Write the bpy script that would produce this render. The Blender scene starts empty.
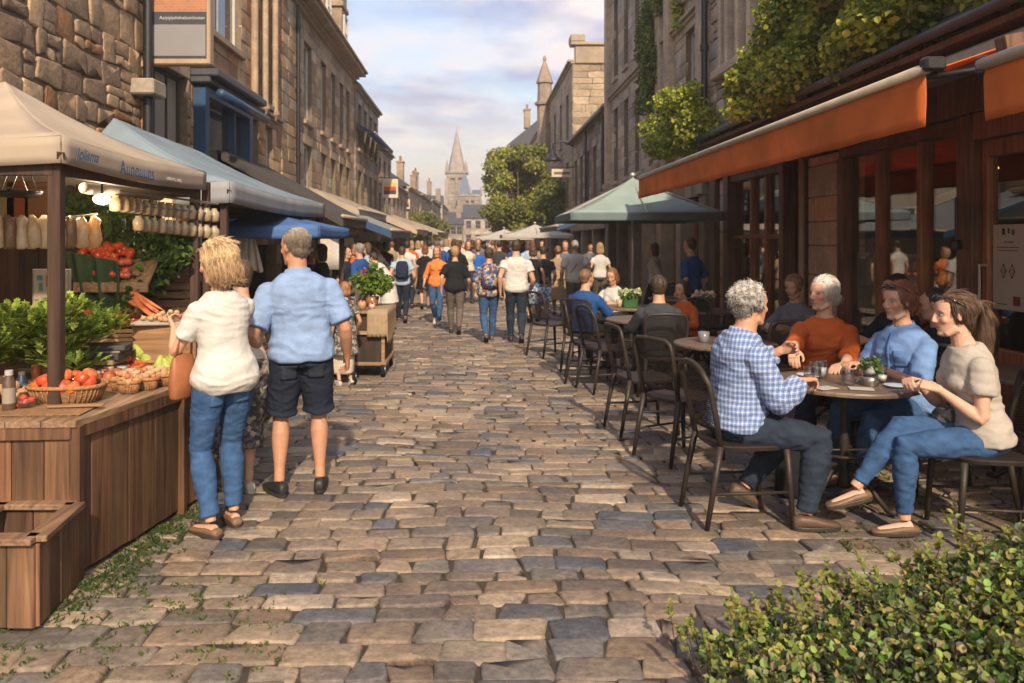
import bpy, math, random
import numpy as np
from mathutils import Vector, Matrix, noise
V = Vector
rad = math.radians
R = random.Random(11)
BUILD = {'people', 'env', 'furn', 'green', 'stall'}; HAZE = .0028; EXPO = 0.70
SC = bpy.context.scene
COL = SC.collection
HZ, VX, FP, EYE = 240.0, 475.0, 800.0, 1.6     # horizon row, vanishing column, focal length in pixels, eye height

def G(px, py, z=0.0):
    """a point of height z seen at a pixel"""
    Y = FP*(EYE-z)/(py-HZ)
    return V(((px-VX)/FP*Y, Y, z))
def P(px, py, Y):
    return V(((px-VX)/FP*Y, Y, EYE-(py-HZ)/FP*Y))

def tag(o, label=None, cat=None, group=None, kind=None):
    if label: o['label'] = label
    if cat: o['category'] = cat
    if group: o['group'] = group
    if kind: o['kind'] = kind
    return o

def link(name, me, mats, parent=None):
    o = bpy.data.objects.new(name, me)
    if me is not None and mats is not None:
        if not isinstance(mats, (list, tuple)): mats = [mats]
        me.materials.clear()
        for m in mats: me.materials.append(m)
    COL.objects.link(o)
    if parent: o.parent = parent
    return o

def empty(name, loc=(0, 0, 0), rz=0, label=None, cat=None, group=None, kind=None):
    o = bpy.data.objects.new(name, None); COL.objects.link(o)
    o.location = loc; o.rotation_euler = (0, 0, rz); o.empty_display_size = .1
    return tag(o, label, cat, group, kind)

def kids(o): return [c for c in bpy.data.objects if c.parent == o]
KID = {}
def dup(src, loc, rz=0, label=None, group=None, scale=None):
    """copy of a thing with its parts and sub-parts"""
    def cp(o, par):
        c = o.copy(); COL.objects.link(c); c.parent = par
        for ch in KID[o.name]: cp(ch, c)
        return c
    def reg(o):
        if o.name not in KID:
            KID[o.name] = kids(o)
        for ch in KID[o.name]: reg(ch)
    reg(src)
    c = cp(src, None)
    c.location = loc; c.rotation_euler = (0, 0, rz)
    if scale is not None: c.scale = (scale,)*3 if not isinstance(scale, (tuple, list)) else scale
    if label: c['label'] = label
    if group: c['group'] = group
    return c

class MB:
    def __init__(s): s.v = []; s.f = []; s.c = []; s.m = []; s.col = (1, 1, 1)
    def add(s, vs, fs, col=None, mi=0):
        o = len(s.v); s.v.extend([tuple(p) for p in vs])
        s.f.extend([tuple(i+o for i in f) for f in fs])
        s.c.extend([col or s.col]*len(vs)); s.m.extend([mi]*len(fs)); return s
    def box(s, c, d, rot=None, ch=.004, col=None, mi=0):
        hx, hy, hz = d[0]/2, d[1]/2, d[2]/2; ch = min(ch, hx*.45, hy*.45, hz*.45)
        vs = []; idx = {}
        for sx in (-1, 1):
            for sy in (-1, 1):
                for sz in (-1, 1):
                    for ax in range(3):
                        e = [hx-ch, hy-ch, hz-ch]; e[ax] += ch
                        idx[(sx, sy, sz, ax)] = len(vs); vs.append(V((sx*e[0], sy*e[1], sz*e[2])))
        fs = []
        for ax in range(3):
            a, b = [i for i in range(3) if i != ax]
            for sg in (-1, 1):
                q = []
                for sa, sb in ((-1, -1), (1, -1), (1, 1), (-1, 1)):
                    k = [0, 0, 0]; k[ax] = sg; k[a] = sa; k[b] = sb; q.append(idx[(k[0], k[1], k[2], ax)])
                fs.append(q)
        for ax in range(3):           # edges along ax
            a, b = [i for i in range(3) if i != ax]
            for sa in (-1, 1):
                for sb in (-1, 1):
                    k1 = [0, 0, 0]; k1[ax] = -1; k1[a] = sa; k1[b] = sb
                    k2 = list(k1); k2[ax] = 1
                    fs.append([idx[(*k1, a)], idx[(*k1, b)], idx[(*k2, b)], idx[(*k2, a)]])
        for sx in (-1, 1):
            for sy in (-1, 1):
                for sz in (-1, 1): fs.append([idx[(sx, sy, sz, i)] for i in range(3)])
        c = V(c)
        M_ = rot if rot is not None else Matrix.Identity(3)
        # orient faces outwards
        out = []
        for f in fs:
            n = (vs[f[1]]-vs[f[0]]).cross(vs[f[2]]-vs[f[0]]); m = sum((vs[i] for i in f), V())/len(f)
            out.append(f if n.dot(m) >= 0 else f[::-1])
        return s.add([c + M_ @ v for v in vs], out, col, mi)
    def bx(s, x0, x1, y0, y1, z0, z1, ch=.004, col=None, mi=0):
        return s.box(((x0+x1)/2, (y0+y1)/2, (z0+z1)/2), (abs(x1-x0), abs(y1-y0), abs(z1-z0)), None, ch, col, mi)
    def bar(s, a, b, w, h, up=V((0, 0, 1)), ch=.003, col=None, mi=0):
        a = V(a); b = V(b); d = b-a; L = d.length; d.normalize()
        x = d.cross(up)
        if x.length < 1e-4: x = d.cross(V((0, 1, 0)))
        x.normalize(); z = x.cross(d)
        m = Matrix((x, d, z)).transposed()
        return s.box((a+b)/2, (w, L, h), m, ch, col, mi)
    def loft(s, rings, n=16, e=2.0, col=None, mi=0, cap=True):
        vs = []; fs = []
        for (c, X, Y) in rings:
            c = V(c); X = V(X); Y = V(Y)
            for i in range(n):
                a = 2*math.pi*i/n; ca, sa = math.cos(a), math.sin(a)
                if e != 2.0:
                    ca = math.copysign(abs(ca)**(2/e), ca); sa = math.copysign(abs(sa)**(2/e), sa)
                vs.append(c + X*ca + Y*sa)
        k = len(rings)
        for r in range(k-1):
            for i in range(n):
                j = (i+1) % n
                fs.append((r*n+i, r*n+j, (r+1)*n+j, (r+1)*n+i))
        if cap:
            vs.append(V(rings[0][0])); vs.append(V(rings[-1][0])); a = k*n; b = a+1
            for i in range(n):
                j = (i+1) % n
                fs.append((a, j, i)); fs.append((b, (k-1)*n+i, (k-1)*n+j))
        # fix orientation using first ring winding
        X, Y = V(rings[0][1]), V(rings[0][2]); d = V(rings[-1][0])-V(rings[0][0])
        if X.cross(Y).dot(d) < 0: fs = [f[::-1] for f in fs]
        return s.add(vs, fs, col, mi)
    def tube(s, pts, rs, n=8, flat=1.0, side=None, col=None, mi=0, cap=True, roundcap=False):
        pts = [V(p) for p in pts]
        if not isinstance(rs, (list, tuple)): rs = [rs]*len(pts)
        rings = []; ref = None
        for i, p in enumerate(pts):
            if i == 0: d = pts[1]-p
            elif i == len(pts)-1: d = p-pts[i-1]
            else: d = (pts[i+1]-p).normalized()+(p-pts[i-1]).normalized()
            d.normalize()
            if ref is None:
                ref = V(side) if side is not None else (V((0, 0, 1)) if abs(d.z) < .9 else V((0, 1, 0)))
            x = ref-d*ref.dot(d)
            if x.length < 1e-5: x = d.orthogonal()
            x.normalize(); y = d.cross(x); ref = x
            rings.append((p, x*rs[i], y*rs[i]*flat))
        if roundcap:
            d0 = (pts[0]-pts[1]).normalized(); d1 = (pts[-1]-pts[-2]).normalized()
            a = rings[0]; b = rings[-1]
            rings = [(a[0]+d0*rs[0]*.8, a[1]*.55, a[2]*.55), (a[0]+d0*rs[0]*.45, a[1]*.88, a[2]*.88)]+rings + \
                    [(b[0]+d1*rs[-1]*.45, b[1]*.88, b[2]*.88), (b[0]+d1*rs[-1]*.8, b[1]*.55, b[2]*.55)]
        return s.loft(rings, n, 2.0, col, mi, cap)
    def ell(s, c, rx, ry, rz, M_=None, n=12, col=None, mi=0):
        c = V(c); M_ = M_ if M_ is not None else Matrix.Identity(3)
        X = M_ @ V((1, 0, 0)); Y = M_ @ V((0, 1, 0)); Z = M_ @ V((0, 0, 1)); rings = []
        k = max(4, n//2)
        for i in range(k+1):
            t = math.pi*(i/k*.94+.03); z = -math.cos(t); q = math.sin(t)
            rings.append((c+Z*rz*z, X*rx*q, Y*ry*q))
        return s.loft(rings, n, 2.0, col, mi)
    def lathe(s, c, prof, n=20, col=None, mi=0, cap=True):
        c = V(c)
        return s.loft([(c+V((0, 0, z)), V((r, 0, 0)), V((0, r, 0))) for r, z in prof], n, 2.0, col, mi, cap)
    def quad(s, a, b, c, d, col=None, mi=0): return s.add([a, b, c, d], [(0, 1, 2, 3)], col, mi)
    def grid(s, fn, nu, nv, col=None, mi=0):
        vs = [fn(i/nu, j/nv) for j in range(nv+1) for i in range(nu+1)]
        fs = [(j*(nu+1)+i, j*(nu+1)+i+1, (j+1)*(nu+1)+i+1, (j+1)*(nu+1)+i) for j in range(nv) for i in range(nu)]
        return s.add(vs, fs, col, mi)
    def leaf(s, p, d, nrm, L, w, col, bend=.25):
        d = d.normalized(); x = d.cross(nrm)
        if x.length < 1e-4: x = d.orthogonal()
        x.normalize(); n = x.cross(d)
        a = p+d*L*.24; b = p+d*L*.62; e = n*w*bend; t = p+d*L-n*L*.12
        return s.add([p, a+x*w*.85+e, b+x*w*.9+e, t, b-x*w*.9+e, a-x*w*.85+e], [(0, 1, 2, 3), (0, 3, 4, 5)], col)
    def mesh(s, name):
        me = bpy.data.meshes.new(name); me.from_pydata(s.v, [], s.f)
        if any(m for m in s.m): me.polygons.foreach_set('material_index', s.m)
        a = me.color_attributes.new('Col', 'FLOAT_COLOR', 'POINT')
        arr = np.ones((len(s.v), 4), np.float32); arr[:, :3] = np.array(s.c, np.float32).reshape(-1, 3); a.data.foreach_set('color', arr.ravel())
        me.update(); return me
    def build(s, name, mat, parent=None, smooth=False, solid=0, bevel=0):
        me = s.mesh(name)
        if smooth:
            me.shade_smooth()
            if smooth == 'auto': me.set_sharp_from_angle(angle=rad(38))
        o = link(name, me, mat, parent)
        if solid:
            m = o.modifiers.new('s', 'SOLIDIFY'); m.thickness = solid; m.offset = 0
        if bevel:
            m = o.modifiers.new('b', 'BEVEL'); m.width = bevel; m.segments = 2; m.limit_method = 'ANGLE'
        return o

# ---------------------------------------------------------------- materials
def nt(m):
    m.use_nodes = True; t = m.node_tree; t.nodes.clear(); return t, t.nodes, t.links
def M(name, col, rough=.6, var=.15, vs=6, bump=.15, bs=60, attr=False, metal=0, spec=.4, stretch=(1, 1, 1),
      transl=0, trans=0, col2=None, sheen=0, coat=0, emit=None, bd=.01, alpha=1, detail=4):
    m = bpy.data.materials.new(name); t, N, L = nt(m)
    out = N.new('ShaderNodeOutputMaterial'); b = N.new('ShaderNodeBsdfPrincipled')
    tc = N.new('ShaderNodeTexCoord'); mp = N.new('ShaderNodeMapping'); mp.inputs['Scale'].default_value = stretch
    L.new(tc.outputs['Object'], mp.inputs[0])
    n1 = N.new('ShaderNodeTexNoise'); n1.inputs['Scale'].default_value = vs; n1.inputs['Detail'].default_value = detail
    L.new(mp.outputs[0], n1.inputs[0])
    r = N.new('ShaderNodeValToRGB'); r.color_ramp.elements[0].position = .3; r.color_ramp.elements[1].position = .7
    c2 = col2 or tuple(min(1, c*(1+var)) for c in col); c1 = col if col2 else tuple(c*(1-var) for c in col)
    r.color_ramp.elements[0].color = (*c1, 1); r.color_ramp.elements[1].color = (*c2, 1)
    L.new(n1.outputs[0], r.inputs[0]); cs = r.outputs[0]
    if attr:
        a = N.new('ShaderNodeAttribute'); a.attribute_name = 'Col'
        mx = N.new('ShaderNodeMix'); mx.data_type = 'RGBA'; mx.blend_type = 'MULTIPLY'; mx.inputs[0].default_value = 1
        L.new(cs, mx.inputs[6]); L.new(a.outputs[0], mx.inputs[7]); cs = mx.outputs[2]
    L.new(cs, b.inputs['Base Color'])
    b.inputs['Roughness'].default_value = rough; b.inputs['Metallic'].default_value = metal
    b.inputs['Specular IOR Level'].default_value = spec
    if trans: b.inputs['Transmission Weight'].default_value = trans
    if sheen: b.inputs['Sheen Weight'].default_value = sheen
    if coat: b.inputs['Coat Weight'].default_value = coat
    if alpha < 1: b.inputs['Alpha'].default_value = alpha
    if emit: b.inputs['Emission Color'].default_value = (*emit[:3], 1); b.inputs['Emission Strength'].default_value = emit[3]
    if bump:
        n2 = N.new('ShaderNodeTexNoise'); n2.inputs['Scale'].default_value = bs; n2.inputs['Detail'].default_value = 5
        L.new(mp.outputs[0], n2.inputs[0]); bp = N.new('ShaderNodeBump'); bp.inputs['Strength'].default_value = bump
        bp.inputs['Distance'].default_value = bd
        L.new(n2.outputs[0], bp.inputs['Height']); L.new(bp.outputs[0], b.inputs['Normal'])
        mr = N.new('ShaderNodeMapRange'); mr.inputs['To Min'].default_value = max(.02, rough-.12); mr.inputs['To Max'].default_value = min(1, rough+.12)
        L.new(n2.outputs[0], mr.inputs[0]); L.new(mr.outputs[0], b.inputs['Roughness'])
    if transl:
        tr = N.new('ShaderNodeBsdfTranslucent'); L.new(cs, tr.inputs[0]); ms = N.new('ShaderNodeMixShader'); ms.inputs[0].default_value = transl
        L.new(b.outputs[0], ms.inputs[1]); L.new(tr.outputs[0], ms.inputs[2]); L.new(ms.outputs[0], out.inputs[0])
    else: L.new(b.outputs[0], out.inputs[0])
    return m

def mix_rgb(N, L, fac, a, b, bt='MIX'):
    mx = N.new('ShaderNodeMix'); mx.data_type = 'RGBA'; mx.blend_type = bt
    for s_, v in ((0, fac), (6, a), (7, b)):
        if isinstance(v, (int, float)): mx.inputs[s_].default_value = v
        elif isinstance(v, tuple): mx.inputs[s_].default_value = (*v, 1)
        else: L.new(v, mx.inputs[s_])
    return mx.outputs[2]

def stone_mat(name, base=(1, 1, 1), dark=.55, bump=.6, rough=.85, moss=0, bd=.012, damp=0):
    """per-stone colour from the mesh, times grain, pits and stains"""
    m = bpy.data.materials.new(name); t, N, L = nt(m)
    out = N.new('ShaderNodeOutputMaterial'); b = N.new('ShaderNodeBsdfPrincipled'); tc = N.new('ShaderNodeTexCoord')
    a = N.new('ShaderNodeAttribute'); a.attribute_name = 'Col'
    def nz(sc, det=6, ro=.6):
        n = N.new('ShaderNodeTexNoise'); n.inputs['Scale'].default_value = sc; n.inputs['Detail'].default_value = det
        n.inputs['Roughness'].default_value = ro; L.new(tc.outputs['Object'], n.inputs[0]); return n.outputs[0]
    def ramp(x, p0, p1, c0, c1):
        r = N.new('ShaderNodeValToRGB'); r.color_ramp.elements[0].position = p0; r.color_ramp.elements[1].position = p1
        r.color_ramp.elements[0].color = (*c0, 1); r.color_ramp.elements[1].color = (*c1, 1); L.new(x, r.inputs[0]); return r.outputs[0]
    g = nz(28, 8, .7); big = nz(.9, 4); mid = nz(5, 5)
    c = mix_rgb(N, L, 1.0, a.outputs[0], ramp(g, .3, .72, (dark,)*3, (1.15,)*3), 'MULTIPLY')
    c = mix_rgb(N, L, 1.0, c, ramp(mid, .35, .7, (.75, .75, .78), (1.12, 1.1, 1.05)), 'MULTIPLY')
    c = mix_rgb(N, L, 1.0, c, ramp(big, .35, .65, (.74, .74, .78), (1.1, 1.08, 1.03)), 'MULTIPLY')
    c = mix_rgb(N, L, 1.0, c, base, 'MULTIPLY')
    if moss:
        mo = nz(3.2, 6, .7); f = ramp(mo, .62, .72, (0, 0, 0), (moss,)*3)
        c = mix_rgb(N, L, f, c, (.05, .075, .02))
    L.new(c, b.inputs['Base Color'])
    rr = N.new('ShaderNodeMapRange'); rr.inputs['To Min'].default_value = rough-.3; rr.inputs['To Max'].default_value = rough+.1
    L.new(mid if not damp else big, rr.inputs[0]); L.new(rr.outputs[0], b.inputs['Roughness'])
    b.inputs['Specular IOR Level'].default_value = .35
    bp = N.new('ShaderNodeBump'); bp.inputs['Strength'].default_value = bump; bp.inputs['Distance'].default_value = bd
    n3 = nz(14, 8, .65); L.new(n3, bp.inputs['Height']); L.new(bp.outputs[0], b.inputs['Normal'])
    L.new(b.outputs[0], out.inputs[0]); return m

def wood_mat(name, c1, c2, axis=2, rough=.6, scale=1.0, attr=True):
    m = bpy.data.materials.new(name); t, N, L = nt(m)
    out = N.new('ShaderNodeOutputMaterial'); b = N.new('ShaderNodeBsdfPrincipled'); tc = N.new('ShaderNodeTexCoord')
    mp = N.new('ShaderNodeMapping'); s = [38*scale]*3; s[axis] = 1.6*scale; mp.inputs['Scale'].default_value = s
    L.new(tc.outputs['Object'], mp.inputs[0])
    n = N.new('ShaderNodeTexNoise'); n.inputs['Scale'].default_value = 1; n.inputs['Detail'].default_value = 6; n.inputs['Distortion'].default_value = .6
    L.new(mp.outputs[0], n.inputs[0])
    r = N.new('ShaderNodeValToRGB'); r.color_ramp.elements[0].position = .32; r.color_ramp.elements[1].position = .7
    r.color_ramp.elements[0].color = (*c1, 1); r.color_ramp.elements[1].color = (*c2, 1); L.new(n.outputs[0], r.inputs[0])
    n2 = N.new('ShaderNodeTexNoise'); n2.inputs['Scale'].default_value = 2.5; n2.inputs['Detail'].default_value = 4; L.new(tc.outputs['Object'], n2.inputs[0])
    r2 = N.new('ShaderNodeValToRGB'); r2.color_ramp.elements[0].position = .3; r2.color_ramp.elements[1].position = .7
    r2.color_ramp.elements[0].color = (.6, .6, .6, 1); r2.color_ramp.elements[1].color = (1.1, 1.1, 1.1, 1); L.new(n2.outputs[0], r2.inputs[0])
    c = mix_rgb(N, L, 1.0, r.outputs[0], r2.outputs[0], 'MULTIPLY')
    if attr:
        a = N.new('ShaderNodeAttribute'); a.attribute_name = 'Col'; c = mix_rgb(N, L, 1.0, c, a.outputs[0], 'MULTIPLY')
    L.new(c, b.inputs['Base Color']); b.inputs['Roughness'].default_value = rough
    bp = N.new('ShaderNodeBump'); bp.inputs['Strength'].default_value = .35; bp.inputs['Distance'].default_value = .004
    L.new(n.outputs[0], bp.inputs['Height']); L.new(bp.outputs[0], b.inputs['Normal'])
    L.new(b.outputs[0], out.inputs[0]); return m

def glass_mat(name, tint=(.9, .93, .92), refl=1.0, base=(.02, .02, .02), opaque=False, rough=.03):
    """window glass: mirror reflection by Fresnel over see-through (or over a dark interior)"""
    m = bpy.data.materials.new(name); t, N, L = nt(m)
    out = N.new('ShaderNodeOutputMaterial'); gl = N.new('ShaderNodeBsdfGlossy'); gl.inputs['Roughness'].default_value = rough
    lw_ = N.new('ShaderNodeLayerWeight'); lw_.inputs[0].default_value = .5; fr = N.new('ShaderNodeMath'); fr.operation = 'POWER'; fr.inputs[1].default_value = 3.0; L.new(lw_.outputs[1], fr.inputs[0])
    mt = N.new('ShaderNodeMath'); mt.operation = 'MULTIPLY_ADD'; mt.inputs[1].default_value = refl; mt.inputs[2].default_value = .05; mt.use_clamp = True
    L.new(fr.outputs[0], mt.inputs[0])
    if opaque:
        b = N.new('ShaderNodeBsdfDiffuse'); b.inputs[0].default_value = (*base, 1)
    else:
        b = N.new('ShaderNodeBsdfTransparent'); b.inputs[0].default_value = (*tint, 1)
    ms = N.new('ShaderNodeMixShader'); L.new(mt.outputs[0], ms.inputs[0]); L.new(b.outputs[0], ms.inputs[1]); L.new(gl.outputs[0], ms.inputs[2])
    n = N.new('ShaderNodeTexNoise'); n.inputs['Scale'].default_value = 1.3; tc = N.new('ShaderNodeTexCoord'); L.new(tc.outputs['Object'], n.inputs[0])
    bp = N.new('ShaderNodeBump'); bp.inputs['Strength'].default_value = .05; bp.inputs['Distance'].default_value = .05; L.new(n.outputs[0], bp.inputs['Height']); L.new(bp.outputs[0], gl.inputs['Normal'])
    L.new(ms.outputs[0], out.inputs[0]); return m

# ---------------------------------------------------------------- foliage
def rnd_dir(r=R):
    while True:
        d = V((r.uniform(-1, 1), r.uniform(-1, 1), r.uniform(-1, 1)))
        if .05 < d.length < 1: return d.normalized()
def foliage(mb, blobs, n, size, cols, r=R, shell=.55, droop=0.0, wr=.42, light=.25):
    """leaves spread through a set of ellipsoidal clumps (centre, radii); tone varies clump by clump"""
    wsum = [b[1][0]*b[1][1]*b[1][2] for b in blobs]; tot = sum(w**.67 for w in wsum)
    for (c, rr), w in zip(blobs, wsum):
        k = int(n*(w**.67)/tot); tone = r.uniform(1-light, 1+light); c = V(c)
        for _ in range(k):
            d = rnd_dir(r); q = shell+(1-shell)*r.random()**.6; q *= r.uniform(.85, 1.12)
            p = c+V((d.x*rr[0]*q, d.y*rr[1]*q, d.z*rr[2]*q))
            L = size*r.uniform(.6, 1.35); cc = r.choice(cols); t = tone*r.uniform(.75, 1.25)
            nn = (d+rnd_dir(r)*.9+V((0, 0, .5))).normalized(); dd = (rnd_dir(r)+d*.4+V((0, 0, -droop)))
            mb.leaf(p, dd, nn, L, L*wr, tuple(x*t for x in cc))
    return mb
LEAF = M('leaf', (1, 1, 1), .55, .08, 20, .2, 60, attr=True, transl=.38, spec=.3)
BARK = M('bark', (.09, .065, .045), .9, .3, 14, .8, 30, bd=.02, stretch=(1, 1, .3))
# ---------------------------------------------------------------- people
def remesh(mb, size, sm=3, fac=.5):
    me = mb.mesh('tmp'); ob = bpy.data.objects.new('tmp', me); COL.objects.link(ob)
    m = ob.modifiers.new('r', 'REMESH'); m.mode = 'VOXEL'; m.voxel_size = size
    if sm: m2 = ob.modifiers.new('s', 'SMOOTH'); m2.iterations = sm; m2.factor = fac
    bpy.context.view_layer.update()
    dg = bpy.context.evaluated_depsgraph_get()
    out = bpy.data.meshes.new_from_object(ob.evaluated_get(dg))
    bpy.data.objects.remove(ob); bpy.data.meshes.remove(me)
    return out
def co_get(me):
    a = np.empty(len(me.vertices)*3, np.float32); me.vertices.foreach_get('co', a); return a.reshape(-1, 3)
def no_get(me):
    a = np.empty(len(me.vertices)*3, np.float32); me.vertex_normals.foreach_get('vector', a); return a.reshape(-1, 3)
def co_set(me, a): me.vertices.foreach_set('co', a.astype(np.float32).ravel()); me.update()
def set_col(me, c):
    a = me.color_attributes.get('Col') or me.color_attributes.new('Col', 'FLOAT_COLOR', 'POINT')
    arr = np.ones((len(me.vertices), 4), np.float32); arr[:, :3] = c; a.data.foreach_set('color', arr.ravel())
def fold(me, amp, sc=(7, 7, 16), seed=0.0, p=1.0):
    """cloth creases: ridged noise pushed along the normal"""
    co = co_get(me); no = no_get(me); d = np.empty(len(co), np.float32)
    for i, q in enumerate(co):
        w = V((q[0]*sc[0]+seed, q[1]*sc[1]+seed*1.7, q[2]*sc[2]))
        w2 = noise.noise(w*.45)*1.3
        d[i] = (.5-abs(noise.noise(w+V((w2, -w2, w2)))))*1.5 + .4*noise.noise(w*2.3)
    co_set(me, co+no*(d*amp)[:, None])

def ik(a, c, l1, l2, pole):
    d = c-a; L = min(d.length, (l1+l2)*.998); L = max(L, abs(l1-l2)+.01); u = d.normalized()
    c = a+u*L; x = (l1*l1-l2*l2+L*L)/(2*L); h = math.sqrt(max(0, l1*l1-x*x))
    p = pole-u*pole.dot(u); p = p.normalized() if p.length > 1e-4 else u.orthogonal().normalized()
    return a+u*x+p*h, c

SKIN = {}
def skin_mat():
    if 'm' not in SKIN:
        m = M('skin', (1, 1, 1), .55, .15, 26, .2, 70, attr=True, spec=.35, bd=.003)
        b = [n for n in m.node_tree.nodes if n.type == 'BSDF_PRINCIPLED'][0]
        b.inputs['Subsurface Weight'].default_value = .12; b.inputs['Subsurface Radius'].default_value = (.02, .008, .004); b.inputs['Subsurface Scale'].default_value = .5
        SKIN['m'] = m
    return SKIN['m']
HAIRM = M('hair', (1, 1, 1), .6, .2, 30, .35, 120, attr=True, spec=.45, bd=.004, stretch=(1, 1, .3))
EYEM = M('eyeball', (1, 1, 1), .15, .01, 5, 0, attr=True, spec=.6)

def smooth_rings(st, k=3):
    """Catmull-Rom through tuples"""
    out = []; n = len(st)
    for i in range(n-1):
        p0 = st[max(0, i-1)]; p1 = st[i]; p2 = st[i+1]; p3 = st[min(n-1, i+2)]
        for j in range(k):
            t = j/k
            out.append(tuple(.5*((2*b)+(-a+c)*t+(2*a-5*b+4*c-d)*t*t+(-a+3*b-3*c+d)*t**3) for a, b, c, d in zip(p0, p1, p2, p3)))
    out.append(st[-1]); return out

def person(label, pos, face, h=1.0, fem=False, belly=0.0, lod=.007, pelvis=(0, 0, .92), lean=2, lean2=None, side=0, roll=0, twist=0,
           head=(0, 0, 0), headoff=(0, 0, 0), la=None, ra=None, fl=(0, 0), fr=(0, 0), lw=None, rw=None, lp=None, rp=None, lk=None, rk=None,
           lh=None, rh=None, curl=.45, lcurl=None, rcurl=None, top=None, bot=None, shoes=None, hair=None, skin=(.50, .29, .19), blush=.5, wide=1.0, group=None,
           sun=None, name='person', cat='person', faceon=True, zoff=0.0):
    Rz = Matrix.Rotation(rad(face), 4, 'Z'); base = Matrix.Translation((pos[0], pos[1], zoff)) @ Rz @ Matrix.Scale(h, 4); inv = base.inverted()
    W = lambda p: (inv @ V(p[1:])) if (p is not None and len(p) == 4) else (V(p) if p is not None else None)   # ('w',x,y,z) = world
    Z = V((0, 0, 1))
    lean2 = lean if lean2 is None else lean2
    pel = W(pelvis)
    def updir(l, sd): return (Matrix.Rotation(rad(-l), 3, 'X') @ (Matrix.Rotation(rad(sd), 3, 'Y') @ Z)).normalized()
    u0 = updir(lean*.6, side*.5); u1 = updir(lean2, side)
    r0 = Matrix.Rotation(rad(roll), 3, 'Z') @ V((1, 0, 0)); r0 = (r0-u0*r0.dot(u0)).normalized()
    r1 = Matrix.Rotation(rad(roll+twist), 3, 'Z') @ V((1, 0, 0)); r1 = (r1-u1*r1.dot(u1)).normalized()
    f0 = u0.cross(r0); f1 = u1.cross(r1)
    wst = pel+u0*.14
    def spine(d):
        if d < .14: return pel+u0*d
        return wst+u1*(d-.14)
    def fr_(d):
        t = min(1, max(0, (d-.02)/.25)); r = r0.lerp(r1, t).normalized(); f = f0.lerp(f1, t).normalized(); return r, f
    if fem: st = [(-.09, .11, .09, 0), (-.03, .172, .118, -.008), (.05, .17, .115, -.005), (.13, .142, .098, 0), (.2, .13, .092, 0), (.3, .143, .105, .004), (.375, .152, .105, 0), (.425, .142, .092, -.008), (.468, .108, .074, -.014), (.505, .066, .060, -.014), (.54, .052, .053, -.012)]
    else: st = [(-.09, .10, .09, 0), (-.03, .160, .118, -.005), (.05, .162, .115, 0), (.13, .155, .105, 0), (.2, .157, .105, 0), (.3, .172, .115, 0), (.375, .180, .118, -.004), (.425, .168, .102, -.012), (.468, .125, .082, -.018), (.505, .080, .066, -.018), (.54, .060, .060, -.014)]
    st = [(d, w*wide, t*(1+(wide-1)*.8)+belly*math.exp(-((d-.14)/.12)**2)*.5, y+belly*math.exp(-((d-.14)/.12)**2)*.5) for d, w, t, y in st]
    sst = smooth_rings(st, 3)
    def torso(mb, off, lo, hi=.54, flare=0.0, n=24, mul=1.0):
        rings = []
        for d, w, t, y in sst:
            if d < lo-.001 or d > hi: continue
            r, f = fr_(d); fl_ = flare*max(0, (.2-d)/.25)
            rings.append((spine(d)+f*y, r*(w*mul+off+fl_), f*(t*mul+off+fl_)))
        mb.loft(rings, n, 2.25)
    sw = (.148 if fem else .170)*wide
    shL = spine(.400)-r1*sw-f1*.01; shR = spine(.400)+r1*sw-f1*.01
    hipL = pel-r0*.088-u0*.02; hipR = pel+r0*.088-u0*.02
    # defaults
    la = W(la) if la else V((-.1, 0, .085)); ra = W(ra) if ra else V((.1, 0, .085))
    lw = W(lw) if lw else V((-.27, .06, .86))+(pel-V((0, 0, .92))); rw = W(rw) if rw else V((.27, .06, .86))+(pel-V((0, 0, .92)))
    lp = V(lp) if lp else V((-.4, -1, -.1)); rp = V(rp) if rp else V((.4, -1, -.1))
    kl = V(lk) if lk else V((-.12, 1, .25)); kr = V(rk) if rk else V((.12, 1, .25))
    eL, lw = ik(shL, lw, .285, .255, lp); eR, rw = ik(shR, rw, .285, .255, rp)
    knL, la = ik(hipL, la, .425, .42, kl); knR, ra = ik(hipR, ra, .425, .42, kr)
    # head frame
    yaw, pit, til = head
    hb = spine(.535)+f1*(-.005); up_n = (u1*.55+Z*.45).normalized()
    fw = Matrix.Rotation(rad(yaw), 3, 'Z') @ (Matrix.Rotation(rad(roll+twist), 3, 'Z') @ V((0, 1, 0)))
    hr = fw.cross(Z).normalized()
    hf = (Matrix.Rotation(rad(pit), 3, hr) @ fw).normalized(); hu = hr.cross(hf).normalized()
    if til: q = Matrix.Rotation(rad(til), 3, hf); hu = q @ hu; hr = q @ hr
    H = spine(.535)+up_n*.140+fw*.022+V(headoff)
    HM = Matrix((hr, hf, hu)).transposed()
    hp = lambda x, y, z: H + HM @ V((x, y, z))
    b = MB()
    torso(b, -.004, -.09, .54)
    if fem:
        for s_ in (-1, 1): b.ell(spine(.325)+r1*.068*s_+f1*.075, .062, .058, .066)
    b.ell(spine(.412)-f1*.03, sw*.84, .072, .05, Matrix((r1, f1, u1)).transposed())
    nr = .053 if fem else .064
    b.tube([spine(.47)-f1*.01, spine(.535)-f1*.005, hp(0, -.02, -.07), hp(0, -.015, -.02)], [nr*1.25, nr, nr*.95, nr*.95], 14)
    am = (.86 if fem else 1.0)*(wide*.5+.5)
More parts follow.
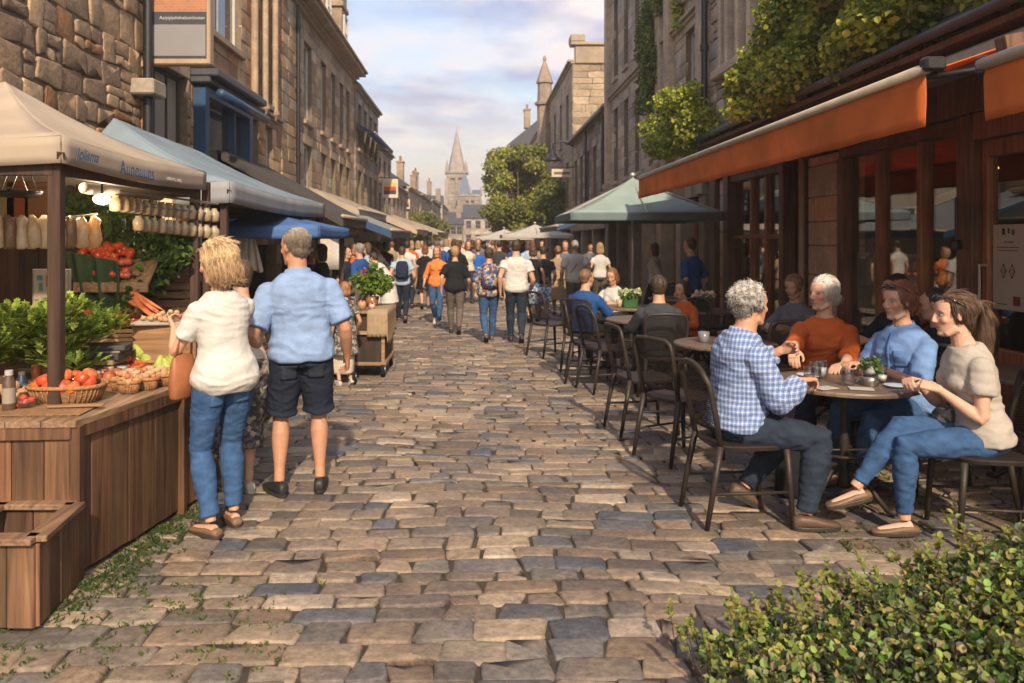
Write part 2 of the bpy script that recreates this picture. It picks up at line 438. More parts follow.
    def arm(mb, s, e, w, off=0.0, k=2.0, flare=0.0, n=14):
        """k: 0..1 upper arm, 1..2 forearm"""
        up = [(0, .056), (.25, .052), (.6, .045), (.92, .039)]; lo = [(.04, .039), (.25, .043), (.55, .036), (.85, .027), (1.0, .025)]
        dd_ = (s-e).normalized(); pts = [s+dd_*(.042+off*.6), s+dd_*(.030+off*.4), s+dd_*.012]; rs = [.018*am+off*.3, .038*am+off*.7, .051*am+off]
        for t, r in up:
            if t <= k: pts.append(s.lerp(e, t)); rs.append(r*am+off+flare*t)
        if k > 1:
            for t, r in lo:
                if t <= k-1+.001: pts.append(e.lerp(w, t)); rs.append(r*am+off+flare*(t*.5+.5))
            if k < 1.98: pts.append(e.lerp(w, k-1)); rs.append(float(np.interp(k-1, [q[0] for q in lo], [q[1] for q in lo]))*am+off+flare*(k*.5))
        elif k < .92: pts.append(s.lerp(e, k)); rs.append(.045*am+off+flare)
        mb.tube(pts, rs, n)
    arm(b, shL, eL, lw); arm(b, shR, eR, rw)
    lm = (.98 if fem else 1.0)*(wide*.5+.5)
    def leg(mb, hp_, k_, a_, off=0.0, k=2.0, flare=0.0, n=16, lo_off=None):
        up = [(0, .088), (.2, .086), (.5, .075), (.85, .058), (1.0, .053)]; lo = [(.10, .049), (.28, .058), (.52, .048), (.78, .034), (1.0, .033)]
        lo_off = off if lo_off is None else lo_off
        pts = []; rs = []
        for t, r in up:
            if t <= k: pts.append(hp_.lerp(k_, t)); rs.append(r*lm+off+flare*t)
        if k < 1: pts.append(hp_.lerp(k_, k)); rs.append(.07*lm+off+flare*k)
        if k > 1:
            for t, r in lo:
                if t <= k-1+.001: pts.append(k_.lerp(a_, t)); rs.append(r*lm+off+(lo_off-off)*t+flare)
            if k < 1.99: pts.append(k_.lerp(a_, k-1)); rs.append(float(np.interp(k-1, [q[0] for q in lo], [q[1] for q in lo]))*lm+lo_off+flare)
        mb.tube(pts, rs, n)
    leg(b, hipL, knL, la); leg(b, hipR, knR, ra)
    def footframe(a, fy):
        yw, pt = fy; d = Matrix.Rotation(rad(yw), 3, 'Z') @ V((0, 1, 0)); x = d.cross(Z)
        q = Matrix.Rotation(rad(pt), 3, x); return (q @ d), x, (q @ Z)
    feet = []
    for a, fy in ((la, fl), (ra, fr)):
        d, x, u = footframe(a, fy); feet.append((a, d, x, u))
        b.tube([a-u*.035-d*.04, a-u*.05+d*.04, a-u*.06+d*.12, a-u*.062+d*.15], [.028, .030, .024, .018], 10, 1.0, side=u)
    # hands
    def hand(mb, w, e, spec, sgn, curl):
        fd = (w-e).normalized()
        if spec is not None:
            d = V(spec[:3]); d = (inv.to_3x3() @ d).normalized() if spec[-1] == 'w' else d.normalized()
            pn = V(spec[3:6]) if len(spec) >= 6 else V((-sgn, 0, 0))
            if spec[-1] == 'w': pn = inv.to_3x3() @ pn
            fd = (fd*.25+d*.75).normalized()
        else: pn = V((-sgn, .2, 0))                          # palm faces the body
        pn = (pn-fd*pn.dot(fd)).normalized(); sd = fd.cross(pn)   # sd across the palm
        if sd.dot(V((0, 1, 0))) < 0 and spec is None: sd = -sd
        if spec is not None and sd.dot(V((-sgn, 0, .3))) < 0: sd = -sd   # thumb side towards the body's middle
        mb.loft([(w-fd*.01, sd*.026, pn*.020), (w+fd*.02, sd*.031, pn*.017), (w+fd*.055, sd*.039, pn*.015), (w+fd*.088, sd*.040, pn*.012)], 12, 2.6)
        for i, (o, L, r) in enumerate(((.030, .074, .0088), (.0105, .083, .0092), (-.010, .077, .0088), (-.029, .060, .0078))):
            p = w+fd*.075+sd*o; a = 0.12; pts = [p]; d = fd.copy(); spread = sd*(o*1.2)
            for j, q in enumerate((.45, .32, .23)):
                a += curl*(.9, 1.1, .7)[j]*(1+.07*i)
                dd = (fd*math.cos(a)+pn*math.sin(a)+spread).normalized(); pts.append(pts[-1]+dd*L*q)
            mb.tube(pts, [r, r*.97, r*.88, r*.72], 8, roundcap=True)
        p = w+fd*.022+sd*.026; d = (fd*.62+sd*.68+pn*.35).normalized(); d2 = (fd*.85+sd*.15+pn*.5*(.4+curl)).normalized()
        mb.tube([p, p+d*.036, p+d*.036+d2*.030, p+d*.036+(d2*.8+fd*.2-sd*.1).normalized()*.052], [.014, .0115, .0098, .0075], 8, roundcap=True)
    hs = 1.12
    hand(b, lw, eL, lh, -1, curl if lcurl is None else lcurl); hand(b, rw, eR, rh, 1, curl if rcurl is None else rcurl)
    # head
    b.ell(hp(0, -.016, .032), .0765, .097, .086, HM, 20)
    fa = [(.075, .060, .018, .064), (.045, .067, .020, .071), (.01, .067, .022, .070), (-.025, .062, .025, .067), (-.055, .053, .030, .060), (-.085, .042, .036, .051), (-.108, .027, .046, .034), (-.118, .012, .05, .018)]
    if fem: fa = [(z, w*.94, y, t*.98) for z, w, y, t in fa]
    b.loft([(hp(0, y, z), hr*w, hf*t) for z, w, y, t in reversed(fa)], 20, 2.2)
    b.tube([hp(0, .086, .022), hp(0, .098, 0), hp(0, .112 if not fem else .108, -.026), hp(0, .100, -.036)], [.008, .0095, .0125, .009] if not fem else [.007, .008, .0105, .008], 8)
    for s_ in (-1, 1):
        b.ell(hp(.011*s_, .098, -.031), .008, .010, .007, HM, 8)
        b.tube([hp(.012*s_, .088 if not fem else .084, .026), hp(.034*s_, .082 if not fem else .078, .030), hp(.054*s_, .066, .024)], [.008, .0085, .006] if not fem else [.006, .006, .005], 8)
        b.ell(hp(.040*s_, .062, -.022), .022, .022, .022, HM, 10)
        b.ell(hp(.073*s_, -.004, -.004), .009, .018, .030, Matrix(HM) @ Matrix.Rotation(rad(-20*s_), 3, 'Z'), 10)
    b.tube([hp(-.022, .084, -.057), hp(0, .0925, -.055), hp(.022, .084, -.057)], [.004, .0065, .004], 8)
    b.tube([hp(-.019, .083, -.066), hp(0, .091, -.067), hp(.019, .083, -.066)], [.004, .0065, .004], 8)
    b.ell(hp(0, .078, -.098), .022, .016, .014, HM, 8)
    b.tube([hp(-.05, .0, -.075), hp(-.03, .05, -.10), hp(.03, .05, -.10), hp(.05, .0, -.075)], .018, 8)
    me = remesh(b, lod, 2 if lod < .008 else 1)
    co = co_get(me).astype(np.float64)
    Hn = np.array(H); A = np.array(HM); loc = (co-Hn) @ A            # head-frame coordinates
    x, y, z = loc[:, 0], loc[:, 1], loc[:, 2]
    inhead = (np.abs(x) < .11) & (z > -.14) & (z < .14) & (y > -.13) & (y < .14)
    skinc = np.array(skin); c = np.tile(skinc, (len(co), 1))
    g = lambda cx, cy, cz, sx, sy, sz: np.exp(-(((np.abs(x) if cx else x)-cx)/sx)**2-((y-cy)/sy)**2-((z-cz)/sz)**2)*inhead
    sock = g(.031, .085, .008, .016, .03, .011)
    mouth = g(0, .092, -.0615, .026, .02, .0035)
    loc[:, 1] -= sock*.010 + mouth*.005; loc[:, 2] += 0
    co2 = np.where(inhead[:, None], loc @ A.T+Hn, co)
    co_set(me, co2)
    def blend(c, w, t, k=1.0): w = np.clip(w*k, 0, 1)[:, None]; return c*(1-w)+np.array(t)*w
    c = blend(c, g(.042, .07, -.022, .022, .04, .02), (skinc[0]*1.08, skinc[1]*.72, skinc[2]*.72), blush)
    c = blend(c, g(0, .11, -.028, .014, .03, .012), (skinc[0]*1.08, skinc[1]*.75, skinc[2]*.75), blush)
    c = blend(c, g(0, .09, -.0615, .022, .025, .008), (skinc[0]*(.95 if fem else .82), skinc[1]*(.32 if fem else .45), skinc[2]*(.38 if fem else .45)), .9)
    c = blend(c, mouth, skinc*.35, .8)
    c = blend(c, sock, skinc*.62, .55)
    hc = (hair or {}).get('col', (.1, .07, .05)); 
    c = blend(c, g(.033, .09, .027, .017, .03, .0045), tuple(q*.7 for q in hc), .8)
    c = blend(c, g(.08, 0, -.005, .02, .03, .03), (skinc[0]*1.05, skinc[1]*.8, skinc[2]*.78), .5)
    set_col(me, c)
    me.shade_smooth()
    body = link(name, me, skin_mat()); body.matrix_world = base
    tag(body, label, cat, group)
    if lod < .008:
        for s_ in (-1, 1):
            e = MB(); e.ell(hp(.031*s_, .0705, .007), .0115, .0125, .0070, HM, 12, col=(.30, .27, .25))
            e.ell(hp(.031*s_, .0795, .007), .0056, .0045, .0056, HM, 8, col=(.03, .022, .02))
            e.build('eye', EYEM, body, True)
    # ---- clothing
    def cloth(mb, nm, mat, sm=2, amp=.004, sc=(7, 7, 15), vox=None):
        m_ = remesh(mb, vox or max(lod, .008), sm)
        if amp: fold(m_, amp, sc, R.uniform(0, 50))
        set_col(m_, np.ones(3)); m_.shade_smooth()
        return link(nm, m_, mat, body)
    if bot:
        mb = MB(); k = bot.get('k', 1.96); off = bot.get('off', .012)
        torso(mb, off, -.09, bot.get('waist', .10))
        if bot.get('skirt'):
            L = bot['skirt']; cc = pel-u0*.0
            if pel.z > .7: mb.loft([(cc, r0*.17, f0*.12), (cc-Z*L*.3, r0*.2, f0*.16), (cc-Z*L, r0*.24, f0*.22)], 24)
            else:
                kn = (knL+knR)/2; mb.loft([(pel, r0*.19, Z*.10), (pel.lerp(kn, .5), r0*.2, Z*.1), (kn+f0*.05, r0*.19, Z*.08)], 24, 2.4)
        else:
            leg(mb, hipL, knL, la, off, k, bot.get('flare', 0), lo_off=bot.get('lo')); leg(mb, hipR, knR, ra, off, k, bot.get('flare', 0), lo_off=bot.get('lo'))
        cloth(mb, bot.get('name', 'trousers'), bot['mat'], 2, bot.get('amp', .006), (9, 9, 17))
    if top:
        mb = MB(); off = top.get('off', .016); k = top.get('k', .6)
        torso(mb, off, top.get('hem', -.03), .512, top.get('flare', .006))
        if fem:
            for s_ in (-1, 1): mb.ell(spine(.325)+r1*.066*s_+f1*.08, .068, .062, .072)
        mb.ell(spine(.412)-f1*.025, sw*.84+off*.6, .078+off*.5, .054+off*.5, Matrix((r1, f1, u1)).transposed())
        arm(mb, shL, eL, lw, off*.9, k, top.get('sf', .008)); arm(mb, shR, eR, rw, off*.9, k, top.get('sf', .008))
        if top.get('collar'):
            cb = spine(.488)-f1*.008; mb.tube([cb+(r1*math.cos(t)*.068+f1*math.sin(t)*.062)*(1.0)+u1*(.012+.012*math.cos(t+1.57)) for t in [i*math.pi/8 for i in range(17)]], .012, 8)
        cloth(mb, top.get('name', 'shirt'), top['mat'], 7 if lod < .009 else 3, top.get('amp', .0075), top.get('sc', (6, 6, 12)))
        if top.get('collar'):
            cm = MB(); cb = spine(.512)-f1*.012; n = 22; rings = []
            def cf(i, j):
                t = -math.pi/2+ (i-.5)*2*math.pi*.93; q = math.cos(t)*0
                rr_ = (.066 if fem else .078)+j*.020
                front = (1-math.cos((i-.5)*2*math.pi))/2      # 0 back 1 front
                return cb + r1*math.sin((i-.5)*2*math.pi*.93)*rr_ - f1*math.cos((i-.5)*2*math.pi*.93)*rr_*.95 + u1*(.030-.040*j-front*.02) + f1*.012*front*j
            cm.grid(cf, n, 3); cm.build('collar', top['mat'], body, True, solid=.004)
    if shoes:
        for a, d, x, u in feet:
            mb = MB(); H_ = shoes.get('h', .075); g0 = a-u*.085; lw_ = shoes.get('w', 1.0)
            pr = [(-.075, .022, .55), (-.068, .031, .9), (-.03, .036, 1.0), (.02, .038, .98), (.08, .042, .72), (.13, .044, .56), (.165, .036, .45), (.185, .018, .3)]
            mb.loft([(g0+d*q+u*(.012+H_*hh*.5), x*w_*lw_, u*(H_*hh*.5)) for q, w_, hh in pr], 14, 2.6, col=shoes['col'])
            s_ = mb.build('shoe', SHOE, body, True)
            sb = MB(); sb.loft([(g0+u*zz, x*.043*lw_*q, d*.134*q) for zz, q in ((0, .96), (.003, 1), (.019, 1), (.022, .97))], 20, 2.7, col=shoes.get('sole', (.03, .028, .025)))
            for v_ in range(len(sb.v)): sb.v[v_] = tuple(V(sb.v[v_])+d*.055)
            sb.build('sole', SHOE, s_)
    # ---- hair
    if hair:
        st_ = hair['style']; mb = MB(); t = hair.get('t', .012); hl = hair.get('line', .0)
        mb.ell(hp(0, -.030-hl, .036), .080+t*.8, .094+t, .090+t, HM, 22)
        if st_ in ('short', 'curly', 'bun', 'pony'):
            mb.ell(hp(0, -.055, -.018), .066+t*.6, .055+t*.6, .062, HM, 16)
        if st_ in ('bob', 'long'):
            L = hair.get('len', .12)
            mb.loft([(hp(0, -.035, .03), hr*(.084+t), hf*(.08+t)), (hp(0, -.048, -.03), hr*(.09+t), hf*(.066+t)), (hp(0, -.055, -.03-L*.5), hr*(.092+t), hf*(.062+t)), (hp(0, -.060, -.03-L), hr*(.07+t), hf*(.045+t))], 22, 2.3)
        if st_ == 'curly':
            rr = random.Random(5)
            for _ in range(60):
                d_ = rnd_dir(rr)
                if d_.y > .45 and d_.z < .75: continue
                if d_.z < -.55: continue
                mb.ell(hp(d_.x*.086, -.03+d_.y*.098, .032+d_.z*.093), .021, .021, .021, HM, 8)
        if st_ == 'bun':
            mb.ell(hp(0, -.125, hair.get('bz', -.01)), .042, .035, .04, HM, 12)
        if st_ == 'pony':
            pts = [hp(0, -.10, .05), hp(0, -.145, .045), hp(0, -.17, -.02), hp(.005, -.16, -.12), hp(.012, -.145, -.22), hp(.015, -.14, -.30), hp(.015, -.15, -.36)]
            mb.tube(pts, [.02, .03, .040, .046, .042, .032, .012], 12)
        hm_ = remesh(mb, max(lod*.9, .0055), 2)
        amp = hair.get('amp', .004)*(.45 if st_ in ('bun', 'pony') else 1)
        co = co_get(hm_); no = no_get(hm_); l2 = (co.astype(np.float64)-Hn) @ A; d = np.empty(len(co))
        sc = (34, 34, 30) if st_ == 'curly' else (48, 48, 9)
        sd_ = R.uniform(0, 60); tone = np.empty(len(co))
        for i, q in enumerate(l2):
            w_ = V((q[0]*sc[0]+sd_, q[1]*sc[1], q[2]*sc[2])); wv = noise.noise(w_*.35)*1.5; nn = noise.noise(w_+V((wv, wv, 0)))
            d[i] = nn*amp*2; tone[i] = 1+.35*nn+.25*noise.noise(w_*2.2)
        co_set(hm_, co+no*d[:, None]); hc0 = np.array(hair['col']); hc2 = np.array(hair.get('col2', hair['col']))
        mixw = np.clip((l2[:, 2]-hair.get('mixz', 0))/.1, 0, 1)[:, None] if 'col2' in hair else 0
        set_col(hm_, (hc0*(1-mixw)+hc2*mixw)*np.clip(tone, .55, 1.5)[:, None]); hm_.shade_smooth()
        ho = link('hair', hm_, HAIRM, body)
        ns = hair.get('n', 0)
        if ns and lod < .009:
            no = no_get(hm_); sb = MB(); rr = random.Random(int(sd_*10)); idx = rr.choices(range(len(co)), k=ns)
            Ls = hair.get('sl', .03); cur = hair.get('curl', .25)
            for i in idx:
                p = V(co_get(hm_)[i]) if False else V(co[i]); n_ = V(no[i]); q = l2[i]
                fl_ = HM @ V((q[0]*2.0, -.25 if q[2] > .06 else -.05, -1 if q[2] < .09 else -.2))
                fl_ = (fl_-n_*fl_.dot(n_)); 
                if fl_.length < 1e-3 or (q[1] > .03 and q[2] < .095): continue
                fl_.normalize(); L_ = Ls*rr.uniform(.6, 1.3); pts = [p-n_*.002]; dd = fl_
                for j in range(4):
                    dd = (dd+rnd_dir(rr)*cur+n_*(hair.get('lift', .05)-.06*j)).normalized(); pts.append(pts[-1]+dd*L_/4)
                tn = rr.uniform(.65, 1.5); mz = min(1, max(0, (q[2]-hair.get('mixz', 0))/.1)) if 'col2' in hair else 0
                sr = hair.get('sr', 1.0); sb.tube(pts, [.0020*sr, .0020*sr, .0017*sr, .0012*sr, .0005], 4, col=tuple((hc0*(1-mz)+hc2*mz)*tn), cap=False)
            sb.build('hair_strands', HAIRM, ho, True)
    info = dict(o=body, base=base, H=H, HM=HM, hp=hp, wr=(lw, rw), sh=(shL, shR), el=(eL, eR), spine=spine, r=r1, f=f1, u=u1, pel=pel, hips=(hipL, hipR), kn=(knL, knR), an=(la, ra))
    return info
SHOE = M('shoe_leather', (1, 1, 1), .5, .15, 20, .15, 80, attr=True)

# fabric materials
def fab(name, col, var=.1, rough=.88, bump=.4, bs=26, **k): return M(name, col, rough, var, 14, bump, 26 if bs > 26 else bs, spec=.10, sheen=0, bd=.011, stretch=(1, 1, 1.5), detail=7, **k)
def plaid_mat():
    m = bpy.data.materials.new('plaid_cotton'); t, N, L = nt(m); out = N.new('ShaderNodeOutputMaterial'); b = N.new('ShaderNodeBsdfPrincipled')
    tc = N.new('ShaderNodeTexCoord'); sp = N.new('ShaderNodeSeparateXYZ'); nz = N.new('ShaderNodeTexNoise'); nz.inputs['Scale'].default_value = 5
    L.new(tc.outputs['Object'], nz.inputs[0]); mx = N.new('ShaderNodeVectorMath'); mx.operation = 'MULTIPLY_ADD'; mx.inputs[1].default_value = (.03,)*3
    L.new(nz.outputs[1], mx.inputs[0]); L.new(tc.outputs['Object'], mx.inputs[2]); L.new(mx.outputs[0], sp.inputs[0])
    def band(sock, freq, w, ph=0):
        a = N.new('ShaderNodeMath'); a.operation = 'MULTIPLY_ADD'; a.inputs[1].default_value = freq; a.inputs[2].default_value = ph; L.new(sock, a.inputs[0])
        f = N.new('ShaderNodeMath'); f.operation = 'FRACT'; L.new(a.outputs[0], f.inputs[0])
        c = N.new('ShaderNodeMath'); c.operation = 'LESS_THAN'; c.inputs[1].default_value = w; L.new(f.outputs[0], c.inputs[0]); return c.outputs[0]
    ad = N.new('ShaderNodeMath'); ad.operation = 'MULTIPLY_ADD'; ad.inputs[1].default_value = .8; L.new(sp.outputs[0], ad.inputs[0]); L.new(sp.outputs[1], ad.inputs[2])
    c = mix_rgb(N, L, 0.0, (.22, .29, .45), (.3, .37, .52))
    for s_, fr, w, ph, col, k in ((sp.outputs[2], 33, .42, 0, (.09, .16, .38), .6), (ad.outputs[0], 33, .42, 0, (.09, .16, .38), .6), (sp.outputs[2], 33, .1, .3, (.50, .55, .64), .7), (ad.outputs[0], 33, .1, .3, (.50, .55, .64), .7), (sp.outputs[2], 33, .08, .75, (.05, .09, .22), .8), (ad.outputs[0], 33, .08, .75, (.05, .09, .22), .8)):
        q = N.new('ShaderNodeMath'); q.operation = 'MULTIPLY'; q.inputs[1].default_value = k; L.new(band(s_, fr, w, ph), q.inputs[0]); c = mix_rgb(N, L, q.outputs[0], c, col)
    L.new(c, b.inputs[0]); b.inputs['Roughness'].default_value = .85; wn = N.new('ShaderNodeTexNoise'); wn.inputs['Scale'].default_value = 24; wn.inputs['Detail'].default_value = 6; L.new(tc.outputs['Object'], wn.inputs[0]); bp = N.new('ShaderNodeBump'); bp.inputs['Strength'].default_value = .6; bp.inputs['Distance'].default_value = .012; L.new(wn.outputs[0], bp.inputs['Height']); L.new(bp.outputs[0], b.inputs['Normal']); L.new(b.outputs[0], out.inputs[0]); return m
def blotch_mat(name, cols, sc=28, base=(.03, .05, .12)):
    m = bpy.data.materials.new(name); t, N, L = nt(m); out = N.new('ShaderNodeOutputMaterial'); b = N.new('ShaderNodeBsdfPrincipled')
    tc = N.new('ShaderNodeTexCoord'); nz = N.new('ShaderNodeTexNoise'); nz.inputs['Scale'].default_value = sc; nz.inputs['Detail'].default_value = 2
    mxv = N.new('ShaderNodeVectorMath'); mxv.operation = 'MULTIPLY_ADD'; mxv.inputs[1].default_value = (.05,)*3
    L.new(tc.outputs['Object'], nz.inputs[0]); L.new(nz.outputs[1], mxv.inputs[0]); L.new(tc.outputs['Object'], mxv.inputs[2])
    v = N.new('ShaderNodeTexVoronoi'); v.inputs['Scale'].default_value = sc; L.new(mxv.outputs[0], v.inputs[0])
    sp = N.new('ShaderNodeSeparateColor'); L.new(v.outputs['Color'], sp.inputs[0])
    r = N.new('ShaderNodeValToRGB'); r.color_ramp.interpolation = 'CONSTANT'; r.color_ramp.elements[0].color = (*base, 1)
    r.color_ramp.elements[1].position = .45; r.color_ramp.elements[1].color = (*cols[0], 1)
    for i, q in enumerate(cols[1:]): e = r.color_ramp.elements.new(.45+(i+1)*.5/len(cols)); e.color = (*q, 1)
    L.new(sp.outputs[0], r.inputs[0]); L.new(r.outputs[0], b.inputs[0]); b.inputs['Roughness'].default_value = .85; L.new(b.outputs[0], out.inputs[0]); return m
# ---------------------------------------------------------------- the people
C_WHITE = fab('white_cotton', (.50, .485, .46), .08); C_CREAM = fab('cream_cotton', (.52, .46, .38)); C_DENIM = fab('blue_denim', (.040, .088, .19), .25, bs=300)
C_DDENIM = fab('dark_denim', (.022, .032, .05), .25); C_NAVY = fab('navy_cotton', (.018, .024, .04)); C_BLACK = fab('black_cotton', (.014, .015, .018))
C_CHAM = fab('chambray', (.20, .29, .47), .14, bs=320); C_BLUE2 = fab('cornflower_cotton', (.15, .26, .50), .14); C_RUST = fab('rust_knit', (.42, .095, .022), .12, bs=260)
C_STONE = fab('oatmeal_cotton', (.38, .345, .31), .08); C_GREY = fab('grey_wool', (.12, .13, .15)); C_DGREY = fab('charcoal_cotton', (.045, .05, .058)); C_ORANGE = fab('orange_cotton', (.62, .19, .06))
C_TAUPE = fab('taupe_twill', (.12, .10, .085)); C_LBLUE = fab('pale_blue_cotton', (.30, .40, .52)); C_ROYAL = fab('royal_blue_cotton', (.02, .07, .22)); C_KHAKI = fab('khaki_twill', (.30, .22, .14))
C_PLAID = plaid_mat(); C_FLORAL = blotch_mat('floral_print', [(.28, .10, .05), (.10, .18, .35), (.42, .32, .25), (.04, .06, .14), (.3, .2, .12)], 26)
C_PATT = blotch_mat('leaf_print', [(.2, .17, .14), (.35, .3, .25), (.1, .1, .1)], 34, (.04, .04, .045)); C_LEATHER = M('tan_leather', (.30, .11, .045), .5, .2, 12, .2, 90); C_SEA = blotch_mat('blue_print', [(.35, .42, .5), (.1, .2, .4), (.5, .5, .5)], 20, (.05, .1, .22))
GREYH = (.36, .34, .32); BLOND = (.50, .34, .17); BROWN = (.075, .042, .024); AUBURN = (.17, .062, .028); DARK = (.03, .022, .018)
FAIR = (.56, .33, .23); TAN = (.46, .255, .16)
SEATED = 'people sitting at the cafe tables'; WALK = 'people walking along the street'
BR_SHOE = dict(col=(.10, .06, .04), h=.07); BK_SHOE = dict(col=(.02, .02, .022), h=.08); LT_SHOE = dict(col=(.45, .42, .38), h=.07, sole=(.5, .48, .45)); FLAT = dict(col=(.17, .10, .065), h=.045, sole=(.05, .035, .03))
w = lambda x, y, z: ('w', x, y, z)
PEOPLE = {}
if 'people' in BUILD:
    # the four at the near table
    PEOPLE['plaid'] = person('grey curly-haired man in blue checked shirt sitting in profile at the near table', (1.50, 4.62), -84, 1.0, belly=.035, lod=.0062, wide=1.1,
        pelvis=(0, 0, .555), lean=4, lean2=9, head=(16, -3, 0), la=w(1.62, 4.80, .12), ra=w(1.83, 4.42, .085), fl=(0, -28), fr=(-6, 0), lk=(-.1, 1, .6), rk=(.1, 1, .8),
        rw=w(1.86, 4.56, .80), lw=w(1.86, 4.86, .93), rp=(.6, -.6, -.8), lp=(-.7, -.4, -.7), rh=(1, .28, -.15, 0, -.2, -1, 'w'), lh=(.9, -.35, .15, -.2, -.9, -.3, 'w'), curl=.75,
        top=dict(mat=C_PLAID, k=1.82, hem=-.035, collar=1, amp=.012, sf=.014, off=.018), bot=dict(mat=C_DDENIM, off=.014, amp=.008, flare=.004), shoes=BR_SHOE,
        hair=dict(style='curly', col=(.20, .185, .17), col2=(.42, .40, .37), mixz=-.02, t=.010, amp=.005, n=2600, sl=.026, curl=.9, lift=.12), skin=(.52, .28, .185), blush=.5)
    PEOPLE['rust'] = person('white-haired woman in rust orange jumper seated at the far side of the near table', (2.50, 5.72), 158, .99, fem=True, lod=.0066, wide=1.06,
        pelvis=(0, 0, .555), lean=2, head=(-44, -2, 0), la=w(2.42, 5.35, .085), ra=w(2.2, 5.32, .085), rw=w(2.10, 5.27, .87), lw=w(2.40, 5.22, .785), rp=(1, -.2, -.9), lp=(-.9, -.2, -.8),
        rh=(-.25, -.5, -.55, .3, .2, -1, 'w'), lh=(-.8, -.5, 0, 0, 0, -1, 'w'), curl=.4,
        top=dict(mat=C_RUST, k=1.45, hem=-.03, amp=.010, name='jumper', sf=.010), bot=dict(mat=C_NAVY), shoes=BK_SHOE,
        hair=dict(style='bun', col=(.46, .43, .38), col2=(.62, .58, .52), t=.011, amp=.004, n=2200, sl=.045, curl=.05, bz=-.03, lift=.02), skin=FAIR, blush=.75)
    PEOPLE['blue'] = person('auburn-haired woman in cornflower blue blouse with sunglasses pushed up on her hair', (2.80, 5.20), 112, .98, fem=True, lod=.0064, wide=1.12, belly=.02,
        pelvis=(0, 0, .555), lean=5, head=(-4, -5, 0), la=w(2.42, 5.02, .085), ra=w(2.36, 5.22, .085), lw=w(2.52, 4.99, .80), rw=w(2.46, 5.16, .80), lp=(-.7, -.7, -.7), rp=(.7, -.7, -.7),
        lh=(-1, .1, .05, 0, 0, -1, 'w'), rh=(-1, -.25, .05, 0, 0, -1, 'w'), curl=.7,
        top=dict(mat=C_BLUE2, k=.95, hem=-.03, collar=1, amp=.012, name='blouse', sf=.016), bot=dict(mat=C_DENIM), shoes=FLAT,
        hair=dict(style='bun', col=AUBURN, col2=(.24, .09, .04), t=.012, amp=.004, n=2200, sl=.05, curl=.05, bz=-.045, lift=.02), skin=(.55, .31, .21), blush=.7)
    PEOPLE['girl'] = person('young woman with long brown ponytail in oatmeal t-shirt and blue jeans, legs crossed', (2.74, 4.34), 82, .98, fem=True, lod=.0060,
        pelvis=(0, 0, .555), lean=8, lean2=13, head=(0, -6, 0), la=w(2.33, 4.34, .085), fl=(8, 0), ra=w(2.10, 4.42, .235), fr=(5, -14), lk=(-.05, 1, .5), rk=(-.25, 1, 1.2),
        lw=w(2.49, 4.30, .80), rw=w(2.46, 4.46, .81), lp=(-.5, -.9, -.5), rp=(.5, -.9, -.5), lh=(-.8, .55, .12, .3, .3, -.8, 'w'), rh=(-.85, -.5, .1, .2, -.3, -.8, 'w'), curl=.8,
        top=dict(mat=C_STONE, k=.52, hem=-.03, amp=.011, sf=.014, name='t_shirt', flare=.006), bot=dict(mat=C_DENIM, off=.009, amp=.006, k=1.9), shoes=FLAT,
        hair=dict(style='pony', col=BROWN, col2=(.12, .07, .045), t=.009, amp=.004, n=3000, sl=.06, curl=.04, lift=.01), skin=(.58, .35, .25), blush=.4)
    # the couple at the stall
    PEOPLE['shopper'] = person('blonde woman in white short-sleeved top and blue jeans browsing the vegetable stall', (-1.375, 4.40), 42, .925, fem=True, lod=.0062, wide=.95,
        lean=4, side=-2, head=(34, -12, 0), la=(-.10, -.03, .085), ra=(.09, .07, .085), fl=(15, 0), fr=(-8, 0), lw=w(-1.70, 4.52, 1.10), rw=w(-1.55, 4.86, 1.05), lp=(-.5, -.8, -.9), rp=(.5, -.8, -.8),
        lh=(-.6, .6, .45, .7, .3, .2, 'w'), curl=.55, top=dict(mat=C_WHITE, k=.62, hem=-.14, amp=.008, sf=.014, flare=.016, off=.021, name='blouse'), bot=dict(mat=C_DENIM, off=.014, amp=.0055, lo=.022, k=1.92), shoes=FLAT,
        hair=dict(style='bob', col=(.30, .19, .10), col2=(.50, .36, .20), mixz=-.05, t=.022, len=.10, amp=.008, n=4200, sl=.05, curl=.16, lift=.03), skin=(.55, .31, .21))
    PEOPLE['shorts'] = person('grey-haired man in light blue short-sleeved shirt and navy shorts seen from behind', (-1.10, 5.07), 14, .975, lod=.0064, wide=1.07, belly=.03,
        lean=2, side=-3, head=(38, -4, 0), la=(-.14, -.02, .085), ra=(.12, .02, .085), fl=(28, 0), fr=(-10, 0), lw=(-.29, .10, .86), rw=(.30, .06, .86), curl=.5,
        top=dict(mat=C_CHAM, k=.86, hem=-.07, collar=1, amp=.011, sf=.010, off=.022, flare=.016), bot=dict(mat=C_NAVY, k=.93, off=.022, flare=.014, name='shorts', amp=.007), shoes=BK_SHOE,
        hair=dict(style='short', col=(.13, .10, .075), col2=(.40, .36, .30), mixz=.05, t=.003, amp=.004, n=5000, sl=.022, curl=.16, lift=.05, sr=.9), skin=(.43, .225, .14))
    def quick(label, pos, face, h, fem=False, lod=.010, **k):
        k.setdefault('hair', dict(style='short', col=BROWN, t=.002, amp=.003)); k.setdefault('shoes', BK_SHOE); return person(label, pos, face, h, fem=fem, lod=lod, **k)
    PEOPLE['patterned'] = quick('shopper in leaf-patterned trousers and white trainers, half hidden behind the blonde woman', (-1.46, 5.02), 30, .86, True, top=dict(mat=C_CREAM, k=.5), bot=dict(mat=C_PATT, k=1.45, off=.03, flare=.02), shoes=LT_SHOE,
        la=(-.14, -.12, .085), ra=(.06, .05, .085), fl=(40, 0), lw=(-.17, .25, 1.0), rw=(.17, .25, 1.0))
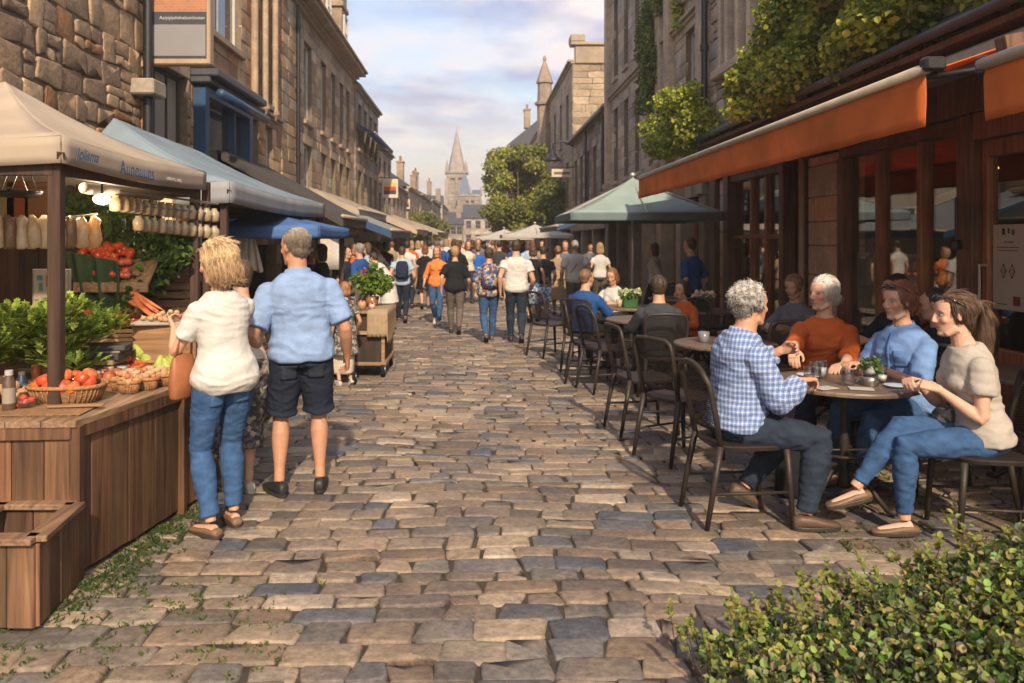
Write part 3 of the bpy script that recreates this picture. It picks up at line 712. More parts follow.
    SIT = dict(pelvis=(0, 0, .55), la=(-.12, .40, .085), ra=(.12, .42, .085))
    T2 = lambda z=.80: dict(lw=(-.14, .40, z), rw=(.14, .38, z), lp=(-.8, -.5, -.6), rp=(.8, -.5, -.6))
    PEOPLE['greysit'] = quick('woman in grey cardigan looking down in front of the stone pier', (3.23, 8.0), 128, .93, True, **SIT, **T2(), lean=8, head=(5, -18, 0), top=dict(mat=C_GREY, k=1.9, name='cardigan'), bot=dict(mat=C_BLACK), hair=dict(style='short', col=(.20, .12, .06), t=.012, amp=.005), skin=(.5, .29, .19))
    PEOPLE['stripe'] = quick('person in dark top with striped sleeves seated behind the ponytailed woman', (3.42, 5.75), 60, .93, lod=.009, **SIT, **T2(), lean=10, head=(0, -10, 0), top=dict(mat=C_NAVY, k=1.5, name='jacket'), bot=dict(mat=C_BLACK), hair=dict(style='short', col=DARK, t=.004, amp=.003))
    PEOPLE['cap'] = quick('dark-haired person in navy sitting with their back to the shop window', (3.58, 6.72), 95, .97, **SIT, **T2(), lean=4, head=(0, -4, 0), top=dict(mat=C_NAVY, k=1.9, name='jacket'), bot=dict(mat=C_BLACK), hair=dict(style='short', col=(.015, .017, .022), t=.010, amp=.004))
    PEOPLE['backview'] = quick('dark-haired person in charcoal jacket sitting with back to the camera', (1.83, 7.95), -4, .92, **SIT, **T2(), lean=3, head=(0, 0, 0), top=dict(mat=C_DGREY, k=1.92, name='jacket', hem=-.07), bot=dict(mat=C_BLACK), hair=dict(style='short', col=(.05, .032, .022), t=.012, amp=.005))
    PEOPLE['bluepolo'] = quick('man in royal blue jumper sitting at the third table with his back turned', (1.34, 9.85), -35, .92, **SIT, **T2(), lean=6, head=(-20, 0, 0), top=dict(mat=C_ROYAL, k=1.9, name='jumper'), bot=dict(mat=C_BLACK), hair=dict(style='short', col=(.16, .09, .05), t=.004, amp=.003))
    PEOPLE['whitesit'] = quick('brown-haired woman in white blouse leaning over the third table', (1.98, 11.3), 150, .9, True, **SIT, **T2(), lean=14, head=(0, -20, 0), top=dict(mat=C_WHITE, k=1.9, name='blouse'), bot=dict(mat=C_BLACK), hair=dict(style='bob', col=(.17, .08, .04), t=.008, len=.1, amp=.004))
    PEOPLE['orangesit'] = quick('person in orange jumper seated behind the flower pot table', (2.45, 9.3), 130, .84, True, **SIT, **T2(), lean=8, head=(0, -8, 0), top=dict(mat=C_RUST, k=1.9, name='jumper'), bot=dict(mat=C_BLACK), hair=dict(style='bob', col=DARK, t=.008, len=.06, amp=.004))
    PEOPLE['backpack_sit'] = quick('person in denim blue shirt standing in the cafe doorway under the umbrella', (3.25, 12.0), 40, .95, head=(0, 0, 0), top=dict(mat=C_ROYAL, k=.9), bot=dict(mat=C_BLACK))
    def feet(px, y): g = G(px, y); return (g.x, g.y)
    def walkpose(s, hands=True, k=1.0):
        d = dict(la=(-.07, .20*s*k, .085 if s > 0 else .14), ra=(.07, -.22*s*k, .14 if s > 0 else .085), fl=(0, 8 if s > 0 else -32), fr=(0, -32 if s > 0 else 8))
        if hands: d.update(lw=(-.27, -.10*s, .87), rw=(.27, .16*s, .88))
        return d
    def wk(key, label, px, fy, ty, face, s=1, fem=False, lod=.012, **k):
        p = feet(px, fy); h = max(.86, (EYE-(ty-HZ)*p[1]/FP)/1.745)
        PEOPLE[key] = quick(label, p, face, h, fem, lod, group=WALK, **{**walkpose(s), **k})
    wk('whitetee', 'man in white t-shirt and dark jeans walking away beside the woman in the floral top', 516, 343, 238, 2, 1, lod=.009, top=dict(mat=C_LBLUE if 0 else C_WHITE, k=.5, hem=-.08, sf=.016, off=.02), bot=dict(mat=C_DDENIM), hair=dict(style='short', col=(.05, .032, .02), t=.002, amp=.002, n=300, sl=.015), wide=1.1)
    wk('floral', 'woman in dark floral tunic and blue jeans walking away next to the man in white', 489, 342, 246, 4, -1, True, lod=.009, top=dict(mat=C_FLORAL, k=.9, hem=-.19, off=.024, flare=.02, name='tunic'), bot=dict(mat=C_DENIM), shoes=BR_SHOE, hair=dict(style='short', col=(.06, .035, .02), t=.006, amp=.003), wide=1.12)
    wk('blackshirt', 'woman with short fair hair in black t-shirt and taupe trousers walking away mid-street', 455, 334, 245, 3, 1, True, lod=.009, top=dict(mat=C_BLACK, k=.8, hem=-.10, off=.02, sf=.016), bot=dict(mat=C_TAUPE), hair=dict(style='short', col=(.36, .22, .10), t=.010, amp=.004), wide=1.12)
    wk('orangewalk', 'red-haired woman in orange blouse and jeans walking towards the camera', 437, 324, 250, 175, 1, True, lod=.009, top=dict(mat=C_ORANGE, k=1.3, hem=-.10, off=.02, name='blouse'), bot=dict(mat=C_DENIM), shoes=LT_SHOE, hair=dict(style='long', col=(.24, .08, .03), t=.006, len=.16, amp=.004))
    wk('packman', 'man with navy backpack and pale blue t-shirt walking away along the left stalls', 402, 323, 249, 6, 1, lod=.009, top=dict(mat=C_LBLUE, k=.5, hem=-.08, sf=.014), bot=dict(mat=C_NAVY), shoes=BR_SHOE, hair=dict(style='short', col=(.06, .04, .025), t=.002, amp=.002))
    wk('blackdress', 'woman in black top and short skirt walking behind the woman in orange', 425, 309, 249, 0, -1, True, top=dict(mat=C_BLACK, k=.5), bot=dict(mat=C_BLACK, skirt=.38, name='skirt'), hair=dict(style='bob', col=AUBURN, t=.006, len=.08, amp=.003))
    wk('greybag', 'man in grey t-shirt with crossbody strap and shorts walking away right of the couple', 543, 320, 248, 0, 1, top=dict(mat=C_DGREY, k=.6, hem=-.08), bot=dict(mat=C_KHAKI, k=.95, off=.02, name='shorts'), hair=dict(style='short', col=(.05, .035, .02), t=.002, amp=.002), wide=1.08)
    wk('bluefloral', 'woman in blue patterned skirt carrying a bag beside the man in grey', 533, 322, 256, -10, -1, True, top=dict(mat=C_BLACK, k=.6), bot=dict(mat=C_SEA, skirt=.5, name='skirt'), hair=dict(style='bob', col=BROWN, t=.006, len=.07, amp=.003))
    wk('beige', 'woman in beige dress walking away left of the man in the pale shirt', 558, 316, 248, 0, 1, True, top=dict(mat=C_KHAKI, k=.5), bot=dict(mat=C_KHAKI, skirt=.52, name='skirt'), hair=dict(style='bun', col=(.2, .1, .05), t=.004, amp=.003))
    wk('paleshirt', 'grey-haired man in pale shirt with dark shoulder strap behind the cafe chairs', 575, 322, 239, 2, -1, lod=.009, top=dict(mat=C_WHITE, k=.7, hem=-.1, off=.022), bot=dict(mat=C_TAUPE), hair=dict(style='short', col=(.3, .28, .26), t=.002, amp=.002), wide=1.12)
    wk('bluedress', 'woman in bright blue top walking away beyond the couple', 478, 303, 247, 0, 1, True, top=dict(mat=fab('bright_blue', (.02, .11, .42)), k=.5), bot=dict(mat=C_CREAM), hair=dict(style='bun', col=(.2, .11, .05), t=.004, amp=.003))
    wk('leaner', 'woman in white dress bending over the goods on the wheeled cart', 384, 325, 266, 75, 1, True, lod=.010, lean=26, lean2=42, pelvis=(0, -.12, .90), head=(0, -24, 0), lw=(-.15, .5, .95), rw=(.15, .5, .95), la=(-.07, -.12, .085), ra=(.09, .05, .085),
       top=dict(mat=C_WHITE, k=.5), bot=dict(mat=C_WHITE, skirt=.45, name='skirt'), shoes=BR_SHOE, hair=dict(style='short', col=DARK, t=.004, amp=.003))
    wk('vendor', 'vendor in black t-shirt standing behind the cart stall', 312, 345, 246, 200, 1, lod=.010, top=dict(mat=C_BLACK, k=.7), bot=dict(mat=C_BLACK), hair=dict(style='short', col=DARK, t=.004, amp=.003), la=None, ra=None)
    wk('vendor2', 'stallholder in dark apron next to the hanging coats', 345, 330, 250, 250, 1, lod=.012, top=dict(mat=C_NAVY, k=.7), bot=dict(mat=C_BLACK), la=None, ra=None)
    wk('hat', 'woman in straw-coloured hat browsing behind the blue canopy stall', 291, 352, 250, 120, 1, True, lod=.012, top=dict(mat=C_ROYAL, k=.7), bot=dict(mat=C_DENIM), hair=dict(style='short', col=(.5, .38, .22), t=.02, amp=.003), la=None, ra=None)
    wk('child', 'small child in patterned dress standing behind the man in shorts', 345, 385, 287, 30, 1, True, lod=.010, top=dict(mat=C_PATT, k=.5, name='dress'), bot=dict(mat=C_PATT, skirt=.4, name='skirt'), shoes=LT_SHOE, hair=dict(style='bob', col=(.28, .13, .06), t=.012, len=.07, amp=.004), la=None, ra=None)
    PEOPLE['child']['o'].scale = (.66,)*3
    tops = [C_WHITE, C_BLACK, C_GREY, C_RUST, C_ROYAL, C_CREAM, C_DGREY, C_LBLUE, C_KHAKI]; bots = [C_DDENIM, C_BLACK, C_DENIM, C_KHAKI, C_TAUPE]
    hcs = [DARK, BROWN, (.14, .08, .045), (.34, .22, .11), (.22, .20, .18), AUBURN]
    protos = []; rc = random.Random(3)
    for i in range(10):
        fm = i % 2 == 1
        q = quick('small distant pedestrian in the packed crowd further up the street', (0, 30+i), 0 if i % 3 else 180, .95, fm, .018, group='distant crowd up the street', **walkpose(1 if i % 2 else -1, k=.8),
            top=dict(mat=tops[i % len(tops)], k=(.5, .9, 1.9)[i % 3], amp=0), bot=dict(mat=bots[i % 5], amp=0), hair=dict(style='bob' if fm else 'short', col=hcs[i % 6], t=.008, amp=.002))
        protos.append(q['o'])
    # places: (pixel column, distance)
    spots = []
    for row, (d0, n) in enumerate(((18.5, 4), (21, 6), (24, 8), (28, 10), (33, 12), (39, 13), (47, 13), (58, 11))):
        for j in range(n):
            x = -2.0+4.4*(j+.5)/n+rc.uniform(-.25, .25)
            if row < 2 and abs(x-0) < .9 and rc.random() < .5: continue
            spots.append((x, d0+rc.uniform(-1.2, 1.2)))
    for i, (x, y) in enumerate(spots):
        p0 = protos[i % 10]; yaw = rc.uniform(-.35, .35)+(math.pi if rc.random() < .3 else 0)
        if i < 10: p0.location = (x, y, 0); p0.rotation_euler[2] = yaw; p0.scale = (.92,)*3
        else: dup(p0, (x, y, 0), yaw, scale=.88+rc.uniform(0, .08))
    # people deeper under the left awnings and by the right shopfronts
    for i, (px, Y, f) in enumerate(((322, 11.2, 90), (360, 13.5, 60), (368, 16, 100), (378, 18.5, 80), (352, 15, 200), (385, 21, 0), (600, 17, 0), (590, 20, 180), (655, 14.6, 60), (392, 24, 20))):
        dup(protos[(i*3+1) % 10], ((px-VX)/FP*Y, Y, 0), rad(f), scale=.9, label='shopper standing in the shade beside the awnings and shopfronts', group='shoppers under the awnings')

def on_person(key, mb, name, mat, label=None, cat=None, child=False, smooth=True, solid=0):
    """things worn or carried: built in the person's own coordinates"""
    q = PEOPLE[key]; o = mb.build(name, mat, q['o'] if child else None, smooth, solid)
    if not child: o.matrix_world = q['o'].matrix_basis.copy(); tag(o, label, cat)
    return o
if 'people' in BUILD:
    DGL = M('dark_lens', (.02, .015, .012), .15, .1, 5, 0, spec=.7); NYL = fab('navy_nylon', (.015, .022, .045), .2)
    def patch(key, part, name, mat, cx, d0, d1, hw, back=True, nu=6, nv=8, taper=0.0, off=.004):
        """a sewn-on piece that follows the garment under it"""
        q = PEOPLE[key]; g = [c for c in kids(q['o']) if c.name.split('.')[0] == part][0]; sg = -1 if back else 1; mb = MB(); ok = [True]
        def f(u, v):
            d = d1+(d0-d1)*v; x = cx+(u-.5)*2*hw*(1-taper*max(0, v-.6)*2.5*abs(u-.5)*2*0-taper*v); o_ = q['spine'](d)+q['r']*x+q['f']*sg*.6
            hit, loc, nrm, _ = g.ray_cast(o_, -q['f']*sg)
            if not hit: ok[0] = False; return o_
            return loc+nrm*off
        mb.grid(f, nu, nv)
        if ok[0]: return on_person(key, mb, name, mat, child=True, solid=.003)
    bpy.context.view_layer.update()
    PKT = fab('pocket_denim', (.055, .115, .235), .2); PK2 = fab('pocket_navy', (.026, .033, .05), .2); PLC = fab('placket_blue', (.10, .19, .40), .1)
    for s_ in (-1, 1):
        patch('shopper', 'trousers', 'pocket', PKT, s_*.075, -.16, -.045, .052, taper=.12); patch('shorts', 'shorts', 'pocket', PK2, s_*.085, -.17, -.075, .055, taper=.1)
        patch('floral', 'trousers', 'pocket', PKT, s_*.075, -.15, -.06, .05); patch('whitetee', 'trousers', 'pocket', PK2, s_*.075, -.13, -.03, .05)
    patch('blue', 'blouse', 'placket', PLC, 0, .10, .47, .014, back=False, nu=2, nv=14); patch('blue', 'blouse', 'pocket', PLC, -.085, .27, .37, .042, back=False); patch('plaid', 'shirt', 'placket', C_PLAID, 0, .08, .47, .015, back=False, nu=2, nv=14)
    # sunglasses pushed up on the hair, and hair band
    for key in ('blue', 'girl'):
        hp = PEOPLE[key]['hp']; mb = MB()
        for s_ in (-1, 1):
            mb.ell(hp(.030*s_, .068, .108), .027, .009, .018, PEOPLE[key]['HM'] @ Matrix.Rotation(rad(50), 3, 'X'), 12)
            mb.tube([hp(.055*s_, .062, .110), hp(.084*s_, .02, .09), hp(.086*s_, -.045, .03)], .0035, 6)
        mb.tube([hp(-.012, .075, .114), hp(.012, .075, .114)], .003, 6)
        on_person(key, mb, 'sunglasses', DGL, child=True)
    hp = PEOPLE['girl']['hp']; mb = MB(); mb.tube([hp(.026*math.cos(t), -.125+.010*math.sin(t), .048+.026*math.sin(t)) for t in [i*math.pi/6 for i in range(13)]], .009, 8)
    on_person('girl', mb, 'hair_band', C_BLUE2, child=True)
    # girl's strap
    q = PEOPLE['girl']; sp, r1, f1, u1 = q['spine'], q['r'], q['f'], q['u']
    def strap(q, side, w_=.012, off=.03, wd=1.0, lo=.02, hi=.50):
        sp, r1, f1 = q['spine'], q['r'], q['f']; pts = []
        for i in range(25):
            t = i/24*2*math.pi; c, s_ = math.cos(t), math.sin(t)
            d = (hi+lo)/2+(hi-lo)/2*c; hw = (.165+off)*wd; dp = .115+off
            # loop from one shoulder to the other hip
            lat = side*(c*.085*1.0 if c > 0 else c*(hw-.01))
            pts.append(sp(d)+r1*lat+f1*(dp*s_))
        m_ = MB(); m_.tube(pts, w_, 6, flat=.4); return m_
    for key, sd in (('greybag', 1), ('paleshirt', 1)):
        on_person(key, strap(PEOPLE[key], sd, wd=1.05), 'shoulder_strap', C_BLACK, child=True)
    # backpack
    for key, mat, lab in (('packman', NYL, 'navy backpack worn by the man in pale blue t-shirt'), ('floral', C_FLORAL, 'dark floral rucksack on the back of the woman in the floral tunic')):
        q = PEOPLE[key]; sp, r1, f1, u1 = q['spine'], q['r'], q['f'], q['u']; mb = MB()
        mb.loft([(sp(d)-f1*(.13+t*.75), r1*w_, f1*t) for d, w_, t in ((.06, .10, .05), (.09, .135, .075), (.2, .145, .09), (.34, .14, .08), (.44, .115, .055), (.47, .07, .03))], 20, 3)
        mb.loft([(sp(d)-f1*.26, r1*w_, f1*.04) for d, w_ in ((.10, .08), (.12, .10), (.22, .10), (.25, .08))], 16, 3)
        root = on_person(key, mb, 'backpack', mat, lab, 'backpack')
        for s_ in (-1, 1):
            st = MB(); st.tube([sp(.40)+r1*.09*s_-f1*.14, sp(.50)+r1*.095*s_-f1*.02, sp(.44)+r1*.10*s_+f1*.13, sp(.30)+r1*.13*s_+f1*.13, sp(.16)+r1*.17*s_-f1*.02, sp(.12)+r1*.13*s_-f1*.14], .022, 6, flat=.35)
            c_ = st.build('strap', C_BLACK, root, True)
    # handbag of the blonde shopper
    q = PEOPLE['shopper']; B_ = q['base']; 
    e = B_ @ q['el'][0]; s0 = B_ @ q['sh'][0]; mb = MB(); cx = V((e.x-.04, e.y-.09, e.z-.15)); cx = V((-1.585, 4.34, .93))
    X = V((.35, .93, 0)).normalized()*.095; Yv = V((-.93, .35, 0)).normalized()*.032
    mb.loft([(cx+V((0, 0, z)), X*a, Yv*b) for z, a, b in ((-.19, .75, .8), (-.175, .95, 1.1), (-.10, 1.0, 1.25), (.0, .9, .95), (.04, .78, .5), (.05, .7, .35))], 20, 2.8)
    bag = mb.build('handbag', C_LEATHER, None, True); tag(bag, 'tan leather handbag hanging from the blonde woman\'s arm', 'handbag')
    st = MB(); st.tube([cx+X*.7+V((0, 0, .03)), cx+X*.45+V((0.02, 0, .16)), s0+V((-.10, .0, -.03)), s0+V((-.03, .03, .05)), s0+V((.02, .02, .0)), cx-X*.4+V((.02, 0, .16)), cx-X*.7+V((0, 0, .03))], .010, 6, flat=.6)
    st.build('strap', C_LEATHER, bag, True)
    # things held
    q = PEOPLE['bluefloral']; wv = q['wr'][1]; mb = MB(); mb.loft([(wv+V((0, .02, z)), V((.17*a, 0, 0)), V((0, .06*a, 0))) for z, a in ((-.42, .9), (-.40, 1), (-.2, 1.02), (-.08, .9))], 16, 3)
    sb = on_person('bluefloral', mb, 'shopping_bag', C_SEA, 'blue patterned shopping bag held at the side of the woman in the printed skirt', 'bag')
    h_ = MB(); h_.tube([wv+V((-.08, .02, -.1)), wv+V((-.03, .02, -.03)), wv+V((.03, .02, -.03)), wv+V((.08, .02, -.1))], .008, 6); h_.build('handle', C_SEA, sb, True)
# ---------------------------------------------------------------- stones
def stone_field(rects, mapf, h=.02, gap=.012, cols=None, jit=.008, rnd=.02, tilt=.004, hv=.004, r=R, dome=.003, seg=3, colf=None, base=.03):
    """rounded blocks; rects (u0,u1,v0,v1) -> mesh arrays. mapf(U,V,W)->Nx3"""
    n = len(rects); A = np.array(rects, float); k = 4*seg
    rng = np.random.default_rng(r.randrange(1 << 30))
    cu = (A[:, 0]+A[:, 1])/2; cv = (A[:, 2]+A[:, 3])/2; hu = (A[:, 1]-A[:, 0])/2-gap/2; hv_ = (A[:, 3]-A[:, 2])/2-gap/2
    hu = np.maximum(hu, .01); hv_ = np.maximum(hv_, .01)
    cr = np.minimum(rnd*rng.uniform(.6, 1.5, n), np.minimum(hu, hv_)*.8)
    # corner offsets
    cj = rng.uniform(-1, 1, (n, 4, 2))*np.minimum(jit, np.minimum(hu, hv_)*.3)[:, None, None]
    out = np.zeros((n, k, 2)); sg = [(1, 1), (-1, 1), (-1, -1), (1, -1)]
    for q, (su, sv) in enumerate(sg):
        for s in range(seg):
            a = math.pi/2*(q+s/(seg-1)); 
            out[:, q*seg+s, 0] = su*(hu-cr)+cr*math.cos(a)+cj[:, q, 0]
            out[:, q*seg+s, 1] = sv*(hv_-cr)+cr*math.sin(a)+cj[:, q, 1]
    out += rng.normal(0, 1, out.shape)*np.minimum(jit*.25, .01)
    ht = h+rng.uniform(-1, 1, n)*hv; tu = rng.uniform(-1, 1, n)*tilt; tv = rng.uniform(-1, 1, n)*tilt
    inset = np.minimum(.006+.09*np.minimum(hu, hv_), .016)
    ri = 1-inset/np.minimum(hu, hv_)
    rings = []
    for sc, w in ((np.ones(n), -base*np.ones(n)), (np.ones(n), ht-.35*h-.004), (1-(1-ri)*.35, ht-.10*h), (ri, ht)):
        U = out[:, :, 0]*sc[:, None]; Vv = out[:, :, 1]*sc[:, None]
        W = w[:, None]+(U/hu[:, None]*tu[:, None]+Vv/hv_[:, None]*tv[:, None])*(w[:, None] > 0)
        rings.append(np.stack([U+cu[:, None], Vv+cv[:, None], W], 2))
    cen = np.stack([cu, cv, ht+dome], 1)[:, None, :]
    allv = np.concatenate(rings+[cen], 1)             # n x (4k+1) x 3
    nv = 4*k+1; flat = allv.reshape(-1, 3); pts = mapf(flat[:, 0], flat[:, 1], flat[:, 2])
    q = []
    for rg in range(3):
        for i in range(k): j = (i+1) % k; q.append((rg*k+i, rg*k+j, (rg+1)*k+j, (rg+1)*k+i))
    q = np.array(q); t = np.array([(3*k+i, 3*k+(i+1) % k, 4*k) for i in range(k)])
    off = (np.arange(n)*nv)[:, None, None]
    Q = (q[None]+off).reshape(-1, 4); T = (t[None]+off).reshape(-1, 3)
    cc = np.array([colf(a, b) for a, b in zip(cu, cv)]) if colf else np.array(cols)[rng.integers(0, len(cols), n)]
    cc = cc*rng.uniform(.78, 1.2, (n, 1))
    C = np.repeat(cc, nv, 0)
    return pts, Q, T, C
def np_mesh(name, pts, Q, T, C, flip=False):
    me = bpy.data.meshes.new(name); nl = Q.size+T.size
    me.vertices.add(len(pts)); me.loops.add(nl); me.polygons.add(len(Q)+len(T))
    if flip: Q = Q[:, ::-1]; T = T[:, ::-1]
    me.vertices.foreach_set('co', pts.astype(np.float32).ravel())
    me.loops.foreach_set('vertex_index', np.concatenate([Q.ravel(), T.ravel()]).astype(np.int32))
    ls = np.concatenate([np.arange(len(Q))*4, Q.size+np.arange(len(T))*3]).astype(np.int32); me.polygons.foreach_set('loop_start', ls)
    me.update(calc_edges=True)
    a = me.color_attributes.new('Col', 'FLOAT_COLOR', 'POINT'); arr = np.ones((len(pts), 4), np.float32); arr[:, :3] = C; a.data.foreach_set('color', arr.ravel())
    me.shade_smooth(); me.validate(); return me
def rows(u0, u1, v0, v1, rh, wm, wx, holes=(), r=R, rv=.15, split=.0):
    out = []; v = v0; snaps = sorted({h[2] for h in holes} | {h[3] for h in holes} | {v1})
    while v < v1-.02:
        t = rh*r.uniform(1-rv, 1+rv); nv = v+t
        for s in snaps:
            if v+.02 < s and abs(s-nv) < rh*.55: nv = s; break
        nv = min(nv, v1)
        for s in snaps:
            if v+.02 < s < nv: nv = s; break
        mid = (v+nv)/2
        cuts = sorted((max(u0, h[0]), min(u1, h[1])) for h in holes if h[2] < mid < h[3] and h[1] > u0 and h[0] < u1)
        segs = []; a = u0
        for c0, c1 in cuts:
            if c0 > a+.01: segs.append((a, c0))
            a = max(a, c1)
        if a < u1-.01: segs.append((a, u1))
        for a, b in segs:
            u = a-(r.uniform(0, wm) if a == u0 else 0); u = a
            while u < b-.005:
                wd = r.uniform(wm, wx)
                if b-(u+wd) < wm*.6: wd = b-u
                e = min(b, u+wd)
                if split and nv-v > rh*.8 and r.random() < split and e-u > wm:
                    m_ = v+(nv-v)*r.uniform(.38, .62)
                    if r.random() < .5 and e-u > wm*1.5:
                        mu = u+(e-u)*r.uniform(.35, .65); out += [(u, mu, v, m_), (mu, e, v, m_), (u, e, m_, nv)]
                    else: out += [(u, e, v, m_), (u, e, m_, nv)]
                else: out.append((u, e, v, nv))
                u = e
        v = nv
    return out

# ---------------------------------------------------------------- ground
COBBLE = stone_mat('cobble_stone', (1.02, 1.04, 1.05), dark=.5, bump=.75, rough=.70, moss=.35, bd=.018)
SOIL = M('joint_soil', (.045, .037, .028), .95, .3, 10, .6, 50)
GRASSM = M('grass_blade', (1, 1, 1), .6, .1, 10, 0, attr=True, transl=.35)
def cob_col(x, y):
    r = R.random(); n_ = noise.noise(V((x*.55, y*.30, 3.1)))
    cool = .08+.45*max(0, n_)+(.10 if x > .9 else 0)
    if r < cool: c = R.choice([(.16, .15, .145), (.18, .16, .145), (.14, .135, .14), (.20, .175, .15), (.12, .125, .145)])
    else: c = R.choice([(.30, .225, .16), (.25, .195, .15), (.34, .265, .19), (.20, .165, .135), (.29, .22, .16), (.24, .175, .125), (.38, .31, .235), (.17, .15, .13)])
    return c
gm = MB(); gm.quad((-400, -60, -.05), (400, -60, -.05), (400, 900, -.05), (-400, 900, -.05)); tag(gm.build('ground', SOIL), kind='structure')
rects = []
y = 1.0; rg = random.Random(21)
while y < 15:
    rh = rg.uniform(.105, .185); x = -4.3-rg.uniform(0, .3)
    while x < 4.2:
        w_ = rg.uniform(.13, .36); 
        if rh > .17 and w_ > .3 and rg.random() < .12: rects += [(x, x+w_, y, y+rh*.5), (x, x+w_, y+rh*.5, y+rh)]
        else: rects.append((x, x+w_, y, y+rh))
        x += w_
    y += rh
def wav(U, Vv, W):
    dy = .030*np.sin(U*1.3+Vv*.4)+.02*np.sin(U*3.1+Vv*1.7); dx = .015*np.sin(Vv*4.0+U)
    z = W+.012*np.sin(U*.9+1)*np.sin(Vv*.7)+.004*np.sin(U*5+Vv*3)-.012
    return np.stack([U+dx, Vv+dy, z], 1)
bed = MB(); bed.grid(lambda u, v: (-5+10*u, .6+75*v, .012*math.sin((-5+10*u)*.9+1)*math.sin((.6+75*v)*.7)-.0165), 60, 420); tag(bed.build('road_bed', SOIL, None, True), kind='structure')
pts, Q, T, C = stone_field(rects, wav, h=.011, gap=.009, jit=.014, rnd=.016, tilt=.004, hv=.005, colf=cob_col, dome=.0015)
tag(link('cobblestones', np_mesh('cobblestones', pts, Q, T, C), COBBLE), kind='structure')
rects = [];
while y < 75:
    rh = rg.uniform(.16, .24)*(1 if y < 32 else 2); x = -4.3-rg.uniform(0, .3)
    while x < 4.2: w_ = rg.uniform(.22, .5)*(1 if y < 32 else 2); rects.append((x, x+w_, y, y+rh)); x += w_
    y += rh
pts, Q, T, C = stone_field(rects, wav, h=.02, gap=.02, jit=.01, rnd=.03, tilt=.004, hv=.005, colf=cob_col, seg=2)
tag(link('cobblestone_road', np_mesh('road', pts, Q, T, C), COBBLE), kind='structure')
# weeds along the stall foot and in joints
def weeds(name, n, area, cols, L=(.02, .07), label='', r=random.Random(8)):
    mb = MB()
    for _ in range(n):
        x, y_ = area(r); k = r.randint(4, 9)
        for _ in range(k):
            a = r.uniform(0, 6.28); l_ = r.uniform(*L); d = V((math.cos(a)*.8, math.sin(a)*.8, r.uniform(.3, 1.2))); p = V((x+r.gauss(0, .012), y_+r.gauss(0, .012), -.005))
            c = tuple(q*r.uniform(.6, 1.3) for q in r.choice(cols)); mb.leaf(p, d, V((math.sin(a), -math.cos(a), .2)), l_, l_*.16, c, .1)
    return tag(mb.build(name, GRASSM), label, 'weeds', kind='stuff')
def stall_foot(r):
    t = r.random()**.8; x = -1.86+.15*t+abs(r.gauss(0, .11)); return x, 3.35+1.7*t+r.gauss(0, .05)
weeds('weeds', 420, stall_foot, [(.06, .095, .02), (.08, .12, .03), (.04, .07, .02)], (.010, .036), 'green weeds sprouting from the joints along the foot of the wooden stall')
weeds('weeds', 160, lambda r: (r.uniform(-2.0, -.7), r.uniform(2.9, 3.8)), [(.07, .12, .02), (.10, .15, .03)], (.01, .03), 'scattered small weeds in the cobble joints at the near left')
weeds('weeds', 260, lambda r: (r.uniform(1.9, 3.6), r.uniform(3.6, 5.6)), [(.07, .11, .02), (.10, .13, .03)], (.012, .04), 'green weeds in the cobble joints beneath the cafe table and chairs')

# ---------------------------------------------------------------- buildings
MORTAR = M('mortar', (.17, .13, .09), .95, .2, 12, .5, 60)
ST_L = stone_mat('sandstone', dark=.6, bump=.9, rough=.9, bd=.02)
TRIM = stone_mat('dressed_stone', dark=.72, bump=.35, rough=.88, bd=.01)
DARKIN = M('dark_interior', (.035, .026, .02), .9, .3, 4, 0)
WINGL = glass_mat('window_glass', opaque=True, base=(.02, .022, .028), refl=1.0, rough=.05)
SHOPGL = glass_mat('shop_glass', refl=.9, rough=.012)
FRW = M('white_sash', (.45, .43, .39), .6, .1, 10, .1); FRD = M('dark_sash', (.05, .045, .04), .5, .1, 10, .1)
SLATE = M('slate', (.055, .058, .068), .7, .3, 8, .5, 30, bd=.02, stretch=(1, 1, 3)); LEAD = M('lead', (.06, .062, .07), .5, .15, 6, .1)
IRON = M('black_iron', (.012, .012, .014), .42, .2, 20, .1, 60, spec=.5)
BLUEP = M('blue_paint', (.02, .06, .13), .45, .15, 10, .1); WHITEP = M('cream_paint', (.55, .5, .42), .6, .08, 8, .1)
WARM = [(.50, .34, .195), (.43, .295, .17), (.57, .40, .24), (.39, .275, .17), (.48, .335, .20), (.36, .25, .16)]
RUST_C = [(.46, .235, .10), (.40, .22, .11), (.50, .31, .17)]
PALE = [(.55, .45, .33), (.50, .41, .31), (.60, .50, .38), (.46, .37, .28)]
GREYS = [(.56, .49, .40), (.48, .43, .37), (.62, .54, .44), (.54, .44, .34), (.62, .51, .38)]
DK = [(.30, .24, .18), (.35, .27, .20), (.27, .22, .17), (.38, .29, .21)]
FL, FR = -4.3, 4.1
def mapper(side, X=None, Y=None):
    if side == 'L': return lambda u, v, w_: (X+w_, u, v)
    if side == 'R': return lambda u, v, w_: (X-w_, u, v)
    return lambda u, v, w_: (u, Y-w_, v)              # 'C' faces the camera
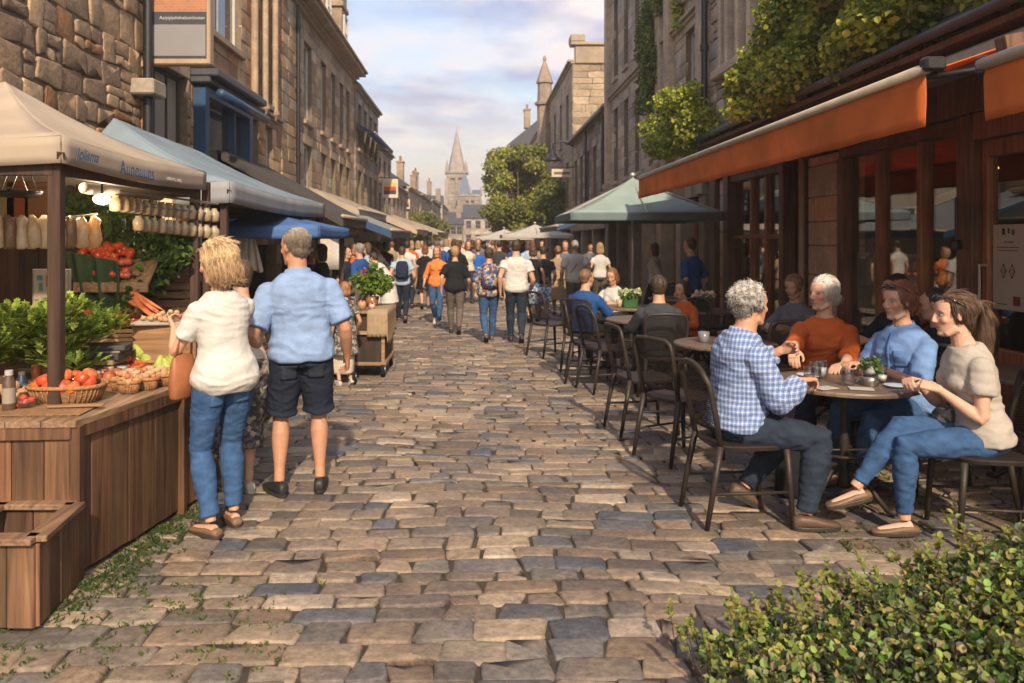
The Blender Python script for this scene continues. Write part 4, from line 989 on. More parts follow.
def wallpiece(parent, side, u0, u1, v0, v1, holes, cols, rh=.25, wm=.25, wx=.6, h=.018, gap=.014, X=None, Y=None, rnd=.02, jit=.01, split=0, depth=.22, mat=None, hv=.006, name='wall', mort=None, seg=2, rseed=None):
    r_ = random.Random(rseed or int(u0*31+v0*7)+5)
    mp = mapper(side, X, Y)
    def mf(U, Vv, W): a = mp(U, Vv, W); return np.stack([np.broadcast_to(np.asarray(q, float), U.shape) for q in a], 1)
    rc_ = rows(u0, u1, v0, v1, rh, wm, wx, holes, r_, split=split)
    pts, Q, T, C = stone_field(rc_, mf, h=h, gap=gap, cols=cols, jit=jit, rnd=rnd, hv=hv, r=r_, seg=seg)
    me = np_mesh(name, pts, Q, T, C, flip=(side == 'R'))
    if side == 'L' or side == 'C' or side == 'R':
        # make sure the normals look out of the wall
        pl = me.polygons[len(Q)]; nrm = pl.normal; want = V(mp(0, 0, 1))-V(mp(0, 0, 0))
        if nrm.dot(want) < 0: me.flip_normals()
    o = link(name, me, mat or ST_L, parent)
    mb = MB(); us = sorted({u0, u1} | {min(max(x, u0), u1) for h_ in holes for x in h_[:2]}); vs = sorted({v0, v1} | {min(max(x, v0), v1) for h_ in holes for x in h_[2:4]})
    for a, b in zip(us, us[1:]):
        for c, d in zip(vs, vs[1:]):
            if b-a < 1e-4 or d-c < 1e-4: continue
            if any(h_[0] < (a+b)/2 < h_[1] and h_[2] < (c+d)/2 < h_[3] for h_ in holes): continue
            mb.quad(V(mp(a, c, 0)), V(mp(b, c, 0)), V(mp(b, d, 0)), V(mp(a, d, 0)))
    for h_ in holes:
        a, b, c, d = h_[:4]; c0 = cols[0]
        for p, q in (((a, c), (a, d)), ((b, c), (b, d)), ((a, c), (b, c)), ((a, d), (b, d))):
            mb.quad(V(mp(*p, h)), V(mp(*q, h)), V(mp(*q, -depth)), V(mp(*p, -depth)), col=tuple(x*2.2 for x in c0))
    mb.build('mortar', mort or MORTAR, o)
    return o
def pbox(mb, mp, u0, u1, v0, v1, w0, w1, ch=.006, col=None):
    a = V(mp(u0, v0, w0)); b = V(mp(u1, v1, w1)); mb.bx(min(a.x, b.x), max(a.x, b.x), min(a.y, b.y), max(a.y, b.y), min(a.z, b.z), max(a.z, b.z), ch, col)
def window(parent, side, u0, u1, v0, v1, X=None, Y=None, w0=-.13, bars=(1, 1), fw=.05, frame=None, pane=None, sill=True, lintel=False, mull=.03, trimcol=(.42, .32, .22), shutter=False):
    mp = mapper(side, X, Y); mb = MB()
    for a, b, c, d in ((u0, u0+fw, v0, v1), (u1-fw, u1, v0, v1), (u0+fw, u1-fw, v0, v0+fw), (u0+fw, u1-fw, v1-fw, v1)): pbox(mb, mp, a, b, c, d, w0-.03, w0+.04)
    nu, nv = bars
    for i in range(1, nu+1): x = u0+(u1-u0)*i/(nu+1); pbox(mb, mp, x-mull/2, x+mull/2, v0+fw, v1-fw, w0-.02, w0+.025)
    for i in range(1, nv+1): z = v0+(v1-v0)*i/(nv+1); pbox(mb, mp, u0+fw, u1-fw, z-mull/2, z+mull/2, w0-.018, w0+.022)
    f = mb.build('window', frame or FRW, parent)
    g = MB(); pbox(g, mp, u0+fw*.5, u1-fw*.5, v0+fw*.5, v1-fw*.5, w0-.012, w0-.004, .001); g.build('pane', pane or WINGL, f)
    if sill:
        s = MB(); pbox(s, mp, u0-.08, u1+.08, v0-.11, v0-.002, -.12, .09, .01, trimcol); s.build('sill', TRIM, f)
    if lintel:
        s = MB(); pbox(s, mp, u0-.10, u1+.10, v1+.002, v1+.24, -.12, .032, .01, trimcol); s.build('lintel', TRIM, f)
    return f
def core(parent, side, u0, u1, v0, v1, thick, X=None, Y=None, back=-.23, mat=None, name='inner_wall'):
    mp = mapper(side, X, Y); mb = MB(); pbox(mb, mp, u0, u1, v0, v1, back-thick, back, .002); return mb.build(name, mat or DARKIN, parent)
def cornice(parent, side, u0, u1, v, X, steps=((.10, .10), (.16, .10), (.24, .12)), col=(.36, .27, .19), Y=None, name='cornice', mat=None):
    mp = mapper(side, X, Y); mb = MB(); z = v
    for w_, t in steps: pbox(mb, mp, u0, u1, z, z+t-.003, -.1, w_, .012, col); z += t
    return mb.build(name, mat or TRIM, parent)
def roof_slope(parent, side, u0, u1, v, rise, run, X, over=.15, mat=None, name='roof'):
    mp = mapper(side, X); mb = MB(); A = [mp(u0, v, over), mp(u1, v, over), mp(u1, v+rise, -run), mp(u0, v+rise, -run), mp(u1, v, -2*run), mp(u0, v, -2*run)]
    mb.add(A, [(0, 1, 2, 3), (3, 2, 4, 5), (0, 3, 5), (1, 2, 4)]); return mb.build(name, mat or SLATE, parent, solid=.04)
def chimney(parent, x, y, z, h=1.2, w_=.5, d=.9, col=(.35, .26, .18)):
    mb = MB(); mb.bx(x-w_/2, x+w_/2, y-d/2, y+d/2, z, z+h, .01, col); mb.bx(x-w_/2-.06, x+w_/2+.06, y-d/2-.06, y+d/2+.06, z+h+.002, z+h+.12, .02, col)
    c = mb.build('chimney', TRIM, parent); p = MB()
    for i in (-1, 0, 1): p.lathe((x, y+i*d*.3, z+h+.124), [(.09, 0), (.10, .05), (.075, .1), (.07, .34), (.085, .38)], 10, (.36, .17, .09))
    p.build('chimney_pots', TRIM, c)
def pipe(parent, x, y, z0, z1, r_=.05, name='drainpipe'):
    mb = MB(); mb.tube([(x, y, z0), (x, y, z1)], r_, 10)
    z = z0+.6
    while z < z1: mb.tube([(x, y, z-.05), (x, y, z+.05)], r_*1.35, 10); z += 1.5
    return mb.build(name, IRON, parent, 'auto')

ODW = wood_mat('orange_door_wood', (.16, .065, .03), (.32, .15, .07), attr=False)
def bld(name, label): return empty(name, (0, 0, 0), 0, label, 'building')
if 'env' in BUILD:
    # ---- left side -----------------------------------------------------------
    # A: rubble-stone house
    A = bld('stone_house', 'rough sandstone house on the near left with drainpipe and hanging sign board')
    hol = [(9.9+.45, 11.55, 0.3, 2.5), (10.55, 11.9, 2.75, 4.0), (5.1, 6.35, 5.0, 6.6), (1.5, 3, 2.9, 4.4), (6.9, 9.6, .0, 2.1)]
    wallpiece(A, 'L', 0.0, 12.05, 0, 7.6, hol, WARM+RUST_C[:1], .27, .20, .52, h=.024, gap=.016, X=FL, rnd=.03, jit=.03, split=.34, hv=.012, seg=3)
    core(A, 'L', 0, 12.05, 0, 7.6, 3, X=FL, back=-.5)
    window(A, 'L', 10.55, 11.9, 2.75, 4.0, X=FL, bars=(2, 0), pane=M('paper_blind', (.30, .26, .21), .8, .1, 2), frame=FRD, lintel=True)
    window(A, 'L', 5.1, 6.35, 5.0, 6.6, X=FL, bars=(1, 1), frame=FRD, lintel=True); window(A, 'L', 1.5, 3, 2.9, 4.4, X=FL, frame=FRD, lintel=True)
    window(A, 'L', 6.9, 9.6, .0, 2.1, X=FL, frame=FRD, bars=(2, 0), sill=False); window(A, 'L', 10.35, 11.55, .3, 2.5, X=FL, frame=FRD, sill=False)
    pipe(A, FL+.14, 10.18, 0, 7.6, .06)
    mb = MB(); mb.bx(FL-.02, FL+.30, 9.95, 10.38, 3.42, 3.62, .02, (.42, .36, .28)); mb.build('stone_bracket', TRIM, A)
    mb = MB(); mb.bx(FL-.02, FL+.30, 9.95, 10.4, 5.95, 6.2, .03, (.42, .36, .28)); mb.build('pipe_head', TRIM, A)
    # A2: blue shopfront bay and gothic windows
    A2 = bld('gothic_fronted_house', 'orange sandstone house with tall pointed windows above a blue framed shop window')
    up = [(15.35, 15.9, 4.4, 7.6), (16.15, 16.7, 4.4, 7.6), (12.7, 14.6, 5.0, 7.6), (15.3, 15.75, 2.75, 3.95), (16.3, 16.85, 2.75, 3.95)]
    wallpiece(A2, 'L', 12.05, 17.6, 0, 9.2, up+[(12.15, 14.7, 1.5, 3.95), (12.3, 17.2, 0, 1.5)], WARM+RUST_C*2, .28, .3, .7, h=.014, gap=.01, X=FL+.02, rnd=.012, jit=.005, hv=.004)
    core(A2, 'L', 12.05, 17.6, 0, 9.2, 3, X=FL, back=-.5)
    for q in up: window(A2, 'L', *q, X=FL+.02, bars=(1, 1), frame=FRW)
    s_ = MB()
    for yy in (15.25, 16.0, 16.8):                                      # carved shafts between the lancets
        s_.tube([(FL+.1, yy, 4.3), (FL+.1, yy, 7.8)], .07, 10, col=(.45, .33, .22)); s_.lathe((FL+.1, yy, 4.1), [(.03, 0), (.10, .12), (.10, .2)], 10, (.45, .33, .22))
    s_.build('window_shafts', TRIM, A2)
    mb = MB()
    for c0, c1 in ((15.35, 15.9), (16.15, 16.7)):
        m_ = (c0+c1)/2; hw = (c1-c0)/2+.06
        mb.tube([(FL+.08, m_-hw, 7.0), (FL+.08, m_-hw*.85, 7.3), (FL+.08, m_, 7.75), (FL+.08, m_+hw*.85, 7.3), (FL+.08, m_+hw, 7.0)], .06, 8, col=(.48, .35, .23))
    mb.build('pointed_arches', TRIM, A2)
    mp = mapper('L', FL+.02); mb = MB()
    for a, b, c, d, w1 in ((12.12, 12.3, 1.5, 3.95, .2), (14.5, 14.72, 1.5, 3.95, .2), (13.78, 13.86, 1.5, 3.9, .14), (12.3, 14.5, 3.8, 3.95, .2), (12.3, 14.5, 1.5, 1.6, .16)): pbox(mb, mp, a, b, c, d, -.06, w1)
    bf = mb.build('shop_window', BLUEP, A2); g = MB(); pbox(g, mp, 12.3, 14.5, 1.6, 3.85, .02, .03, .001); g.build('pane', WINGL, bf)
    mb = MB()
    for k, (w1, t) in enumerate(((.30, .10), (.42, .12), (.34, .07))): pbox(mb, mp, 12.02, 14.86, 3.97+[0, .1, .22][k], 3.97+[0, .1, .22][k]+t-.003, -.02, w1, .02)
    mb.build('cornice', LEAD, bf)
    mb = MB(); mb.tube([(FL+.45, 12.1, 3.82), (FL+.45, 14.8, 3.82)], .07, 12); mb.build('awning_roll', BLUEP, bf, True)
    cornice(A2, 'L', 12.05, 17.6, 4.1, FL+.02, ((.05, .06), (.10, .06)))
    # shop sign board facing the street (beige) and second darker one
    mb = MB(); pbox(mb, mp, 15.0, 17.7, 2.1, 2.62, .02, .45, .02); pbox(mb, mp, 14.9, 17.8, 2.625, 2.76, .0, .62, .03)
    f_ = mb.build('shop_fascia', M('tan_paint', (.36, .24, .14), .6, .1), A2)
    mb = MB(); pbox(mb, mp, 15.2, 17.5, 2.18, 2.54, .452, .458, .001); mb.build('name_panel', M('ivory_panel', (.50, .44, .34), .6, .1, 3), f_)
    # B: tall ashlar corner block
    Bb = bld('ashlar_corner_block', 'tall tan ashlar building with deep cornice and mansard roof on the left')
    hB = []
    for a, b in ((19.85, 20.75), (22.0, 22.75), (23.55, 24.25), (25.05, 25.7), (26.4, 27.0)): hB += [(a, b, 4.6, 6.55), (a, b, 2.25, 4.0)]
    hB2 = [q for q in hB]
    wallpiece(Bb, 'L', 17.6, 28.0, 1.9, 7.15, hB2, WARM+PALE[:2], .26, .35, .75, h=.012, gap=.008, X=FL+.05, rnd=.01, jit=.003, hv=.004)
    core(Bb, 'L', 17.6, 28, 0, 7.15, 3, X=FL, back=-.5)
    for q in hB2: window(Bb, 'L', *q, X=FL+.05, bars=(0, 1), frame=FRW, lintel=True, trimcol=(.46, .34, .22))
    cornice(Bb, 'L', 17.5, 28.1, 7.15, FL+.05, ((.10, .08), (.2, .08), (.42, .10), (.5, .07)), (.42, .31, .20))
    cornice(Bb, 'L', 18.2, 28.1, 1.72, FL+.05, ((.12, .07), (.3, .08), (.36, .06)), (.40, .30, .20), name='string_course')
    mb = MB(); mb.add([(FL+.1, 17.6, 7.5), (FL+.1, 28, 7.5), (FL-1.0, 28, 9.6), (FL-1.0, 17.6, 9.6), (FL-4, 17.6, 9.6), (FL-4, 28, 9.6), (FL-4, 17.6, 7.5), (FL-4, 28, 7.5)], [(0, 1, 2, 3), (3, 2, 5, 4), (0, 3, 4, 6), (1, 7, 5, 2)]); mb.build('mansard_roof', SLATE, Bb)
    for yy in (20.5, 23.2, 26.2):
        mb = MB(); mb.bx(FL-1.0, FL+.02, yy-.5, yy+.5, 7.5, 9.1, .02, (.36, .27, .18)); mb.bx(FL-1.1, FL+.08, yy-.58, yy+.58, 9.103, 9.25, .02, (.36, .27, .18)); d_ = mb.build('dormer', TRIM, Bb)
        window(d_, 'L', yy-.3, yy+.3, 7.8, 8.9, X=FL+.03, w0=.02, sill=False)
    for yy in (18.1, 27.6): mb = MB(); mb.bx(FL-1.2, FL-.2, yy-.5, yy+.5, 7.5, 10.6, .02, (.34, .26, .18)); mb.bx(FL-1.3, FL-.1, yy-.6, yy+.6, 10.603, 10.8, .02, (.34, .26, .18)); mb.build('chimney', TRIM, Bb)
    pipe(Bb, FL+.16, 18.75, 0, 7.1, .05)
    mp = mapper('L', FL+.05); mb = MB()
    for yy in (18.3, 20.4, 22.6, 24.8, 27.6): mb = MB(); pbox(mb, mp, yy, yy+.35, 0, 1.7, -.05, .1, .01, (.30, .22, .15)); mb.build('pier', TRIM, Bb)
    mb = MB(); pbox(mb, mp, 18.2, 28, 0, 1.7, -.4, -.3, .001); mb.build('shop_glazing', WINGL, Bb)
    mb = MB(); pbox(mb, mp, 20.0, 26.5, 1.1, 1.68, .16, .24, .02); mb.build('awning_sign', WHITEP, Bb)
    # generic terrace house
    def house(name, label, side, X, u0, u1, H, cols, wins, roof=(1.6, 2.6), rh=.28, shop=2.2, trim=(.40, .31, .22), rmat=None, frame=None, bars=(0, 1), depth=4, corn=True, big=False, lintel=True, chim=1, h=.012, endwall=True, blk=(.35, .8), cname='wall'):
        o = bld(name, label); wallpiece(o, side, u0, u1, shop, H, wins, cols, rh, blk[0], blk[1], h=h, gap=.010, X=X, rnd=.01, jit=.004, hv=.004)
        core(o, side, u0, u1, 0, H, depth, X=X, back=-.3)
        for q in wins: window(o, side, *q, X=X, frame=frame or FRW, bars=bars, lintel=lintel, trimcol=trim)
        if corn: cornice(o, side, u0-.05, u1+.05, H, X, ((.08, .08), (.2, .1)), trim)
        if roof: roof_slope(o, side, u0, u1, H+.18, roof[0], roof[1], X, mat=rmat)
        if endwall:
            sgn = 1 if side == 'L' else -1; xs = sorted((X-sgn*.02, X-sgn*depth))
            wallpiece(o, 'C', xs[0], xs[1], shop if shop < 2.5 else 2, H, [], [tuple(c*.95 for c in q) for q in cols], rh, .4, .9, Y=u0+.0, h=.012, gap=.01, rnd=.01, jit=.004, name='end_wall')
        for k in range(chim): chimney(o, X-(1.2 if side == 'L' else -1.2)*1.3, u0+.5 if k == 0 else u1-.5, H+roof[0]*.55 if roof else H, 1.5)
        mp = mapper(side, X); mb = MB(); n = max(2, int((u1-u0)/2.2))
        for i in range(n+1): a = u0+(u1-u0-.3)*i/n; pbox(mb, mp, a, a+.3, 0, shop-.34, -.25, .05, .01, trim)
        pbox(mb, mp, u0, u1, shop-.345, shop-.003, -.28, .12, .015, trim); sf = mb.build('shopfront', TRIM, o)
        mb = MB(); pbox(mb, mp, u0+.3, u1-.3, .3, shop-.36, -.2, -.19, .001); mb.build('shop_pane', WINGL, sf)
        return o
    def wgrid(u0, u1, n, ww, zs, hh): return [(u0+(u1-u0)*(i+.5)/n-ww/2, u0+(u1-u0)*(i+.5)/n+ww/2, z, z+hh) for i in range(n) for z in zs]
    C3 = house('dark_stone_house', 'darker stone house with long windows and a small blue awning above the left stalls', 'L', FL+.1, 28.1, 34.6, 6.9, DK, wgrid(28.3, 34.4, 4, .75, (2.5, 4.9), 1.6), (1.9, 2.2), shop=1.9, frame=FRD, chim=2)
    D = house('pale_house', 'pale rendered house with low gable next to the dark stone house', 'L', FL, 34.8, 41, 5.7, PALE, wgrid(35, 41, 3, .8, (2.6, 4.2), 1.1), (1.5, 2), shop=2, chim=1)
    house('low_terrace_house', 'low pale terrace house with two chimneys before the church', 'L', FL, 41.2, 50, 4.4, PALE+GREYS, wgrid(41.4, 50, 4, .8, (2.6,), 1.3), (1.8, 2.2), shop=2.1, chim=2, rh=.35)
    house('brown_roofed_house', 'brown slate-roofed house halfway towards the church on the left', 'L', FL+.1, 50.2, 60, 4.8, GREYS, wgrid(50.4, 60, 4, .9, (2.6,), 1.2), (1.8, 2.4), shop=2.1, chim=1, rh=.4)
    house('far_cream_house', 'small cream house beneath the church tower on the left', 'L', FL+.2, 60.2, 74, 4.9, PALE, wgrid(60.4, 74, 5, 1.0, (2.8,), 1.3), (1.9, 3), shop=2.2, chim=2, rh=.5)
    house('far_grey_house', 'far grey stone house closing the left row near the church', 'L', FL+.3, 74.2, 92, 5.2, GREYS, wgrid(74.4, 92, 5, 1.2, (3,), 1.5), (2, 3.5), shop=2.4, chim=1, rh=.6)
    house('distant_gabled_house', 'distant gabled stone house in front of the church nave', 'L', FL+.5, 93, 112, 5.6, PALE+GREYS, wgrid(94, 112, 4, 1.6, (3.2,), 1.8), (2.2, 4), shop=2.6, chim=1, rh=.8)
    # ---- right side ----------------------------------------------------------
    Rb = bld('tall_right_block', 'tall grey-brown stone building with ivy and a black drainpipe on the right')
    hr_ = []
    for a, b in ((14.9, 15.5), (18.0, 18.8), (19.7, 20.4), (21.3, 21.9), (22.9, 23.5)): hr_ += [(a, b, 3.3, 5.4), (a, b, 6.3, 8.6)]
    hr_ = [q for q in hr_ if q[0] > 17]+[(14.9, 15.5, 3.9, 5.6), (14.9, 15.5, 6.3, 8.4)]
    wallpiece(Rb, 'R', 13.9, 24.4, 2.4, 9.2, hr_, GREYS+PALE, .30, .35, .8, h=.016, gap=.010, X=FR, rnd=.015, jit=.008, hv=.006)
    wallpiece(Rb, 'C', FR+.02, FR+4, 6.0, 9.2, [], GREYS, .30, .4, .9, Y=13.9, h=.014, name='end_wall')
    core(Rb, 'R', 13.9, 24.4, 0, 9.2, 4, X=FR, back=-.5)
    for q in hr_: window(Rb, 'R', *q, X=FR, bars=(0, 1), frame=FRW, lintel=True, trimcol=(.52, .43, .33))
    mp = mapper('R', FR); mb = MB()
    for a in (13.95, 16.4, 17.2, 24.05): mb = MB(); pbox(mb, mp, a, a+.38, 2.4, 9.2, -.05, .16, .02, (.52, .42, .31)); pbox(mb, mp, a-.05, a+.43, 3.1, 3.3, -.05, .22, .03, (.38, .29, .2)); mb.build('pilaster', TRIM, Rb)
    cornice(Rb, 'R', 13.9, 24.5, 5.75, FR, ((.08, .07), (.14, .07)), (.50, .41, .31), name='string_course'); cornice(Rb, 'R', 17.5, 24.5, 2.85, FR, ((.1, .1), (.3, .1)), (.38, .30, .22), name='shop_cornice')
    cornice(Rb, 'R', 13.9, 24.5, 9.2, FR, col=(.52, .43, .33))
    pipe(Rb, FR-.16, 13.75, 2.8, 9.2, .055)
    mb = MB()
    for a in (13.95, 15.6, 17.3, 18.9, 20.6, 22.3, 24.0): mb = MB(); pbox(mb, mp, a, a+.36, 0, 2.4, -.3, .10, .01, (.34, .26, .18)); mb.build('pier', TRIM, Rb)
    mb = MB()
    for a in (14.31, 15.96, 17.66, 19.26, 20.96, 22.66): pbox(mb, mp, a, a+1.2, .4, 2.35, -.26, -.25, .001)
    mb.build('shop_panes', WINGL, Rb)
    mb = MB()
    for a in (14.31, 15.96, 17.66, 19.26, 20.96, 22.66):
        mb = MB()
        for q in (0, .58, 1.16): pbox(mb, mp, a+q, a+q+.06, 0, 2.38, -.24, -.16, .004)
        pbox(mb, mp, a+.06, a+1.16, 0, .4, -.24, -.18, .004); mb.build('shop_frame', ODW, Rb)
    R3 = house('low_right_house', 'low brown stone house with gutters beside the tall block on the right', 'R', FR, 24.6, 33.4, 5.6, DK+GREYS[:2], wgrid(24.8, 33.2, 5, .7, (2.9,), 1.9), (1.2, 2.4), shop=2.3, frame=FRD, chim=0, endwall=False)
    for yy in (24.8, 28.6): pipe(R3, FR-.14, yy, 2.3, 5.5, .045)
    mb = MB(); mb.tube([(FR-.2, 24.5, 5.62), (FR-.2, 33.4, 5.62)], .07, 8); mb.build('gutter', IRON, R3)
    R2 = house('corner_turret_building', 'tall pale building with corner pinnacle and parapet beyond the low house on the right', 'R', FR, 33.6, 45.5, 9.0, [(.46, .36, .25), (.42, .33, .23), (.50, .39, .27)], wgrid(34, 45, 4, .9, (3.0, 6.0), 2.0), None, shop=2.4, chim=0, depth=7)
    mb = MB(); mb.bx(FR+.1, FR+7, 33.5, 33.9, 9.0, 9.75, .03, (.40, .31, .22)); mb.bx(FR-.1, FR+7.1, 33.4, 33.95, 9.753, 9.9, .03, (.42, .33, .24)); mb.bx(FR-.1, FR+.5, 33.4, 34.2, 9.9, 10.2, .03, (.42, .33, .24)); mb.build('parapet', TRIM, R2)
    mb = MB(); t0 = (FR-.25, 44.2)
    mb.loft([((t0[0], t0[1], z), V((r_, 0, 0)), V((0, r_, 0))) for z, r_ in ((6, .42), (9.0, .42), (9.05, .55), (9.2, .55), (9.25, .42), (10.2, .38), (10.25, .48), (10.35, .46), (11.5, .07))], 8, 2, (.36, .28, .21)); mb.ell((t0[0], t0[1], 11.6), .10, .13, .2, None, 10, (.36, .28, .21)); mb.build('pinnacle', TRIM, R2)
    mb = MB(); mb.add([(FR+1, 36, 9.4), (FR+5, 36, 9.4), (FR+5, 44, 9.4), (FR+1, 44, 9.4), (FR+2.4, 37, 11.2), (FR+3.6, 37, 11.2), (FR+3.6, 43, 11.2), (FR+2.4, 43, 11.2)], [(0, 1, 5, 4), (1, 2, 6, 5), (2, 3, 7, 6), (3, 0, 4, 7), (4, 5, 6, 7)]); mb.build('glazed_roof', M('pale_glass_roof', (.35, .40, .42), .3, .1, 4, 0), R2)
    house('behind_tree_house', 'stone house half hidden behind the big tree on the right', 'R', FR, 46, 66, 8.4, PALE, wgrid(47, 66, 5, 1, (3, 5.6), 1.6), (2.6, 3), chim=1, rh=.5)
    house('street_end_house', 'plain stone house at the far right end of the street', 'R', FR-1.2, 68, 100, 9.5, GREYS, wgrid(69, 99, 6, 1.4, (3.2, 6.2), 1.8), (3, 3.5), chim=1, rh=.8)
    # ---- church --------------------------------------------------------------
    CH = bld('church', 'distant church with tall pointed stone spire and blue slate roofs closing the street')
    def cx(px, Y): return (px-VX)/FP*Y
    Yc = 150; tc = cx(456.5, Yc); cc = [(.44, .37, .30), (.40, .34, .28)]
    wallpiece(CH, 'C', tc-1.9, tc+1.9, 0, 14.2, [(tc-1.1, tc-.3, 10.6, 13.2), (tc+.3, tc+1.1, 10.6, 13.2)], cc, .7, .8, 1.6, Y=Yc, h=.05, gap=.03, name='tower')
    mb = MB(); mb.bx(tc-1.88, tc+1.88, Yc+.4, Yc+4, 0, 14.1, .05, cc[0])
    for sx in (-1, 1):
        mb.bx(tc+sx*1.9-.3, tc+sx*1.9+.3, Yc-.5, Yc+.3, 0, 13.0, .05, cc[1]); mb.lathe((tc+sx*1.75, Yc, 14.2), [(.35, 0), (.35, .9), (.05, 2.4)], 8, cc[1])
    mb.bx(tc-2.2, tc+2.2, Yc-.3, Yc+4, 14.103, 14.5, .05, cc[1]); mb.build('tower_core', TRIM, CH)
    mb = MB(); mb.loft([((tc, Yc+1.9, z), V((r_, 0, 0)), V((0, r_, 0))) for z, r_ in ((14.5, 1.75), (17, 1.25), (19.5, .7), (22.6, .06))], 8, 2, (.42, .36, .31)); mb.tube([(tc, Yc+1.9, 22.4), (tc, Yc+1.9, 23.2)], .05, 6, col=(.3, .3, .3)); mb.build('spire', TRIM, CH)
    n0, n1 = cx(459, Yc), cx(481, Yc)
    wallpiece(CH, 'C', n0, n1, 0, 9.6, [(cx(466, Yc), cx(468.5, Yc), 6.6, 8.8), (cx(471, Yc), cx(474, Yc), 6.6, 8.8)], cc, .7, .8, 1.6, Y=Yc-3, h=.05, gap=.03, name='chapel_wall')
    mb = MB(); mb.bx(n0+.02, n1, Yc-2.6, Yc+6, 0, 9.55, .05, cc[0]); mb.bx(n0-.2, n1+.2, Yc-3.2, Yc-2.8, 9.6, 10.0, .05, cc[1])
    for u in (n0, (n0+n1)/2, n1): mb.bx(u-.2, u+.2, Yc-3.5, Yc-3.05, 0, 9.0, .05, cc[1]); mb.lathe((u, Yc-3.2, 10.0), [(.22, 0), (.22, .6), (.03, 1.4)], 8, cc[1])
    mb.build('chapel_core', TRIM, CH)
    mb = MB(); m_ = cx(464, Yc); mb.add([(n0-.1, Yc-3, 10), (cx(472, Yc), Yc-3, 10), (cx(472, Yc), Yc+3, 10), (n0-.1, Yc+3, 10), (m_, Yc, 14.6)], [(0, 1, 4), (1, 2, 4), (2, 3, 4), (3, 0, 4)]); mb.add([(cx(472, Yc), Yc-2, 10), (n1, Yc-2, 10), (n1, Yc+3, 11.2), (cx(472, Yc), Yc+3, 11.2)], [(0, 1, 2, 3)]); mb.build('slate_roof', M('blue_slate', (.10, .14, .20), .6, .2, 2, .2), CH)
    for nm, lb, a0, a1, H_, yy, rf in (('end_house', 'pale house with brown roof left below the church tower', -9.4, -4.7, 5.4, 112, 2.6), ('end_house', 'small low house directly below the church tower', -4.5, -1.9, 3.9, 118, 1.9), ('end_house', 'wider grey house right below the church chapel', -1.7, 2.6, 4.9, 121, 2.2)):
        eb = bld(nm, lb); ws = [(a0+(a1-a0)*(i+.5)/3-.4, a0+(a1-a0)*(i+.5)/3+.4, z, z+1.2) for i in range(3) for z in ((2.4,) if H_ < 4 else (1.2, 3.3))]
        wallpiece(eb, 'C', a0, a1, 0, H_, ws, PALE if a0 < -4.6 else GREYS, .5, .6, 1.3, Y=yy, h=.03, gap=.02); core(eb, 'C', a0, a1, 0, H_, 5, Y=yy)
        for q in ws: window(eb, 'C', *q, Y=yy, frame=FRW)
        mb = MB(); mb.add([(a0-.2, yy-.3, H_), (a1+.2, yy-.3, H_), (a1+.2, yy+3, H_+rf), (a0-.2, yy+3, H_+rf), (a0-.2, yy+6, H_), (a1+.2, yy+6, H_)], [(0, 1, 2, 3), (3, 2, 5, 4), (0, 3, 4), (1, 5, 2)]); mb.build('roof', SLATE, eb)
        mb = MB(); mb.bx(a1-.9, a1-.2, yy+1.5, yy+2.3, H_+.5, H_+rf+.9, .03, (.36, .28, .2)); mb.build('chimney', TRIM, eb)
    # distant wooded hill
    hm = MB()
    def hf_(u, v):
        x = -160+320*u; yy = 230+90*v; return (x, yy, (7+5*noise.noise(V((x*.02, 0, 1)))+3*noise.noise(V((x*.08, 0, 4))))*math.sin(math.pi*min(1, v*1.2+.02))*1.2)
    hm.grid(hf_, 80, 10); tag(hm.build('hill', M('distant_woods', (.06, .08, .045), .95, .3, .3, 1, 1, bd=1), None, True), kind='structure')
# ---------------------------------------------------------------- cafe front on the right
ORC = M('orange_canvas', (.76, .23, .06), .85, .22, 2.2, .2, 160, spec=.15, transl=.4, bd=.002)
DKW = wood_mat('dark_shop_wood', (.085, .040, .022), (.22, .11, .06), attr=False); ORW = wood_mat('red_brown_wood', (.20, .08, .035), (.40, .18, .08), attr=False)
GREYC = M('grey_canvas', (.23, .24, .25), .85, .18, 2, .2, 120, spec=.15, bd=.002); ALU = M('pale_metal', (.45, .43, .40), .4, .08, 10, 0, metal=.5)
CREAMBAR = M('cream_bar', (.38, .32, .25), .5, .12, 6, 0)
PAPER = M('white_paper', (.52, .50, .46), .8, .05, 5, 0, attr=True)
def valance(mb, p0, p1, drop, n=60, amp=.012, up=V((0, 0, 1)), outw=V((-1, 0, 0)), sd=0, scal=0.0, nv=5, col=(1, 1, 1)):
    p0 = V(p0); p1 = V(p1); Ln = (p1-p0).length
    def f(u, v):
        x = u*Ln; a = amp*v*(noise.noise(V((x*5, sd, v)))+.5*noise.noise(V((x*14, sd+4, v))))*1.6
        dz = -drop*v*(1+scal*math.sin(x*9))
        return p0+(p1-p0)*u+outw*a+V((0, 0, dz))
    mb.grid(f, n, nv, col)
def sag_sheet(mb, A, B, C_, D, nu=20, nv=10, sag=.04, wr=.012, sd=0, col=(1, 1, 1)):
    A, B, C_, D = map(V, (A, B, C_, D))
    def f(u, v):
        p = (A*(1-u)+B*u)*(1-v)+(D*(1-u)+C_*u)*v
        return p+V((0, 0, -sag*math.sin(math.pi*u)*math.sin(math.pi*v)+wr*noise.noise(V((p.x*3, p.y*3, sd)))))
    mb.grid(f, nu, nv, col)
